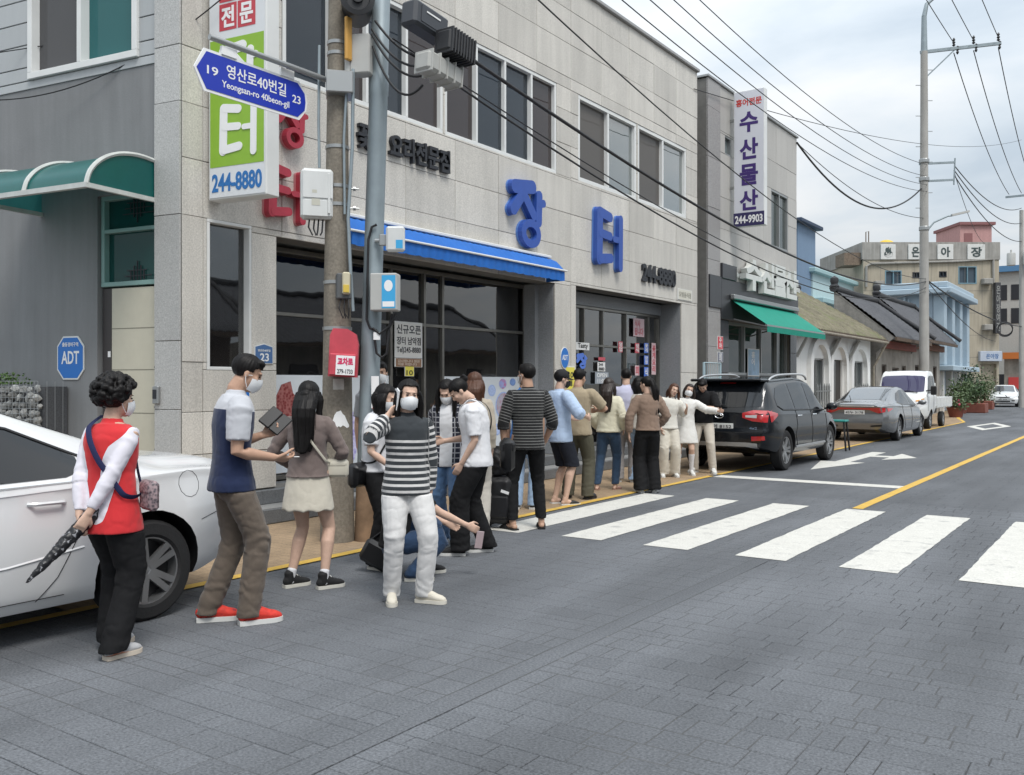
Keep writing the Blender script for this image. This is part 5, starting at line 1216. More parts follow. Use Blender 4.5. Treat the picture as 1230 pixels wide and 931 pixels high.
for k in range(10):
    z = fz(250)+k*.62; q = MB(); q.bar((QX,QY,z), tuple(Vector((QX,QY,z))+rt*(.34 if k%2 else -.34)), .025,.025); q.build('step_bolt', M_STRAP, fp)
# second far pole at the right edge
r2 = ray(1227); P2_ = (r2[0]*58, r2[1]*58)
f2 = thing('farthest_pole', (P2_[0],P2_[1],0), 'thin far pole with transformers at the right edge of the street', 'utility pole')
q = MB(); q.tube([(P2_[0],P2_[1],0),(P2_[0],P2_[1],12.5)],[.16,.12],12); q.build('pole_shaft', MATS['far_pole_concrete'], f2, smooth=40)
for dx in (-.55,.35): q = MB(); q.lathe([(.22,0),(.25,.03),(.25,.75),(.22,.8),(.05,.82),(.05,1.0)],12,0,Matrix.Translation((P2_[0]+dx,P2_[1]-.3,zat(319,58)))); q.build('transformer', M_BOXG, f2, smooth=40)
q = MB(); q.bar((P2_[0]-.9,P2_[1],zat(235,58)),(P2_[0]+.9,P2_[1],zat(235,58)),.1,.12); q.build('crossarm', M_GALV, f2)
cl = MB(); 
for k in range(3): cl.tube([tuple(Vector((P2_[0]-.9,P2_[1]-.2+.05*k,zat(396,58)))+Vector((.42*math.cos(a),0,.42*math.sin(a)+.05*k))) for a in np.linspace(0,2*PI,20)],.03,5)
cl.build('cable_coil', M_RUB, f2)
# --- overhead cables
def cable(name, label, a, b, sag, r, n=26, group=None, m=None, seg=5):
    a, b = Vector(a), Vector(b); P = []
    for k in range(n+1):
        t = k/n; p = a.lerp(b, t); p.z -= 4*sag*t*(1-t); P.append(p)
    q = MB(); q.tube(P, r, seg); o = q.build(name, m or M_RUB, None, smooth=80); tag(o, label, 'cable', group); return o
Pc = lambda z, dx=0, dy=0: (PX+dx, PY+dy, z)
Ps = lambda z, d=.0: tuple(sp(z)+camdir*d)
Fq = lambda py, d=0: tuple(Vector((QX,QY,fz(py)))+rt*d)
cable('cable_bundle','thickest black cable bundle running from the closures past the upper windows', tuple(at_s(486,28,.24)), Fq(338,.1), 1.0, .022)
cable('cable_bundle','second black cable just under the thickest bundle across the facade', tuple(at_s(490,75,.26)), Fq(345,.1), 1.25, .013)
cable('cable_bundle','thin cable looping below the others across the facade', tuple(at_s(470,55,.2)), Fq(350,.1), 1.05, .008)
cable('overhead_cable','steep thin black wire crossing the upper wall down to the right', (-5.9,3.0,7.2), Fq(335,.1), 1.2, .011)
for k, (zn, pf, nm) in enumerate(((7.55,230,'lowest'),(7.95,222,'second lowest'),(8.3,212,'second highest'),(8.7,198,'highest'))):
    cable('overhead_line', f'{nm} of the four long wires climbing across the sky to the far pole', Pc(zn,.25), Fq(pf,.15), .95, .010)
for k, (dd_, nm) in enumerate(((1.2,'left'),(2.0,'middle'),(3.0,'right'))):
    cable('power_line', f'{nm} of the three top wires meeting the far crossarm from above', (PX+1.2+.9*k,-6,14.2), tuple(Vector((QX,QY,fz(56)+.12*dd_))+rt*dd_), .7, .016)
    cable('power_line', f'{nm} of the three wires falling right from the far crossarm', tuple(Vector((QX,QY,fz(68)+.12*dd_))+rt*dd_), (P2_[0]-.7+.7*k,P2_[1],zat(232,58)), .6, .02)
nb = (FX+.05, 26.1, zat(172,26.2))
cable('drop_cable','sagging cable bundle from the fish shop corner to the far pole', nb, Fq(226,-.1), 1.3, .03)
cable('drop_cable','thin wire from the fish shop corner below the sagging bundle', nb, Fq(262,.0), .5, .012)
cable('drop_cable','long thin wire crossing the sky from the main roof to the right edge', (FX+.05,18.9,zat(108,20.3)), (P2_[0],P2_[1],zat(168,58)), .8, .010)
cable('drop_cable','wire from the far pole bracket falling to the hotel roof', Fq(205,1.2), tuple(HP.p(HL-.5,hz(290),-1)), .6, .014)
for k, (py, pf) in enumerate(((200,250),(206,268),(212,290))):
    cable('drop_cable', ('upper','middle','lower')[k]+' of three cables fanning right from the far pole bracket', Fq(py,1.25), (P2_[0],P2_[1],zat(pf,58)), .7, .022)
cable('drop_cable','thick tangled cable at eave height from the far pole to the farthest pole', Fq(336,.1), (P2_[0],P2_[1],zat(392,58)), .4, .03)
cable('drop_cable','second eave-height cable from the far pole to the hotel front', Fq(340,.2), tuple(HP.p(HL-.3,hz(410),.1)), .5, .02)
cable('drop_cable','cable from the far pole down to the pale blue building', Fq(342,.0), (-8.7,53,6.5), .4, .016)
cable('service_wire','thin wire dipping across the siding of the side house', tuple(S2.p(3.3,4.9,.4)), tuple(pl.p(.5,5.75,.02)), .45, .007)
cable('service_wire','straight thin wire above the siding window on the left', tuple(S2.p(3.6,5.25,.6)), (FX+.04,7.2,6.0), .05, .006)
for k, (a, b_) in enumerate((((446,40),(500,90)),((446,46),(508,100)),((450,30),(540,70)),((447,60),(505,112)))):
    cable('jumper_cable', f'{("highest","second","third","lowest")[k]} of the black jumper cables between the steel pole and the closures', tuple(at_s(*a,.11)), tuple(at_s(*b_,.26)), .10+.05*k, .013, 14)
# ================================================================ VEHICLES
from mathutils.bvhtree import BVHTree
M_CARBLK = mat('car_black_plastic',(.014,.014,.015),rough=.55); M_CARGL = glass('car_dark_glass',(.012,.014,.017),1.25,.12); M_TYRE = mat('tyre_rubber',(.018,.018,.019),rough=.8,bump=.3,bscale=40)
M_RIM = mat('alloy_rim',(.46,.47,.48),rough=.3,metal=.85); M_CHROME = mat('chrome',(.70,.71,.72),rough=.12,metal=1.0)
M_RLAMP = mat('red_lamp',(.42,.012,.015),rough=.12,coat=1.0,spec=.8); M_WLAMP = mat('clear_lamp',(.55,.55,.56),rough=.1,coat=1.0); M_AMBER = mat('amber_lamp',(.62,.30,.08),rough=.15,coat=1.0)
M_PLATE = mat('plate_white',(.66,.67,.66),rough=.4); M_SEAM = mat('panel_seam',(.012,.012,.013),rough=.8)
def smooth1(xs, ys, X, sig):
    y = np.interp(X, xs, ys); n = max(1, int(sig*3/(X[1]-X[0]))); k = np.exp(-.5*((np.arange(-n,n+1)*(X[1]-X[0]))/sig)**2); k /= k.sum()
    yp = np.concatenate([2*y[0]-y[1:n+1][::-1], y, 2*y[-1]-y[-n-1:-1][::-1]]); return np.convolve(yp, k, 'valid')
class Car:
    def __init__(s, name, label, L, W, prof, paint, loc, rz, wheels, wr=.33, tail=None, nose=None, ns=150, arch=None, group=None):
        s.root = thing(name, (*loc,0), label, 'car', group, rz); s.L = L; s.W = W; s.paint = paint
        X = np.linspace(-L/2, L/2, ns); g = lambda k, sg=.05: smooth1(*zip(*prof[k]), X, sg)
        zb, zbelt, zt, wm, wb, wt = g('bot'), g('belt',.08), g('top',prof.get('sg',.07)), g('wm',.06), g('wb',.06), g('wt',.08)
        rings = []
        for i in range(ns):
            wl = wm[i]-.05; zc = max(zbelt[i]+.004, zt[i]-prof.get('cant',.075)); zr = zb[i]
            ctl = [(0,zr),(wl*.85,zr),(wl,zr+.05),(wm[i]-.006,zr+.22),(wm[i],(zr+zbelt[i])/2+.06),(wb[i]+.02,zbelt[i]-.07),(wb[i],zbelt[i]),(wt[i],zc),(wt[i]*.80,zt[i]-.018),(wt[i]*.4,zt[i]-.003),(0,zt[i])]
            rings.append([tuple(p) for p in catmull(ctl, 4)])
        m = len(rings[0]); V = []; Fc = []
        def sh(x, z):
            if tail: x -= np.interp(z, *zip(*tail))*max(0,1-(x+L/2)/.7)**2
            if nose: x += np.interp(z, *zip(*nose))*max(0,1-(L/2-x)/.7)**2
            return x
        full = 2*m-2
        for i in range(ns):
            r = rings[i]
            for (y, z) in r: V.append((sh(X[i],z), y, z))
            for (y, z) in r[-2:0:-1]: V.append((sh(X[i],z), -y, z))
        for i in range(ns-1):
            for k in range(full): k2 = (k+1) % full; Fc.append((i*full+k2, i*full+k, (i+1)*full+k, (i+1)*full+k2))
        def cap(base):
            for k in range(m-1):
                a, b_ = base+k, base+k+1; c, d = base+((full-k) % full), base+((full-k-1) % full)
                if k == 0: yield (a, b_, d)
                elif k == m-2: yield (a, b_, c)
                else: yield (a, b_, d, c)
        Fc += [f for f in cap(0)]+[f[::-1] for f in cap((ns-1)*full)]
        me = bpy.data.meshes.new('body'); me.from_pydata(V, [], Fc); me.materials.append(paint); me.materials.append(M_CARBLK)
        bm = bmesh.new(); bm.from_mesh(me); bmesh.ops.recalc_face_normals(bm, faces=bm.faces)
        if bm.calc_volume(signed=True) < 0: bmesh.ops.reverse_faces(bm, faces=bm.faces)
        bm.to_mesh(me)
        s.bvh = BVHTree.FromBMesh(bm); bm.free()
        ob = bpy.data.objects.new('body', me)
        cut = MB(); ar_ = arch or wr*1.17
        for wx in wheels:
            for sg in (1,-1): cut.lathe([(ar_,-.26),(ar_,.3)],28,0,Matrix.Translation((wx,sg*W/2,wr+.01)) @ Matrix.Rotation(PI/2,4,'X'))
        cm = cut.mesh('cut'); cm.materials.append(M_CARBLK); cm.materials.append(M_CARBLK)
        for p in cm.polygons: p.material_index = 1
        co = bpy.data.objects.new('cut', cm)
        bmx = bmesh.new(); bmx.from_mesh(cm); bmesh.ops.recalc_face_normals(bmx, faces=bmx.faces)
        if bmx.calc_volume(signed=True) < 0: bmesh.ops.reverse_faces(bmx, faces=bmx.faces)
        bmx.to_mesh(cm); bmx.free()
        md = ob.modifiers.new('b','BOOLEAN'); md.object = co; md.solver = 'MANIFOLD'; md.operation = 'DIFFERENCE'
        TMP.collection.objects.link(co); me2 = evaluate(ob); TMP.collection.objects.unlink(co)
        bpy.data.objects.remove(ob); bpy.data.objects.remove(co)
        s.body = link_mesh('body', me2, s.root, 32)
        s.wheels = []
        for wx in wheels:
            for sg in (1,-1): s.wheel(wx, sg, wr)
    def wheel(s, wx, sg, r, width=.205, spokes=5):
        M = Matrix.Translation((wx, sg*(s.W/2-.03-width/2), r)) @ Matrix.Rotation(-sg*PI/2,4,'X')
        q = MB(); h = width/2
        q.lathe([(r*.66,-h*.8),(r*.72,-h),(r*.93,-h*.95),(r,-h*.7),(r,h*.7),(r*.93,h*.95),(r*.72,h),(r*.66,h*.85),(r*.66,h*.3)],36,0,M,False)
        o = q.build('wheel', M_TYRE, s.root, smooth=40, local=True)
        q = MB(); rr = r*.68
        q.lathe([(rr,h*.72),(rr*1.0,h*.86),(rr*.93,h*.84),(rr*.90,h*.2),(rr*.90,-h*.5)],36,0,M,False)
        for k in range(spokes):
            for dv in (-.17,.17):
                a = 2*PI*k/spokes
                p0 = (rr*.14*math.cos(a+dv*2.4),rr*.14*math.sin(a+dv*2.4),h*.50); p1 = (rr*.93*math.cos(a+dv),rr*.93*math.sin(a+dv),h*.72)
                q.bar(M @ Vector(p0), M @ Vector(p1), .042,.03, up=tuple((M.to_3x3() @ Vector((0,0,1)))))
        q.lathe([(rr*.26,h*.3),(rr*.26,h*.54),(rr*.18,h*.62),(0.001,h*.64)],16,0,M,False)
        q.build('rim', M_RIM, o, smooth=35, local=True)
        q = MB(); q.lathe([(rr*.89,-h*.3),(rr*.89,h*.05),(.001,h*.05)],24,0,M,False); q.build('brake_disc', M_CARBLK, o, local=True)
        s.wheels.append(o)
    def hit(s, o, d, eps=.004):
        r = s.bvh.ray_cast(Vector(o), Vector(d))
        if r[0] is None: return None
        return r[0]-Vector(d)*eps
    def patch(s, name, m, kind, edge_lo, edge_hi, a0, a1, na=18, nb=8, eps=.004, sides=(1,), parent=None, thick=0.0):
        """kind 'side': columns x, rows z; 'rear'/'front': columns y, rows z; 'top': columns x, rows y"""
        outs = []
        for sg in sides:
            P = []
            for i in range(na+1):
                a = a0+(a1-a0)*i/na; lo, hi = np.interp(a, *zip(*edge_lo)), np.interp(a, *zip(*edge_hi)); row = []
                for j in range(nb+1):
                    b_ = lo+(hi-lo)*j/nb
                    if kind == 'side': h = s.hit((a, sg*3, b_), (0,-sg,0), eps)
                    elif kind == 'rear': h = s.hit((-6, sg*a, b_), (1,0,0), eps)
                    elif kind == 'front': h = s.hit((6, sg*a, b_), (-1,0,0), eps)
                    elif kind == 'top': h = s.hit((a, sg*b_, 4), (0,0,-1), eps)
                    row.append(tuple(h) if h is not None else (row[-1] if row else None))
                if row[0] is None: row = None
                P.append(row)
            P = [r for r in P if r is not None and None not in r]
            q = MB(); q.grid(P); o = q.build(name, m, parent or s.root, smooth=40, local=True, recalc=False)
            # make normals face outwards
            me = o.data; c = sum((p.normal for p in me.polygons), Vector())
            want = {'side':Vector((0,sg,0)),'rear':Vector((-1,0,0)),'front':Vector((1,0,0)),'top':Vector((0,0,1))}[kind]
            if c.dot(want) < 0: me.flip_normals()
            outs.append(o)
        return outs
    def line(s, name, pts, kind='side', w=.006, m=None, sg=1, eps=.0015, parent=None, n=10):
        """thin seam or trim strip following the skin"""
        P = [p for a, b_ in zip(pts, pts[1:]) for p in [(a[0]+(b_[0]-a[0])*k/n, a[1]+(b_[1]-a[1])*k/n) for k in range(n)]]+[pts[-1]]
        H_ = []
        for a, b_ in P:
            h = s.hit((a, sg*3, b_),(0,-sg,0),eps) if kind == 'side' else s.hit((-6,a,b_),(1,0,0),eps) if kind == 'rear' else s.hit((6,a,b_),(-1,0,0),eps) if kind == 'front' else s.hit((a,b_,4),(0,0,-1),eps)
            if h is not None: H_.append(h)
        q = MB(); q.tube(H_, w/2, 5); return q.build(name, m or M_SEAM, parent or s.body, smooth=60, local=True)
    def block(s, name, m, x0,x1,y0,y1,z0,z1, b=.015, parent=None):
        q = MB(); q.cbox(x0,x1,y0,y1,z0,z1,b); return q.build(name, m, parent or s.root, local=True)
    def mirror(s, x, z, sg, m):
        q = MB(); yw = s.W/2
        q.ball((x,sg*(yw+.10),z),(.075,.115,.075),12,8); q.bar((x+.02,sg*(yw-.05),z-.05),(x+.02,sg*(yw+.05),z-.03),.05,.04)
        q.build('mirror', m, s.root, smooth=50, local=True)
    def plate(s, txt, y, z, kind='rear', w=.52, h=.11):
        hx = s.hit((-6,y,z),(1,0,0),0) if kind == 'rear' else s.hit((6,y,z),(-1,0,0),0)
        x = hx.x; sg = -1 if kind == 'rear' else 1
        q = MB(); q.cbox(x+sg*.001,x+sg*.012,y-w/2,y+w/2,z-h/2,z+h/2,.004); o = q.build('number_plate', M_PLATE, s.root, local=True)
        q = MB(); lettering(q, txt, (x+sg*.0125, y+(w*.44 if kind == 'rear' else -w*.44), z-h*.32), (0,-1,0) if kind == 'rear' else (0,1,0), (0,0,1), w*.88, h*.64, .0015, .02)
        q.build('plate_lettering', M_BK, o, local=True)
sed = lambda L, W, H, d={}: {**dict(
    bot=[(-L/2,.34),(-L/2+.35,.24),(-L/2+.9,.20),(L/2-.9,.20),(L/2-.3,.22),(L/2,.30)],
    belt=[(-L/2,.93),(-L/2+.3,.97),(-L*.1,.95),(L*.15,.92),(L*.3,.82),(L/2-.25,.68),(L/2,.58)],
    top=[(-L/2,1.0),(-L/2+.12,1.04),(-L/2+.62,1.065),(-L*.12,H-.03),(-L*.03,H),(L*.06,H-.03),(L*.265,.985),(L*.36,.92),(L/2-.25,.77),(L/2-.05,.66),(L/2,.60)],
    wm=[(-L/2,W/2-.20),(-L/2+.12,W/2-.10),(-L/2+.5,W/2-.01),(-L/2+1,W/2),(L/2-1,W/2),(L/2-.45,W/2-.04),(L/2-.12,W/2-.16),(L/2,W/2-.34)],
    wb=[(-L/2,W/2-.27),(-L/2+.12,W/2-.17),(-L/2+.6,W/2-.08),(-L/2+1.2,W/2-.05),(L/2-1.2,W/2-.06),(L/2-.45,W/2-.14),(L/2-.1,W/2-.28),(L/2,W/2-.42)],
    wt=[(-L/2,W/2-.32),(-L/2+.5,W/2-.22),(-L*.12,W/2-.33),(L*.05,W/2-.31),(L*.25,W/2-.16),(L/2-.45,W/2-.22),(L/2,W/2-.5)]), **d}
# --- white sedan at the left edge, nose towards the camera
M_WCAR = mat('white_car_paint',(.64,.645,.65),rough=.25,coat=.9,spec=.5)
L, W, H_ = 4.62, 1.84, 1.495
c = Car('white_sedan','white sedan parked at the left kerb behind the woman in red', L, W, sed(L,W,H_), M_WCAR, (-6.26,2.04), -PI/2, (-1.53,1.28), .33, tail=[(0,.0),(.3,.02),(.55,.06),(.75,.04),(.95,.05),(1.05,.0)])
W1 = dict(m=M_CARGL)
for sg in (1,-1):
    c.patch('side_window', M_CARGL,'side',[(-1.10,1.02),(-1.0,.985),(.1,.965)],[(-1.10,1.10),(-.72,1.285),(-.3,1.37),(.1,1.388)],-1.10,.02,20,6,.004,(sg,))
    c.patch('side_window', M_CARGL,'side',[(.10,.965),(1.05,.94)],[(.10,1.365),(.25,1.35),(.6,1.23),(1.05,.98)],.10,1.02,18,6,.004,(sg,))
    c.line('window_trim',[(-1.30,1.00),(-1.0,.962),(.1,.942),(1.1,.92)],'side',.028,M_CHROME,sg,.004)
    c.line('window_trim',[(-1.32,1.02),(-1.08,1.12),(-.72,1.285),(-.3,1.372),(.1,1.392),(.3,1.365)],'side',.022,M_CARBLK,sg,.003)
    c.line('door_seam',[(-1.08,.96),(-1.08,.80),(-1.05,.68),(-.9,.40),(-.78,.27)],'side',.005,None,sg)
    c.line('door_seam',[(.06,.94),(.05,.27)],'side',.009,None,sg)
    c.line('door_seam',[(1.1,.9),(1.1,.6),(1.0,.27)],'side',.009,None,sg)
    c.line('sill_seam',[(-.95,.285),(.9,.275)],'side',.005,None,sg)
    c.line('fuel_flap',[(-1.86+.09*math.cos(t),.87+.09*math.sin(t)) for t in np.linspace(0,2*PI,13)],'side',.003,None,sg,n=2)
    for x in (-.84,.24):
        q = MB(); h = c.hit((x,sg*3,.845),(0,-sg,0),0); q.tube([(x-.11,h.y,.845),(x-.08,h.y+sg*.035,.848),(x+.08,h.y+sg*.035,.85),(x+.11,h.y,.85)],.013,6); q.build('door_handle', M_WCAR, c.root, smooth=50, local=True)
    c.line('door_crease',[(-1.06,.56),(-.6,.50),(.2,.46),(1.1,.44)],'side',.022,M_WCAR,sg,-.004)
    c.mirror(.92,.99,sg,M_WCAR)
    c.patch('tail_lamp', M_RLAMP,'rear',[(.35,.82),(.72,.80)],[(.35,.90),(.72,.96)],.35,.72,8,4,.006,(sg,))
    c.line('bumper_seam',[(-1.93,.62),(-2.1,.66),(-2.3,.70)],'side',.004,None,sg)
c.patch('rear_window', M_CARGL,'top',[(-1.62,.0),(-.65,.0)],[(-1.62,.56),(-.65,.50)],-1.62,-.68,14,6,.004,(1,-1))
c.patch('windscreen', M_CARGL,'top',[(.35,0),(1.2,0)],[(.35,.52),(1.2,.66)],.38,1.2,12,6,.004,(1,-1))
c.plate('52가 3108',0,.62)
q = MB(); q.prism([(-.09,0),(.09,0),(.06,.02),(-.06,.075),(-.085,.07)],-.012,.012,Matrix.Translation((-.62,0,1.43)) @ Matrix.Rotation(PI/2,4,'X')); q.build('antenna_fin', M_WCAR, c.root, local=True, recalc=True)
# --- black SUV, tail towards the camera
M_BCAR = mat('black_car_paint',(.007,.009,.012),rough=.2,coat=.35,spec=.4)
L, W = 4.52, 1.86
suvp = dict(bot=[(-L/2,.44),(-L/2+.3,.36),(-L/2+.9,.27),(L/2-.9,.27),(L/2-.3,.30),(L/2,.40)],
    belt=[(-L/2,1.02),(-L/2+.3,1.06),(0,1.03),(L*.2,1.0),(L*.33,.95),(L/2-.2,.85),(L/2,.72)],
    top=[(-L/2,1.05),(-L/2+.06,1.12),(-L/2+.20,1.30),(-L/2+.42,1.58),(-L/2+.55,1.63),(-.2,1.68),(.2,1.66),(.55,1.58),(1.22,1.09),(1.6,1.03),(L/2-.2,.92),(L/2,.76)],
    wm=[(-L/2,W/2-.13),(-L/2+.12,W/2-.05),(-L/2+.5,W/2),(L/2-.8,W/2),(L/2-.4,W/2-.05),(L/2-.1,W/2-.18),(L/2,W/2-.35)],
    wb=[(-L/2,W/2-.18),(-L/2+.12,W/2-.10),(-L/2+.6,W/2-.05),(L/2-1.2,W/2-.05),(L/2-.4,W/2-.13),(L/2,W/2-.40)],
    wt=[(-L/2,W/2-.22),(-L/2+.3,W/2-.22),(-L/2+.6,W/2-.25),(.2,W/2-.25),(1.2,W/2-.13),(L/2-.4,W/2-.2),(L/2,W/2-.45)], sg=.05, cant=.09)
c = Car('black_suv','black SUV parked with its tail to the camera beyond the crosswalk', L, W, suvp, M_BCAR, (-6.20,17.58), PI/2, (-1.36,1.33), .36, tail=[(0,.0),(.4,.03),(.55,.07),(.70,.08),(.78,.03),(1.0,.02),(1.3,0)])
for sg in (1,-1):
    c.patch('side_window', M_CARGL,'side',[(-1.75,1.17),(-1.5,1.10),(-.85,1.085)],[(-1.75,1.28),(-1.5,1.47),(-1.2,1.53),(-.85,1.555)],-1.72,-.88,12,6,.004,(sg,))
    c.patch('side_window', M_CARGL,'side',[(-.80,1.085),(.05,1.07)],[(-.80,1.555),(-.3,1.575),(.05,1.575)],-.80,.02,12,6,.004,(sg,))
    c.patch('side_window', M_CARGL,'side',[(.10,1.07),(1.05,1.045)],[(.10,1.57),(.4,1.52),(.7,1.36),(1.05,1.09)],.10,1.02,14,6,.004,(sg,))
    c.line('door_seam',[(-.83,1.06),(-.83,.8),(-.95,.62),(-.82,.42)],'side',.010,None,sg); c.line('door_seam',[(.07,1.06),(.06,.40)],'side',.010,None,sg); c.line('door_seam',[(1.02,1.0),(1.0,.40)],'side',.010,None,sg)
    c.line('window_trim',[(-1.7,1.15),(-1.5,1.08),(-.8,1.065),(.1,1.05),(1.05,1.03)],'side',.018,M_CARBLK,sg,.004)
    for x in (-.66,.26):
        q = MB(); h = c.hit((x,sg*3,.96),(0,-sg,0),0); q.tube([(x-.1,h.y,.96),(x-.07,h.y+sg*.035,.963),(x+.07,h.y+sg*.035,.965),(x+.1,h.y,.965)],.014,6); q.build('door_handle', M_CHROME, c.root, smooth=50, local=True)
    c.mirror(.98,1.10,sg,M_BCAR)
    q = MB(); P = [(-1.65,sg*.66,1.60),(-1.5,sg*.67,1.66),(-1.1,sg*.68,1.705),(0,sg*.68,1.725),(.35,sg*.675,1.69),(.5,sg*.66,1.63)]; q.tube([tuple(p) for p in catmull(P,4)],.02,8); q.build('roof_rail', M_CHROME if False else mat('satin_rail',(.55,.56,.57),rough=.35,metal=.7), c.root, smooth=60, local=True)
    tl = c.patch('tail_lamp', M_RLAMP,'rear',[(.42,.96),(.60,.90),(.84,.88)],[(.42,1.04),(.60,1.09),(.84,1.08)],.42,.84,12,5,.012,(sg,))[0]
    c.patch('tail_lamp', M_RLAMP,'side',[(-2.10,.88),(-1.82,.99)],[(-2.10,1.08),(-1.82,1.03)],-2.12,-1.82,10,4,.010,(sg,))
    c.patch('reverse_lamp', M_WLAMP,'rear',[(.48,.965),(.68,.955)],[(.48,1.00),(.68,1.01)],.48,.68,6,3,.016,(sg,), tl)
    c.patch('rear_reflector', M_RLAMP,'rear',[(.60,.56),(.84,.58)],[(.60,.64),(.84,.65)],.60,.82,6,3,.010,(sg,))
    c.line('sill_trim',[(-.9,.40),(.9,.40)],'side',.05,mat('silver_trim',(.4,.41,.42),rough=.4,metal=.5),sg,.0)
c.patch('rear_window', M_CARGL,'rear',[(0,1.13),(.70,1.15)],[(0,1.50),(.62,1.49),(.70,1.45)],0,.70,12,8,.005,(1,-1))
c.patch('windscreen', M_CARGL,'top',[(.5,0),(1.25,0)],[(.5,.55),(1.25,.70)],.5,1.2,12,6,.004,(1,-1))
c.block('roof_spoiler', M_BCAR,-L/2+.22,-L/2+.62,-.66,.66,1.585,1.635,.02)
c.patch('high_brake_lamp', M_RLAMP,'rear',[(0,1.545),(.15,1.545)],[(0,1.57),(.15,1.57)],0,.15,4,2,.02,(1,-1))
c.patch('skid_plate', mat('silver_trim',(.4,.41,.42),rough=.4,metal=.5),'rear',[(0,.46),(.52,.46),(.70,.42)],[(0,.53),(.52,.535),(.70,.52)],0,.70,10,3,.014,(1,-1))
c.line('tailgate_seam',[(-.80,.74),(-.76,.70),(.76,.70),(.80,.74),(.84,.9)],'rear',.012,None)
c.plate('67머 8152',0,.80)
q = MB(); h = c.hit((-6,.0,.98),(1,0,0),0)
for k in range(1): q.tube([(h.x-.012,.075*math.cos(a),.985+.042*math.sin(a)) for a in np.linspace(0,2*PI,18)],.010,6); q.tube([(h.x-.012,.04*math.cos(a),.985+.02*math.sin(a)) for a in np.linspace(0,PI,10)],.008,6)
q.build('emblem', M_CHROME, c.root, smooth=60, local=True)
q = MB(); h = c.hit((-6,-.62,.78),(1,0,0),0); lettering(q,'4x2',(h.x-.006,-.55,.76),(0,-1,0),(0,0,1),.14,.04,.006,.02); q.build('badge', M_CHROME, c.root, local=True)
q = MB(); q.tube([(-2.22,-.1,1.16),(-2.19,.25,1.2),(-2.16,.5,1.17)],.012,5); q.build('rear_wiper', M_CARBLK, c.root, local=True)
# --- grey sedan
M_GCAR = mat('grey_car_paint',(.20,.205,.21),rough=.25,metal=.55,coat=1.0)
L, W, H_ = 4.91, 1.86, 1.47
c = Car('grey_sedan','grey metallic sedan parked behind the black SUV', L, W, sed(L,W,H_), M_GCAR, (-6.42,27.65), PI/2, (-1.38,1.46), .335, tail=[(0,0),(.3,.04),(.5,.09),(.62,.07),(.75,.03),(.95,.06),(1.05,.0)])
for sg in (1,-1):
    c.patch('side_window', M_CARGL,'side',[(-1.25,1.04),(-1.0,.995),(.1,.97)],[(-1.25,1.08),(-.75,1.28),(-.3,1.36),(.1,1.38)],-1.22,.02,16,6,.004,(sg,))
    c.patch('side_window', M_CARGL,'side',[(.10,.97),(1.05,.945)],[(.10,1.38),(.25,1.365),(.6,1.25),(1.05,1.0)],.10,1.02,14,6,.004,(sg,))
    c.line('window_trim',[(-1.3,1.03),(-1.0,.975),(.1,.95),(1.1,.93)],'side',.025,M_CHROME,sg,.004)
    c.line('door_seam',[(-1.02,.96),(-1.02,.8),(-.75,.3)],'side',.010,None,sg); c.line('door_seam',[(.06,.94),(.05,.27)],'side',.010,None,sg)
    c.line('shoulder_crease',[(-2.1,.82),(-1.4,.84),(0,.80),(1.5,.74)],'side',.008,M_GCAR,sg,.001)
    c.mirror(.92,1.0,sg,M_GCAR)
    c.patch('tail_lamp', M_RLAMP,'rear',[(.0,.86),(.38,.85),(.60,.76),(.78,.80)],[(.0,.90),(.38,.905),(.60,.91),(.78,.90)],.0,.76,14,4,.008,(sg,))
    c.patch('tail_lamp', M_RLAMP,'side',[(-2.32,.80),(-2.0,.87)],[(-2.32,.90),(-2.0,.885)],-2.32,-2.0,8,3,.007,(sg,))
    c.patch('exhaust_trim', M_CARBLK,'rear',[(.42,.40),(.72,.42)],[(.42,.44),(.72,.47)],.42,.70,6,2,.008,(sg,))
c.patch('rear_window', glass('car_sky_glass',(.06,.07,.08),2.2,.1),'top',[(-1.68,0),(-.65,0)],[(-1.68,.60),(-.65,.52)],-1.68,-.68,14,6,.004,(1,-1))
c.patch('windscreen', M_CARGL,'top',[(.35,0),(1.2,0)],[(.35,.52),(1.2,.66)],.38,1.2,12,6,.004,(1,-1))
c.plate('42누 3178',0,.78); c.line('chrome_strip',[(-.6,.945),(.6,.945)],'rear',.014,M_CHROME)
q = MB(); q.tube([(-1.75,.28,1.06),(-1.9,.28,1.22)],.008,5); q.build('antenna', M_CARBLK, c.root, local=True)
# --- far white sedan, nose to the camera
L, W, H_ = 4.56, 1.78, 1.44
rr_ = ray(1207); 
c = Car('far_white_sedan','small white sedan facing the camera at the far end of the street', L, W, sed(L,W,H_), mat('white_car_paint2',(.72,.73,.73),rough=.25,coat=.8), (rr_[0]*61,rr_[1]*61), -PI/2+.06, (-1.32,1.36), .32, ns=110)
for sg in (1,-1):
    c.patch('side_window', M_CARGL,'side',[(-1.1,1.0),(1.0,.945)],[(-1.1,1.05),(-.6,1.3),(0,1.36),(.4,1.3),(1.0,.99)],-1.08,.98,20,5,.004,(sg,))
    c.patch('headlamp', M_WLAMP,'front',[(.40,.64),(.74,.66)],[(.40,.70),(.74,.76)],.40,.72,8,4,.008,(sg,)); c.mirror(.95,.98,sg,c.paint)
    c.patch('fog_lamp', M_CARBLK,'front',[(.5,.38),(.7,.38)],[(.5,.45),(.7,.46)],.5,.68,4,2,.008,(sg,))
c.patch('windscreen', glass('car_sky_glass',(.06,.07,.08),2.2,.1),'top',[(.35,0),(1.2,0)],[(.35,.52),(1.2,.66)],.36,1.2,12,6,.004,(1,-1))
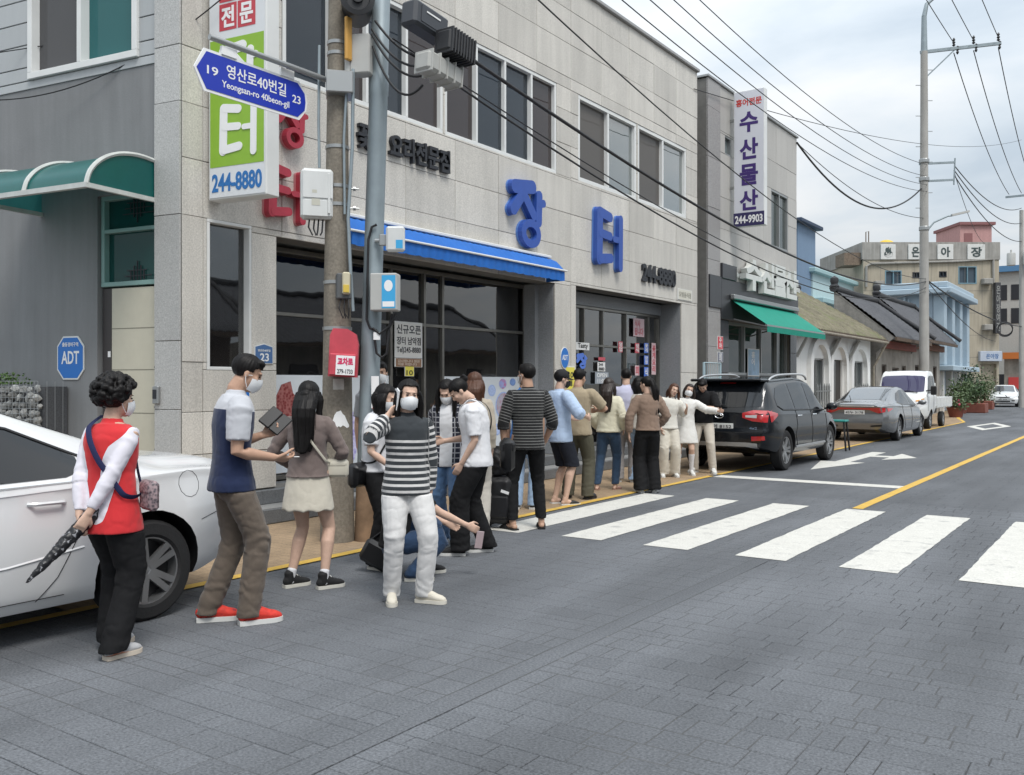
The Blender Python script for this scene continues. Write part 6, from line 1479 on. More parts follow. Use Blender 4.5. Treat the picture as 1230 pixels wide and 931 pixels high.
c.patch('grille', M_CARBLK,'front',[(0,.58),(.4,.61)],[(0,.66),(.4,.67)],0,.40,8,3,.008,(1,-1)); c.patch('lower_grille', M_CARBLK,'front',[(0,.33),(.42,.34)],[(0,.42),(.42,.42)],0,.42,8,3,.008,(1,-1)); c.plate('16도 2074',0,.50,'front')
# --- white pickup truck, nose to the camera
M_TRK = mat('white_truck_paint',(.68,.69,.68),rough=.35,coat=.5,var=.03)
TL, TW = 1.75, 1.70
cabp = dict(bot=[(-TL/2,.55),(-.5,.40),(TL/2-.3,.34),(TL/2,.40)],
    belt=[(-TL/2,1.18),(.3,1.17),(TL/2-.35,1.12),(TL/2-.12,1.02),(TL/2,.82)],
    top=[(-TL/2,1.92),(-TL/2+.1,1.97),(-.2,1.98),(.02,1.93),(.18,1.80),(.52,1.20),(TL/2-.14,1.10),(TL/2,.90)],
    wm=[(-TL/2,TW/2-.02),(.2,TW/2),(TL/2-.3,TW/2-.04),(TL/2-.06,TW/2-.16),(TL/2,TW/2-.26)],
    wb=[(-TL/2,TW/2-.03),(.2,TW/2-.03),(TL/2-.3,TW/2-.09),(TL/2,TW/2-.32)],
    wt=[(-TL/2,TW/2-.12),(.1,TW/2-.12),(.5,TW/2-.06),(TL/2-.3,TW/2-.13),(TL/2,TW/2-.36)], sg=.04, cant=.09)
TX, TY = -6.88, 33.55
c = Car('white_truck','small white flatbed truck facing the camera between the grey sedan and plants', TL, TW, cabp, M_TRK, (TX,TY), -PI/2, (.02,), .30, ns=90, arch=.37)
for o in c.wheels[:]: pass
c.patch('windscreen', glass('violet_windscreen',(.06,.055,.12),1.6,.1),'front',[(0,1.24),(.62,1.26),(.70,1.28)],[(0,1.82),(.60,1.80),(.70,1.74)],0,.69,14,8,.005,(1,-1))
for sg in (1,-1):
    c.patch('side_window', M_CARGL,'side',[(-.36,1.22),(.40,1.20)],[(-.36,1.80),(-.02,1.80),(.12,1.72),(.40,1.27)],-.34,.36,12,6,.004,(sg,))
    c.patch('side_window', M_CARGL,'side',[(-.80,1.24),(-.44,1.22)],[(-.80,1.80),(-.44,1.80)],-.78,-.46,8,6,.004,(sg,))
    c.line('door_seam',[(-.41,1.85),(-.41,.62),(-.30,.5)],'side',.012,None,sg); c.line('door_seam',[(.45,1.16),(.47,.62)],'side',.012,None,sg)
    hl = c.patch('headlamp', M_WLAMP,'front',[(.42,.78),(.66,.76),(.76,.82)],[(.42,.93),(.66,1.04),(.76,1.05)],.42,.75,10,5,.010,(sg,))[0]
    c.patch('turn_lamp', M_AMBER,'front',[(.50,.93),(.74,.96)],[(.50,.99),(.74,1.05)],.50,.73,6,3,.014,(sg,), hl); c.patch('headlamp', M_WLAMP,'side',[(.50,.86),(.74,.82)],[(.50,.92),(.74,1.02)],.50,.74,6,4,.008,(sg,))
    c.patch('fog_lamp', M_CARBLK,'front',[(.42,.50),(.66,.50)],[(.42,.60),(.66,.61)],.42,.66,5,3,.008,(sg,))
    q = MB(); q.cbox(.40,.52,sg*(TW/2+.05),sg*(TW/2+.23),1.16,1.46,.03); q.bar((.42,sg*(TW/2-.1),1.3),(.45,sg*(TW/2+.08),1.32),.03,.03); q.build('mirror', M_CARBLK, c.root, local=True)
c.patch('grille', mat('truck_grille',(.42,.43,.43),rough=.5),'front',[(0,.68),(.40,.69)],[(0,.75),(.40,.76)],0,.40,8,2,.008,(1,-1)); c.patch('lower_grille', M_CARBLK,'front',[(0,.46),(.36,.47)],[(0,.56),(.36,.56)],0,.36,8,3,.008,(1,-1))
c.plate('81보 4406',0,.62,'front',.40,.14)
q = MB(); q.tube([(.53,.5,1.24),(.50,.2,1.30),(.50,-.25,1.26)],.012,5); q.build('wiper', M_CARBLK, c.root, local=True)
bx0, bx1 = -3.85, -.98
q = MB(); q.box(bx0+.1,-.7,-.34,-.24,.45,.62); q.box(bx0+.1,-.7,.24,.34,.45,.62); q.build('chassis_rail', M_CARBLK, c.root, local=True)
q = MB(); q.box(bx0,bx1,-.82,.82,.68,.75); q.build('bed_floor', M_TRK, c.root, local=True)
for sg in (1,-1):
    q = MB(); q.cbox(bx0,bx1,sg*.82,sg*.86,.70,1.06,.008); sp_ = q.build('bed_side', M_TRK, c.root, local=True)
    q = MB()
    for k in range(1,5): x = bx0+(bx1-bx0)*k/5; q.cbox(x-.02,x+.02,sg*.8605,sg*.875,.71,1.05,.004)
    q.build('side_rib', M_TRK, sp_, local=True)
q = MB(); q.cbox(bx1+.01,bx1+.05,-.80,.80,.76,1.55,.01); q.build('head_board', M_TRK, c.root, local=True)
q = MB(); q.cbox(bx0-.04,bx0-.002,-.82,.82,.70,1.05,.008); q.build('tail_gate', M_TRK, c.root, local=True)
for sg in (1,-1): c.wheel(-2.35, sg, .27, .17); 
for o in c.wheels: pass
# ================================================================ teal trestle by the grey sedan
tx, ty = G(1006,541)
ts = thing('teal_stool', (tx,ty,0), 'teal topped stool with dark legs standing between the SUV and the grey sedan', 'stool')
q = MB(); q.cbox(tx-.22,tx+.22,ty-.16,ty+.16,.66,.71,.015); q.build('seat', mat('teal_plastic',(.02,.22,.20),rough=.5), ts)
for sx in (-1,1):
    for sy in (-1,1): q = MB(); q.bar((tx+sx*.17,ty+sy*.11,.66),(tx+sx*.23,ty+sy*.16,0),.035,.035); q.build('leg', M_CARBLK, ts)
# ================================================================ potted shrubs along the far pavement
M_POT = mat('terracotta_planter',(.20,.065,.045),rough=.7,var=.15,vscale=4)
leafm = [mat('shrub_leaf_a',(.045,.085,.03),rough=.55,var=.35,vscale=7), mat('shrub_leaf_b',(.085,.13,.055),rough=.55,var=.35,vscale=7), mat('shrub_leaf_c',(.03,.065,.03),rough=.5,var=.3,vscale=7)]
def shrub(px, t, h, w, label, lm, potw, poth, n=520, round_=True, flower=False):
    r = ray(px); x, y = r[0]*t, r[1]*t
    s = thing('potted_shrub', (x,y,0), label, 'plant', 'potted plants along the far pavement')
    q = MB()
    if round_: q.lathe([(potw*.36,0),(potw*.5,poth*.9),(potw*.54,poth),(potw*.46,poth),(potw*.44,poth*.8)],14,0,Matrix.Translation((x,y,0)))
    else: q.cbox(x-potw*.5,x+potw*.5,y-potw*.5,y+potw*.5,0,poth,.03)
    q.build('pot', M_POT, s, smooth=40)
    q = MB(); st_ = []
    for k in range(7):
        a = random.random()*6.3; e_ = Vector((math.cos(a)*w*.32*random.random(), math.sin(a)*w*.32*random.random(), h*random.uniform(.55,.9))); st_.append(e_)
        q.tube([(x,y,poth*.6),(x+e_.x*.4,y+e_.y*.4,poth+ (e_.z-poth)*.5),(x+e_.x,y+e_.y,e_.z)],[.03,.02,.008],5)
    q.build('stems', mat('shrub_stem',(.10,.07,.04),rough=.9), s)
    q = MB()
    for k in range(n):
        e_ = random.choice(st_); c_ = Vector((x+e_.x,y+e_.y,e_.z))+Vector((random.gauss(0,w*.22),random.gauss(0,w*.22),random.gauss(-h*.08,h*.17)))
        if c_.z < poth*.8: c_.z = poth+random.random()*.2
        d = Vector((random.gauss(0,1),random.gauss(0,1),random.gauss(.3,.7))).normalized(); a_ = d.cross(Vector((random.gauss(0,1),random.gauss(0,1),random.gauss(0,1)))).normalized(); l_ = random.uniform(.09,.2)
        q.add([c_, c_+d*l_*.5+a_*l_*.22, c_+d*l_, c_+d*l_*.5-a_*l_*.22], [(0,1,2,3)])
    f_ = q.build('foliage', lm, s); f_['kind'] = 'stuff'
    if flower:
        q = MB()
        for k in range(14): q.ball((x+random.gauss(0,w*.2),y+random.gauss(0,w*.2),poth+random.uniform(.05,.35)),.06,6,4)
        q.build('blossom', mat('pink_blossom',(.55,.10,.16),rough=.6), s)['kind'] = 'stuff'
shrub(1148,41.5,1.1,.9,'short potted plant with pink blossoms just behind the truck',leafm[1],.75,.45,420,True,True)
shrub(1152,47,1.6,1.0,'bushy pale green shrub in a pot behind the truck',leafm[1],.9,.5,900)
shrub(1163,50,2.2,1.1,'tallest dark potted shrub in the row by the blue building',leafm[2],.9,.55,1000)
shrub(1170,48,1.6,1.2,'broad dark green shrub in a long red planter',leafm[0],1.2,.5,900,False)
shrub(1183,54,2.0,1.3,'last pale green shrub nearest the far white sedan',leafm[1],.9,.5,700,False)
# ================================================================ PEOPLE
def nv(v): v = np.asarray(v, float); return v/max(1e-9, np.linalg.norm(v))
def V3(*a): return np.array(a, float)
def rodr(v, axis, a):
    axis = nv(axis); return v*math.cos(a)+np.cross(axis, v)*math.sin(a)+axis*np.dot(axis, v)*(1-math.cos(a))
def loft(mb, secs, n=18, pw=2.0, dome=True):
    """secs: (centre, x axis, y axis, rx, ry); closed with small domes"""
    secs = [(np.asarray(c,float), nv(x), nv(y), rx, ry) for c, x, y, rx, ry in secs]
    if dome:
        c0, x0, y0, a0, b0 = secs[0]; c1 = secs[1][0]; d = nv(c0-c1); e_ = min(a0,b0)*.5
        c2, x2, y2, a2, b2 = secs[-1]; d2 = nv(c2-secs[-2][0]); e2 = min(a2,b2)*.5
        secs = [(c0+d*e_, x0, y0, a0*.45, b0*.45)]+secs+[(c2+d2*e2, x2, y2, a2*.45, b2*.45)]
    vs = []; fs = []
    for c, x, y, rx, ry in secs:
        for k in range(n):
            t = 2*PI*k/n; cc, ss = math.cos(t), math.sin(t)
            vs.append(c+x*rx*math.copysign(abs(cc)**(2/pw),cc)+y*ry*math.copysign(abs(ss)**(2/pw),ss))
    m = len(secs)
    for i in range(m-1):
        for k in range(n): k2 = (k+1) % n; fs.append((i*n+k, i*n+k2, (i+1)*n+k2, (i+1)*n+k))
    fs.append(tuple(range(n-1,-1,-1))); fs.append(tuple((m-1)*n+k for k in range(n)))
    mb.add(vs, fs)
def limb(mb, pts, rad, n=14, flat=None, up=None):
    pts = [np.asarray(p,float) for p in pts]; secs = []; px = None
    for i, p in enumerate(pts):
        d = nv(pts[min(i+1,len(pts)-1)]-pts[max(i-1,0)])
        x = V3(1,0,0) if px is None else px
        if up is not None and px is None: x = np.cross(d, up)
        x = x-d*np.dot(x,d)
        if np.linalg.norm(x) < .05: x = np.cross(d, V3(0,1,0))
        x = nv(x); px = x; y = np.cross(d, x); f = 1 if flat is None else flat
        secs.append((p, x, y, rad[i], rad[i]*f))
    loft(mb, secs, n)
def ik(a, t, l1, l2, hint):
    d = t-a; L = np.linalg.norm(d)
    if L > (l1+l2)*.995: t = a+d/L*(l1+l2)*.995; d = t-a; L = np.linalg.norm(d)
    L = max(L, abs(l1-l2)+.02); u = d/max(L,1e-6); x = (l1*l1-l2*l2+L*L)/(2*L); h = math.sqrt(max(0,l1*l1-x*x))
    hh = np.asarray(hint,float); hh = hh-u*np.dot(hh,u); hh = nv(hh); return a+u*x+hh*h, t
def remesh(mb, voxel, smooth=5, disp=None, fac=.5):
    me = bpy.data.meshes.new('r'); me.from_pydata([tuple(v) for v in mb.v], [], mb.f)
    bm = bmesh.new(); bm.from_mesh(me); bmesh.ops.recalc_face_normals(bm, faces=bm.faces); bm.to_mesh(me); bm.free()
    ob = bpy.data.objects.new('r', me)
    md = ob.modifiers.new('r','REMESH'); md.mode = 'VOXEL'; md.voxel_size = voxel; md.adaptivity = 0.0
    if smooth: sm = ob.modifiers.new('s','SMOOTH'); sm.factor = fac; sm.iterations = smooth
    out = evaluate(ob); bpy.data.objects.remove(ob); bpy.data.meshes.remove(me)
    return out
def verts_np(me):
    a = np.empty(len(me.vertices)*3); me.vertices.foreach_get('co', a); b = np.empty(len(me.vertices)*3); me.vertex_normals.foreach_get('vector', b)
    return a.reshape(-1,3), b.reshape(-1,3)
def set_np(me, co): me.vertices.foreach_set('co', co.astype(np.float32).ravel()); me.update()
def nearest(co, bones):
    """bones: (a, b, s0, zone). returns zone, running length, distance to nearest joint"""
    best = np.full(len(co), 1e9); b0 = best.copy(); b1 = best.copy(); al = np.zeros(len(co)); zo = np.zeros(len(co)); jd = np.zeros(len(co)); side = np.zeros(len(co))
    for a, b, s0, z, rad in bones:
        d = b-a; L = np.linalg.norm(d); t = np.clip((co-a)@d/(L*L), 0, 1); q = np.linalg.norm(co-(a+t[:,None]*d), axis=1)-rad
        if z > .5: b1 = np.minimum(b1, q)
        else: b0 = np.minimum(b0, q)
        m = q < best; best[m] = q[m]; al[m] = s0+t[m]*L; zo[m] = z; jd[m] = np.minimum(t[m], 1-t[m])*L
    return (np.clip(.5+(b0-b1)*12, 0, 1) if b1.min() < 1e8 else zo), al, jd
def add_attr(me, name, vals):
    at = me.attributes.new(name, 'FLOAT', 'POINT'); at.data.foreach_set('value', vals.astype(np.float32))
def folds(co, no, amp, seed, zo=None, al=None, jd=None):
    p = co@np.array([[13,0,6],[0,13,5],[-4,3,8.]]); n1 = fbm(p+seed*7.1, 2, seed)-.5
    n2 = fbm(co*np.array([7,7,5.0])+seed*3.3, 2, seed+9)-.5
    w = np.abs(fbm(co*np.array([9,9,16.0])+seed, 2, seed+4)-.5)*2           # creases
    r1 = 1-np.abs(2*fbm(co@np.array([[9,0,5],[0,9,-4],[-3,4,11.]])+seed*1.7, 2, seed+21)-1); r2 = 1-np.abs(2*fbm(co@np.array([[11,3,0],[2,10,0],[7,-6,7.]])+seed*2.9, 2, seed+31)-1)
    d = amp*(.40*n1+.80*n2-.42*r1**6-.30*r2**6+.12)
    if jd is not None:
        f = np.exp(-(jd/.10)**2)*zo; d += amp*.40*f*np.sin(al*78+n1*7+n2*12+co[:,0]*25)*(.4+1.2*np.clip(n2+.5,0,1))
    return co+no*d[:,None]
# --- cloth materials
def cloth(name, col, var=.08, rough=.85, weave=420):
    return mat(name, col, rough=rough, var=var, vscale=14, bump=.25, bscale=weave, sheen=.15 if max(col) > .1 else 0.0, spec=.2)
def attr_mat(name, fn):
    """fn(N, L, attr) -> colour socket"""
    if name in MATS: return MATS[name]
    m = bpy.data.materials.new(name); m.use_nodes = True; MATS[name] = m; N = m.node_tree.nodes; L = m.node_tree.links; b = N['Principled BSDF']
    b.inputs['Roughness'].default_value = .85; b.inputs['Specular IOR Level'].default_value = .25; b.inputs['Sheen Weight'].default_value = .15
    def A(n): a = N.new('ShaderNodeAttribute'); a.attribute_name = n; return a.outputs['Fac']
    def M_(op, x, y=None):
        q = N.new('ShaderNodeMath'); q.operation = op
        for i, v in enumerate((x, y)):
            if v is None: continue
            if isinstance(v, (int,float)): q.inputs[i].default_value = v
            else: L.new(v, q.inputs[i])
        return q.outputs[0]
    def mix(f, c1, c2):
        q = N.new('ShaderNodeMixRGB'); L.new(f, q.inputs[0])
        for i, c in ((1,c1),(2,c2)):
            if isinstance(c, tuple): q.inputs[i].default_value = (*c,1)
            else: L.new(c, q.inputs[i])
        return q.outputs[0]
    L.new(fn(A, M_, mix), b.inputs['Base Color']); return m
def m_zone(name, torso, arm, thr=.5): return attr_mat(name, lambda A, M_, mix: mix(M_('GREATER_THAN', A('zone'), thr), torso, arm))
SKIN = mat('skin',(.56,.375,.285),rough=.55,var=.10,vscale=22,fine=.05,fscale=200,spec=.3,bump=.08,bscale=500); SKIN2 = mat('skin_tan',(.44,.27,.19),rough=.5,var=.06,vscale=18,spec=.35)
M_HAIR = mat('black_hair',(.008,.007,.007),rough=.50,spec=.22); M_HAIRB = mat('brown_hair',(.075,.032,.018),rough=.42,spec=.4); M_HAIRG = mat('grey_hair',(.10,.10,.10),rough=.6,var=.5,vscale=60)
M_MASK = mat('white_mask',(.74,.75,.76),rough=.8); M_EYE = mat('dark_eye',(.012,.01,.01),rough=.3); M_LIP = mat('lip',(.36,.13,.11),rough=.5); M_BROW = mat('brow',(.03,.022,.02),rough=.8)
UP = V3(0,0,1)
class Person:
    def __init__(s, label, px, depth, phi, H=1.7, sex='f', feet=((-.09,.02,-8),(.09,-.02,8)), lean=0.0, tilt=0.0, twist=0.0, head=(0,0,0), hands=(None,None), elbows=(None,None), curl=(.35,.35), hand_n=(None,None), skin=None, voxel=.009, pel=(0,0,0), build=1.0, squat=None, name='person'):
        r = ray(px); pos = np.array([r[0]*depth, r[1]*depth]); v = pos/np.linalg.norm(pos); rt_ = np.array([v[1],-v[0]])
        d = v*math.cos(math.radians(phi))+rt_*math.sin(math.radians(phi)); s.rz = math.atan2(-d[0], d[1])
        s.root = thing(name, (pos[0],pos[1],0), label, 'person', None, s.rz); s.vx = voxel; s.skin = skin or SKIN; s.sex = sex; s.seed = len(bpy.data.objects) % 97
        k = s.k = H/1.7; s.f = f = sex == 'f'; s.b = build
        hipw = .080 if f else .080; s.sw = sw = (.143 if f else .166)*k*(.5+.5*build)
        P = s.P = V3(pel[0], pel[1], .925+pel[2])*k
        s.hip = [P+V3(sg*hipw*k, 0, -.03*k) for sg in (-1,1)]
        s.ank = [np.array([a*1.0, b_, .085*k]) for a, b_, t in feet]; s.toe = [t for _, _, t in feet]
        s.knee = []
        for i in (0,1):
            tt = math.radians(s.toe[i]); kn, an = ik(s.hip[i], s.ank[i], .43*k, .415*k, V3(math.sin(tt)*.6, 1, .05)); s.knee.append(kn); s.ank[i] = an
        # spine
        pts = [P]; fw = V3(0,1,0); rgt = V3(1,0,0); up_ = UP.copy(); s.sp = []; n = 10; Ls = .50*k
        for i in range(n+1):
            t = i/n; e_ = t*t*(3-2*t)
            u = rodr(UP, V3(1,0,0), -lean*e_); u = rodr(u, V3(0,1,0), tilt*e_); tw = twist*e_
            x = rodr(rodr(V3(1,0,0), UP, -tw), V3(0,1,0), tilt*e_); x = nv(x-u*np.dot(x,u)); y = np.cross(u, x)
            if i: pts.append(pts[-1]+u*Ls/n)
            s.sp.append((pts[-1], x, y, u))
        c, x, y, u = s.sp[-1]; s.nb = c+u*.02*k
        s.sh = [c-u*.066*k+x*sg*sw for sg in (-1,1)]
        s.cx, s.cy, s.cu = x, y, u
        hy, hp, hr = (math.radians(a) for a in head)
        hx = rodr(x, UP, -hy); hyv = rodr(nv(V3(y[0],y[1],y[2]*.3)), UP, -hy); hx = nv(hx-hyv*np.dot(hx,hyv))
        hyv = rodr(hyv, hx, -hp); hzv = nv(np.cross(hx, hyv)); hx = rodr(hx, hyv, hr); hzv = np.cross(hx, hyv)
        s.hx, s.hy, s.hz = hx, hyv, hzv
        s.hk = k**.5*(.965 if not f else .935); s.hc = s.nb+nv(u*.6+hzv*.6)*.038*k+hyv*.020+hzv*.10*s.hk
        # arms
        s.elb = []; s.wri = []; ua, fa = .285*k, .25*k
        for i, sg in ((0,-1),(1,1)):
            T = hands[i]
            T = s.sh[i]+V3(sg*.035,.05,-.52)*k if T is None else np.array(T)*k
            hint = elbows[i] if elbows[i] is not None else V3(sg*.5,-1,-.2)
            e_, w = ik(s.sh[i], T, ua, fa, hint); s.elb.append(e_); s.wri.append(w)
        s.curl = curl; s.hn = hand_n
    # ------------------------------------------------ skin
    def hpt(s, x, y, z): return s.hc+(s.hx*x+s.hy*y+s.hz*z)*s.hk
    def ell(s, mb, c, r, seg=16, rings=12):
        M = Matrix(((s.hx[0],s.hy[0],s.hz[0],0),(s.hx[1],s.hy[1],s.hz[1],0),(s.hx[2],s.hy[2],s.hz[2],0),(0,0,0,1)))
        p = s.hpt(*c); M = Matrix.Translation(p) @ M; mb.ball((0,0,0), [q*s.hk for q in r], seg, rings, 0, M)
    def make_hand(s, mb, i):
        k = s.k*(.93 if s.f else 1.0); sg = (-1,1)[i]; w = s.wri[i]; d = nv(w-s.elb[i])
        n = s.hn[i] if s.hn[i] is not None else -s.cx*sg
        n = np.asarray(n,float); n = nv(n-d*np.dot(n,d)); sd = np.cross(d, n)*sg     # sd: towards the thumb
        if sd is None: pass
        cu = s.curl[i]
        loft(mb, [(w-d*.02*k, sd, n, .026*k, .021*k),(w+d*.02*k, sd, n, .031*k, .017*k),(w+d*.06*k, sd, n, .040*k, .015*k),(w+d*.088*k, sd, n, .039*k, .013*k)], 12)
        for j, (o, l) in enumerate(((.029,.070),(.0095,.080),(-.0105,.074),(-.029,.058))):
            b0 = w+(d*.082+sd*o)*k; a = 0.15+cu*.9*(1+.08*j); pts = [b0-d*.02*k, b0]; dr = d; q = b0
            for m, ll in enumerate((.45,.31,.24)):
                dr = nv(rodr(d, np.cross(d, n), a*(.45+.55*m) + cu*m*.35)); q = q+dr*l*ll*k; pts.append(q)
            limb(mb, pts, [.0095*k,.0096*k,.0088*k,.0082*k,.0066*k], 8)
        t0 = w+(d*.022+sd*.026)*k; t1 = t0+(d*.028+sd*.026+n*.012)*k; t2 = t1+(d*.034+sd*.004+n*.016*(1+cu))*k; t3 = t2+(d*.026-sd*.006*cu+n*.010*(1+cu))*k
        limb(mb, [t0-sd*.012*k, t0, t1, t2, t3], [.013*k,.013*k,.0115*k,.0100*k,.0075*k], 8)
        s.palm = getattr(s,'palm',{}); s.palm[i] = (w+d*.07*k+n*.02*k, d, n, sd)
    def body(s, legs=False, hands=True):
        k = s.k; mb = MB(); b = s.b
        def sec(i, rx, ry, dz=0): c, x, y, u = s.sp[i]; return (c+u*dz, x, y, rx*.88*k*b, ry*.95*k*b)
        f = s.f
        loft(mb, [sec(0,.145,.095,-.05),sec(1,.14,.09),sec(3,.118 if f else .135,.085),sec(6,.14 if f else .155,.10),sec(8,.15 if f else .165,.095),sec(9,.14 if f else .16,.08),sec(10,.08,.06,.0)], 18)
        limb(mb, [s.nb-s.cu*.05*k, s.nb+s.cu*.02*k, s.hpt(0,-.012,-.06)], [.062*k,.053*k*(1 if f else 1.08),.05*k*(1 if f else 1.08)], 14)
        s.ell(mb, (0,-.016,.028),(.074,.093,.084)); s.ell(mb, (0,.022,-.030),(.065,.067,.084)); s.ell(mb, (0,.058,-.094),(.028,.026,.022)); s.ell(mb, (0,.030,-.075),(.050,.05,.04))
        s.ell(mb, (0,.094,-.022),(.0115,.015,.019),10,8); s.ell(mb, (0,.086,.004),(.008,.01,.025),8,6); s.ell(mb, (0,.079,.028),(.045,.012,.010),10,8)
        for sg in (-1,1): s.ell(mb, (sg*.074,-.008,-.012),(.010,.019,.030),8,8); s.ell(mb, (sg*.040,.060,-.022),(.022,.022,.022),8,8)
        for i, sg in ((0,-1),(1,1)):
            a, e_, w = s.sh[i], s.elb[i], s.wri[i]; q = 1.0 if f else 1.13
            limb(mb, [a-s.cx*sg*.05*k, a, a+(e_-a)*.4, e_, e_+(w-e_)*.28, e_+(w-e_)*.7, w], [.047*k*q,.045*k*q,.041*k*q,.034*k*q,.035*k*q,.027*k*q,.0225*k*q], 14)
            if hands: s.make_hand(mb, i)
            if legs:
                h, kn, an = s.hip[i], s.knee[i], s.ank[i]; bk = V3(0,-.018*k,0)
                limb(mb, [h+V3(0,0,.06*k), h+(kn-h)*.25, h+(kn-h)*.65, kn, kn+(an-kn)*.28+bk, kn+(an-kn)*.65+bk*.4, an, an-V3(0,0,.04*k)], [.088*k,.084*k,.066*k,.052*k,.056*k,.041*k,.033*k,.034*k], 16)
        me = remesh(mb, s.vx*.72, 4); me.materials.append(s.skin); o = link_mesh('body', me, s.root, 180); s.bodyo = o
        # face
        for nm, m, c_, r_ in (('eye',M_EYE,(.029,.0795,.006),(.0125,.006,.0048)),('eyebrow',M_BROW,(.030,.083,.025),(.015,.005,.0026))):
            for sg in (-1,1): q = MB(); s.ell(q, (sg*c_[0],c_[1],c_[2]), r_, 8, 6); q.build(nm, m, s.bodyo, smooth=180, local=True)
        q = MB(); s.ell(q, (0,.0865,-.062),(.021,.006,.0065),8,6); q.build('mouth', M_LIP, s.bodyo, smooth=180, local=True)
        return o
    def mask(s, m=None, low=False):
        q = MB(); P = []; c = (0,.018,-.050)
        for i in range(13):
            a = math.radians(-78+156*i/12); row = []
            for j in range(8):
                t = j/7; z = -.062+.112*t*(1-.18*abs(math.sin(a))**2); zz = z*(1.0-.15*abs(math.sin(a)))
                rr = .081*(1-(abs(z-.008)/.085)**2.4*.38); tip = .020*max(0,math.cos(a))**6*(1-((z-.004)/.07)**2)
                row.append(tuple(s.hpt(c[0]+(.073)*math.sin(a)*(rr/.081), c[1]+(rr+tip)*math.cos(a)+.003, c[2]+zz)))
            P.append(row)
        q.grid(P); o = q.build('face_mask', m or M_MASK, s.root, smooth=60, local=True)
        q = MB()
        for sg in (-1,1):
            for z in (-.005,-.09): q.tube([s.hpt(sg*.068,.03,z), s.hpt(sg*.078,.005,z*.5-.012), s.hpt(sg*.081,-.014,-.012)], .0022, 5)
        q.build('ear_loop', m or M_MASK, o, local=True); return o
    # ------------------------------------------------ hair
    def hair(s, style, m=None, length=.4, name='hair'):
        q = MB(); m = m or M_HAIR; k = s.hk
        def shell(rx, ry, rz_, c=(0,-.018,.034), line=.052, back=-.105, side=-.03, n=34, mr=26):
            vs = []; fs = []
            for i in range(mr+1):
                ph = -PI/2+PI*i/mr
                for j in range(n):
                    a = 2*PI*j/n; x, y, z = rx*math.cos(ph)*math.sin(a), ry*math.cos(ph)*math.cos(a), rz_*math.sin(ph)
                    X, Y, Z = x+c[0], y+c[1], z+c[2]; f_ = max(0, math.cos(a))
                    lim = back*(1-f_)+line*f_ if f_ > .35 else back+(side-back)*min(1, max(0,(math.cos(a)+.55)/.9))
                    if f_ > .35: lim = side+(line-side)*min(1,(f_-.35)/.35)
                    if Z < lim: X, Y, Z = X*.62, (Y-c[1])*.62+c[1], lim+(Z-lim)*.25
                    vs.append(tuple(s.hpt(X,Y,Z)))
            for i in range(mr):
                for j in range(n): j2 = (j+1) % n; fs.append((i*n+j, i*n+j2, (i+1)*n+j2, (i+1)*n+j))
            q.add(vs, fs)
        down = -UP; bk = -s.hy
        def lock(p0, L, w, th, out=None, n=7, taper=.35, face=None, sway=0, push=.075):
            """a fall of hair from head point p0, hanging down over the shoulders/back"""
            p = s.hpt(*p0); secs = []; o_ = bk if out is None else np.asarray(out,float); fc = o_ if face is None else face
            xx = nv(np.cross(UP, fc))
            for i in range(n+1):
                t = i/n; c = p+down*L*t+o_*(push*math.sin(min(1,t*2.2)*PI/2)+.008*math.sin(t*7))+xx*sway*t; wd = w*(1-taper*t**2)*(1 if t < .97 else .6)
                secs.append((c, xx, nv(fc), wd, th*(1-.5*t)))
            loft(q, secs, 12); s.locks = getattr(s,'locks',[]); s.locks.append(secs)
        strand = 1.0; amp = .004
        if style == 'short':
            shell(.082,.104,.090,side=-.005,back=-.075); s.ell(q,(.008,.046,.088),(.056,.036,.026))
        elif style == 'curly':
            shell(.108,.126,.112,c=(0,-.022,.040),line=.055,back=-.10,side=-.05)
            for i in range(260):
                a = random.uniform(0,2*PI); ph = math.asin(random.uniform(-.75,1)); fx, fy, fz_ = math.cos(ph)*math.sin(a), math.cos(ph)*math.cos(a), math.sin(ph)
                if fy > .45 and fz_ < .35: continue
                if fz_ < -.35 and fy > .0: continue
                s.ell(q,(fx*.116,-.024+fy*.136,.040+fz_*.120),[random.uniform(.014,.023)]*3,7,5)
            amp = .003
        elif style in ('long','bob','half'):
            shell(.089,.105,.096,line=.072,side=-.055,back=-.11)
            Lh = length
            lock((0,-.070,.02), Lh, .088, .044, push=.115 if style != 'bob' else .03)
            for sg in (-1,1): lock((sg*.052,-.050,.0), Lh*.93, .044, .036, face=bk, taper=.5, push=.10 if style != 'bob' else .02); lock((sg*.068,-.006,.03), (Lh*.95 if style == 'bob' else Lh*.8) if style != 'half' else Lh*.5, .044, .028, out=s.hx*sg*.6+bk*.1, face=s.hx*sg, push=.04)
            if style == 'half': s.ell(q,(0,-.115,.0),(.045,.03,.035)); s.ell(q,(0,-.118,-.045),(.04,.028,.04))
            amp = .004
        elif style == 'bun':
            shell(.081,.102,.090,side=-.03,back=-.085); s.ell(q,(0,-.118,.055),(.042,.04,.042)); s.ell(q,(.022,-.135,.075),(.024,.022,.022)); s.ell(q,(-.02,-.13,.08),(.022,.02,.02))
        elif style == 'pony':
            shell(.082,.103,.091,side=-.03,back=-.09); s.ell(q,(0,-.112,.05),(.03,.03,.03)); lock((0,-.10,.05), length, .048, .040, taper=.55, push=.07)
            lock((.02,-.11,.02), length*.9, .03, .03, taper=.5, sway=.03)
        me = remesh(q, max(.0042, s.vx*.62), 2); co, no = verts_np(me)
        loc = (co-s.hc)@np.stack([s.hx,s.hy,s.hz],1); ang = np.arctan2(loc[:,0], -loc[:,1])
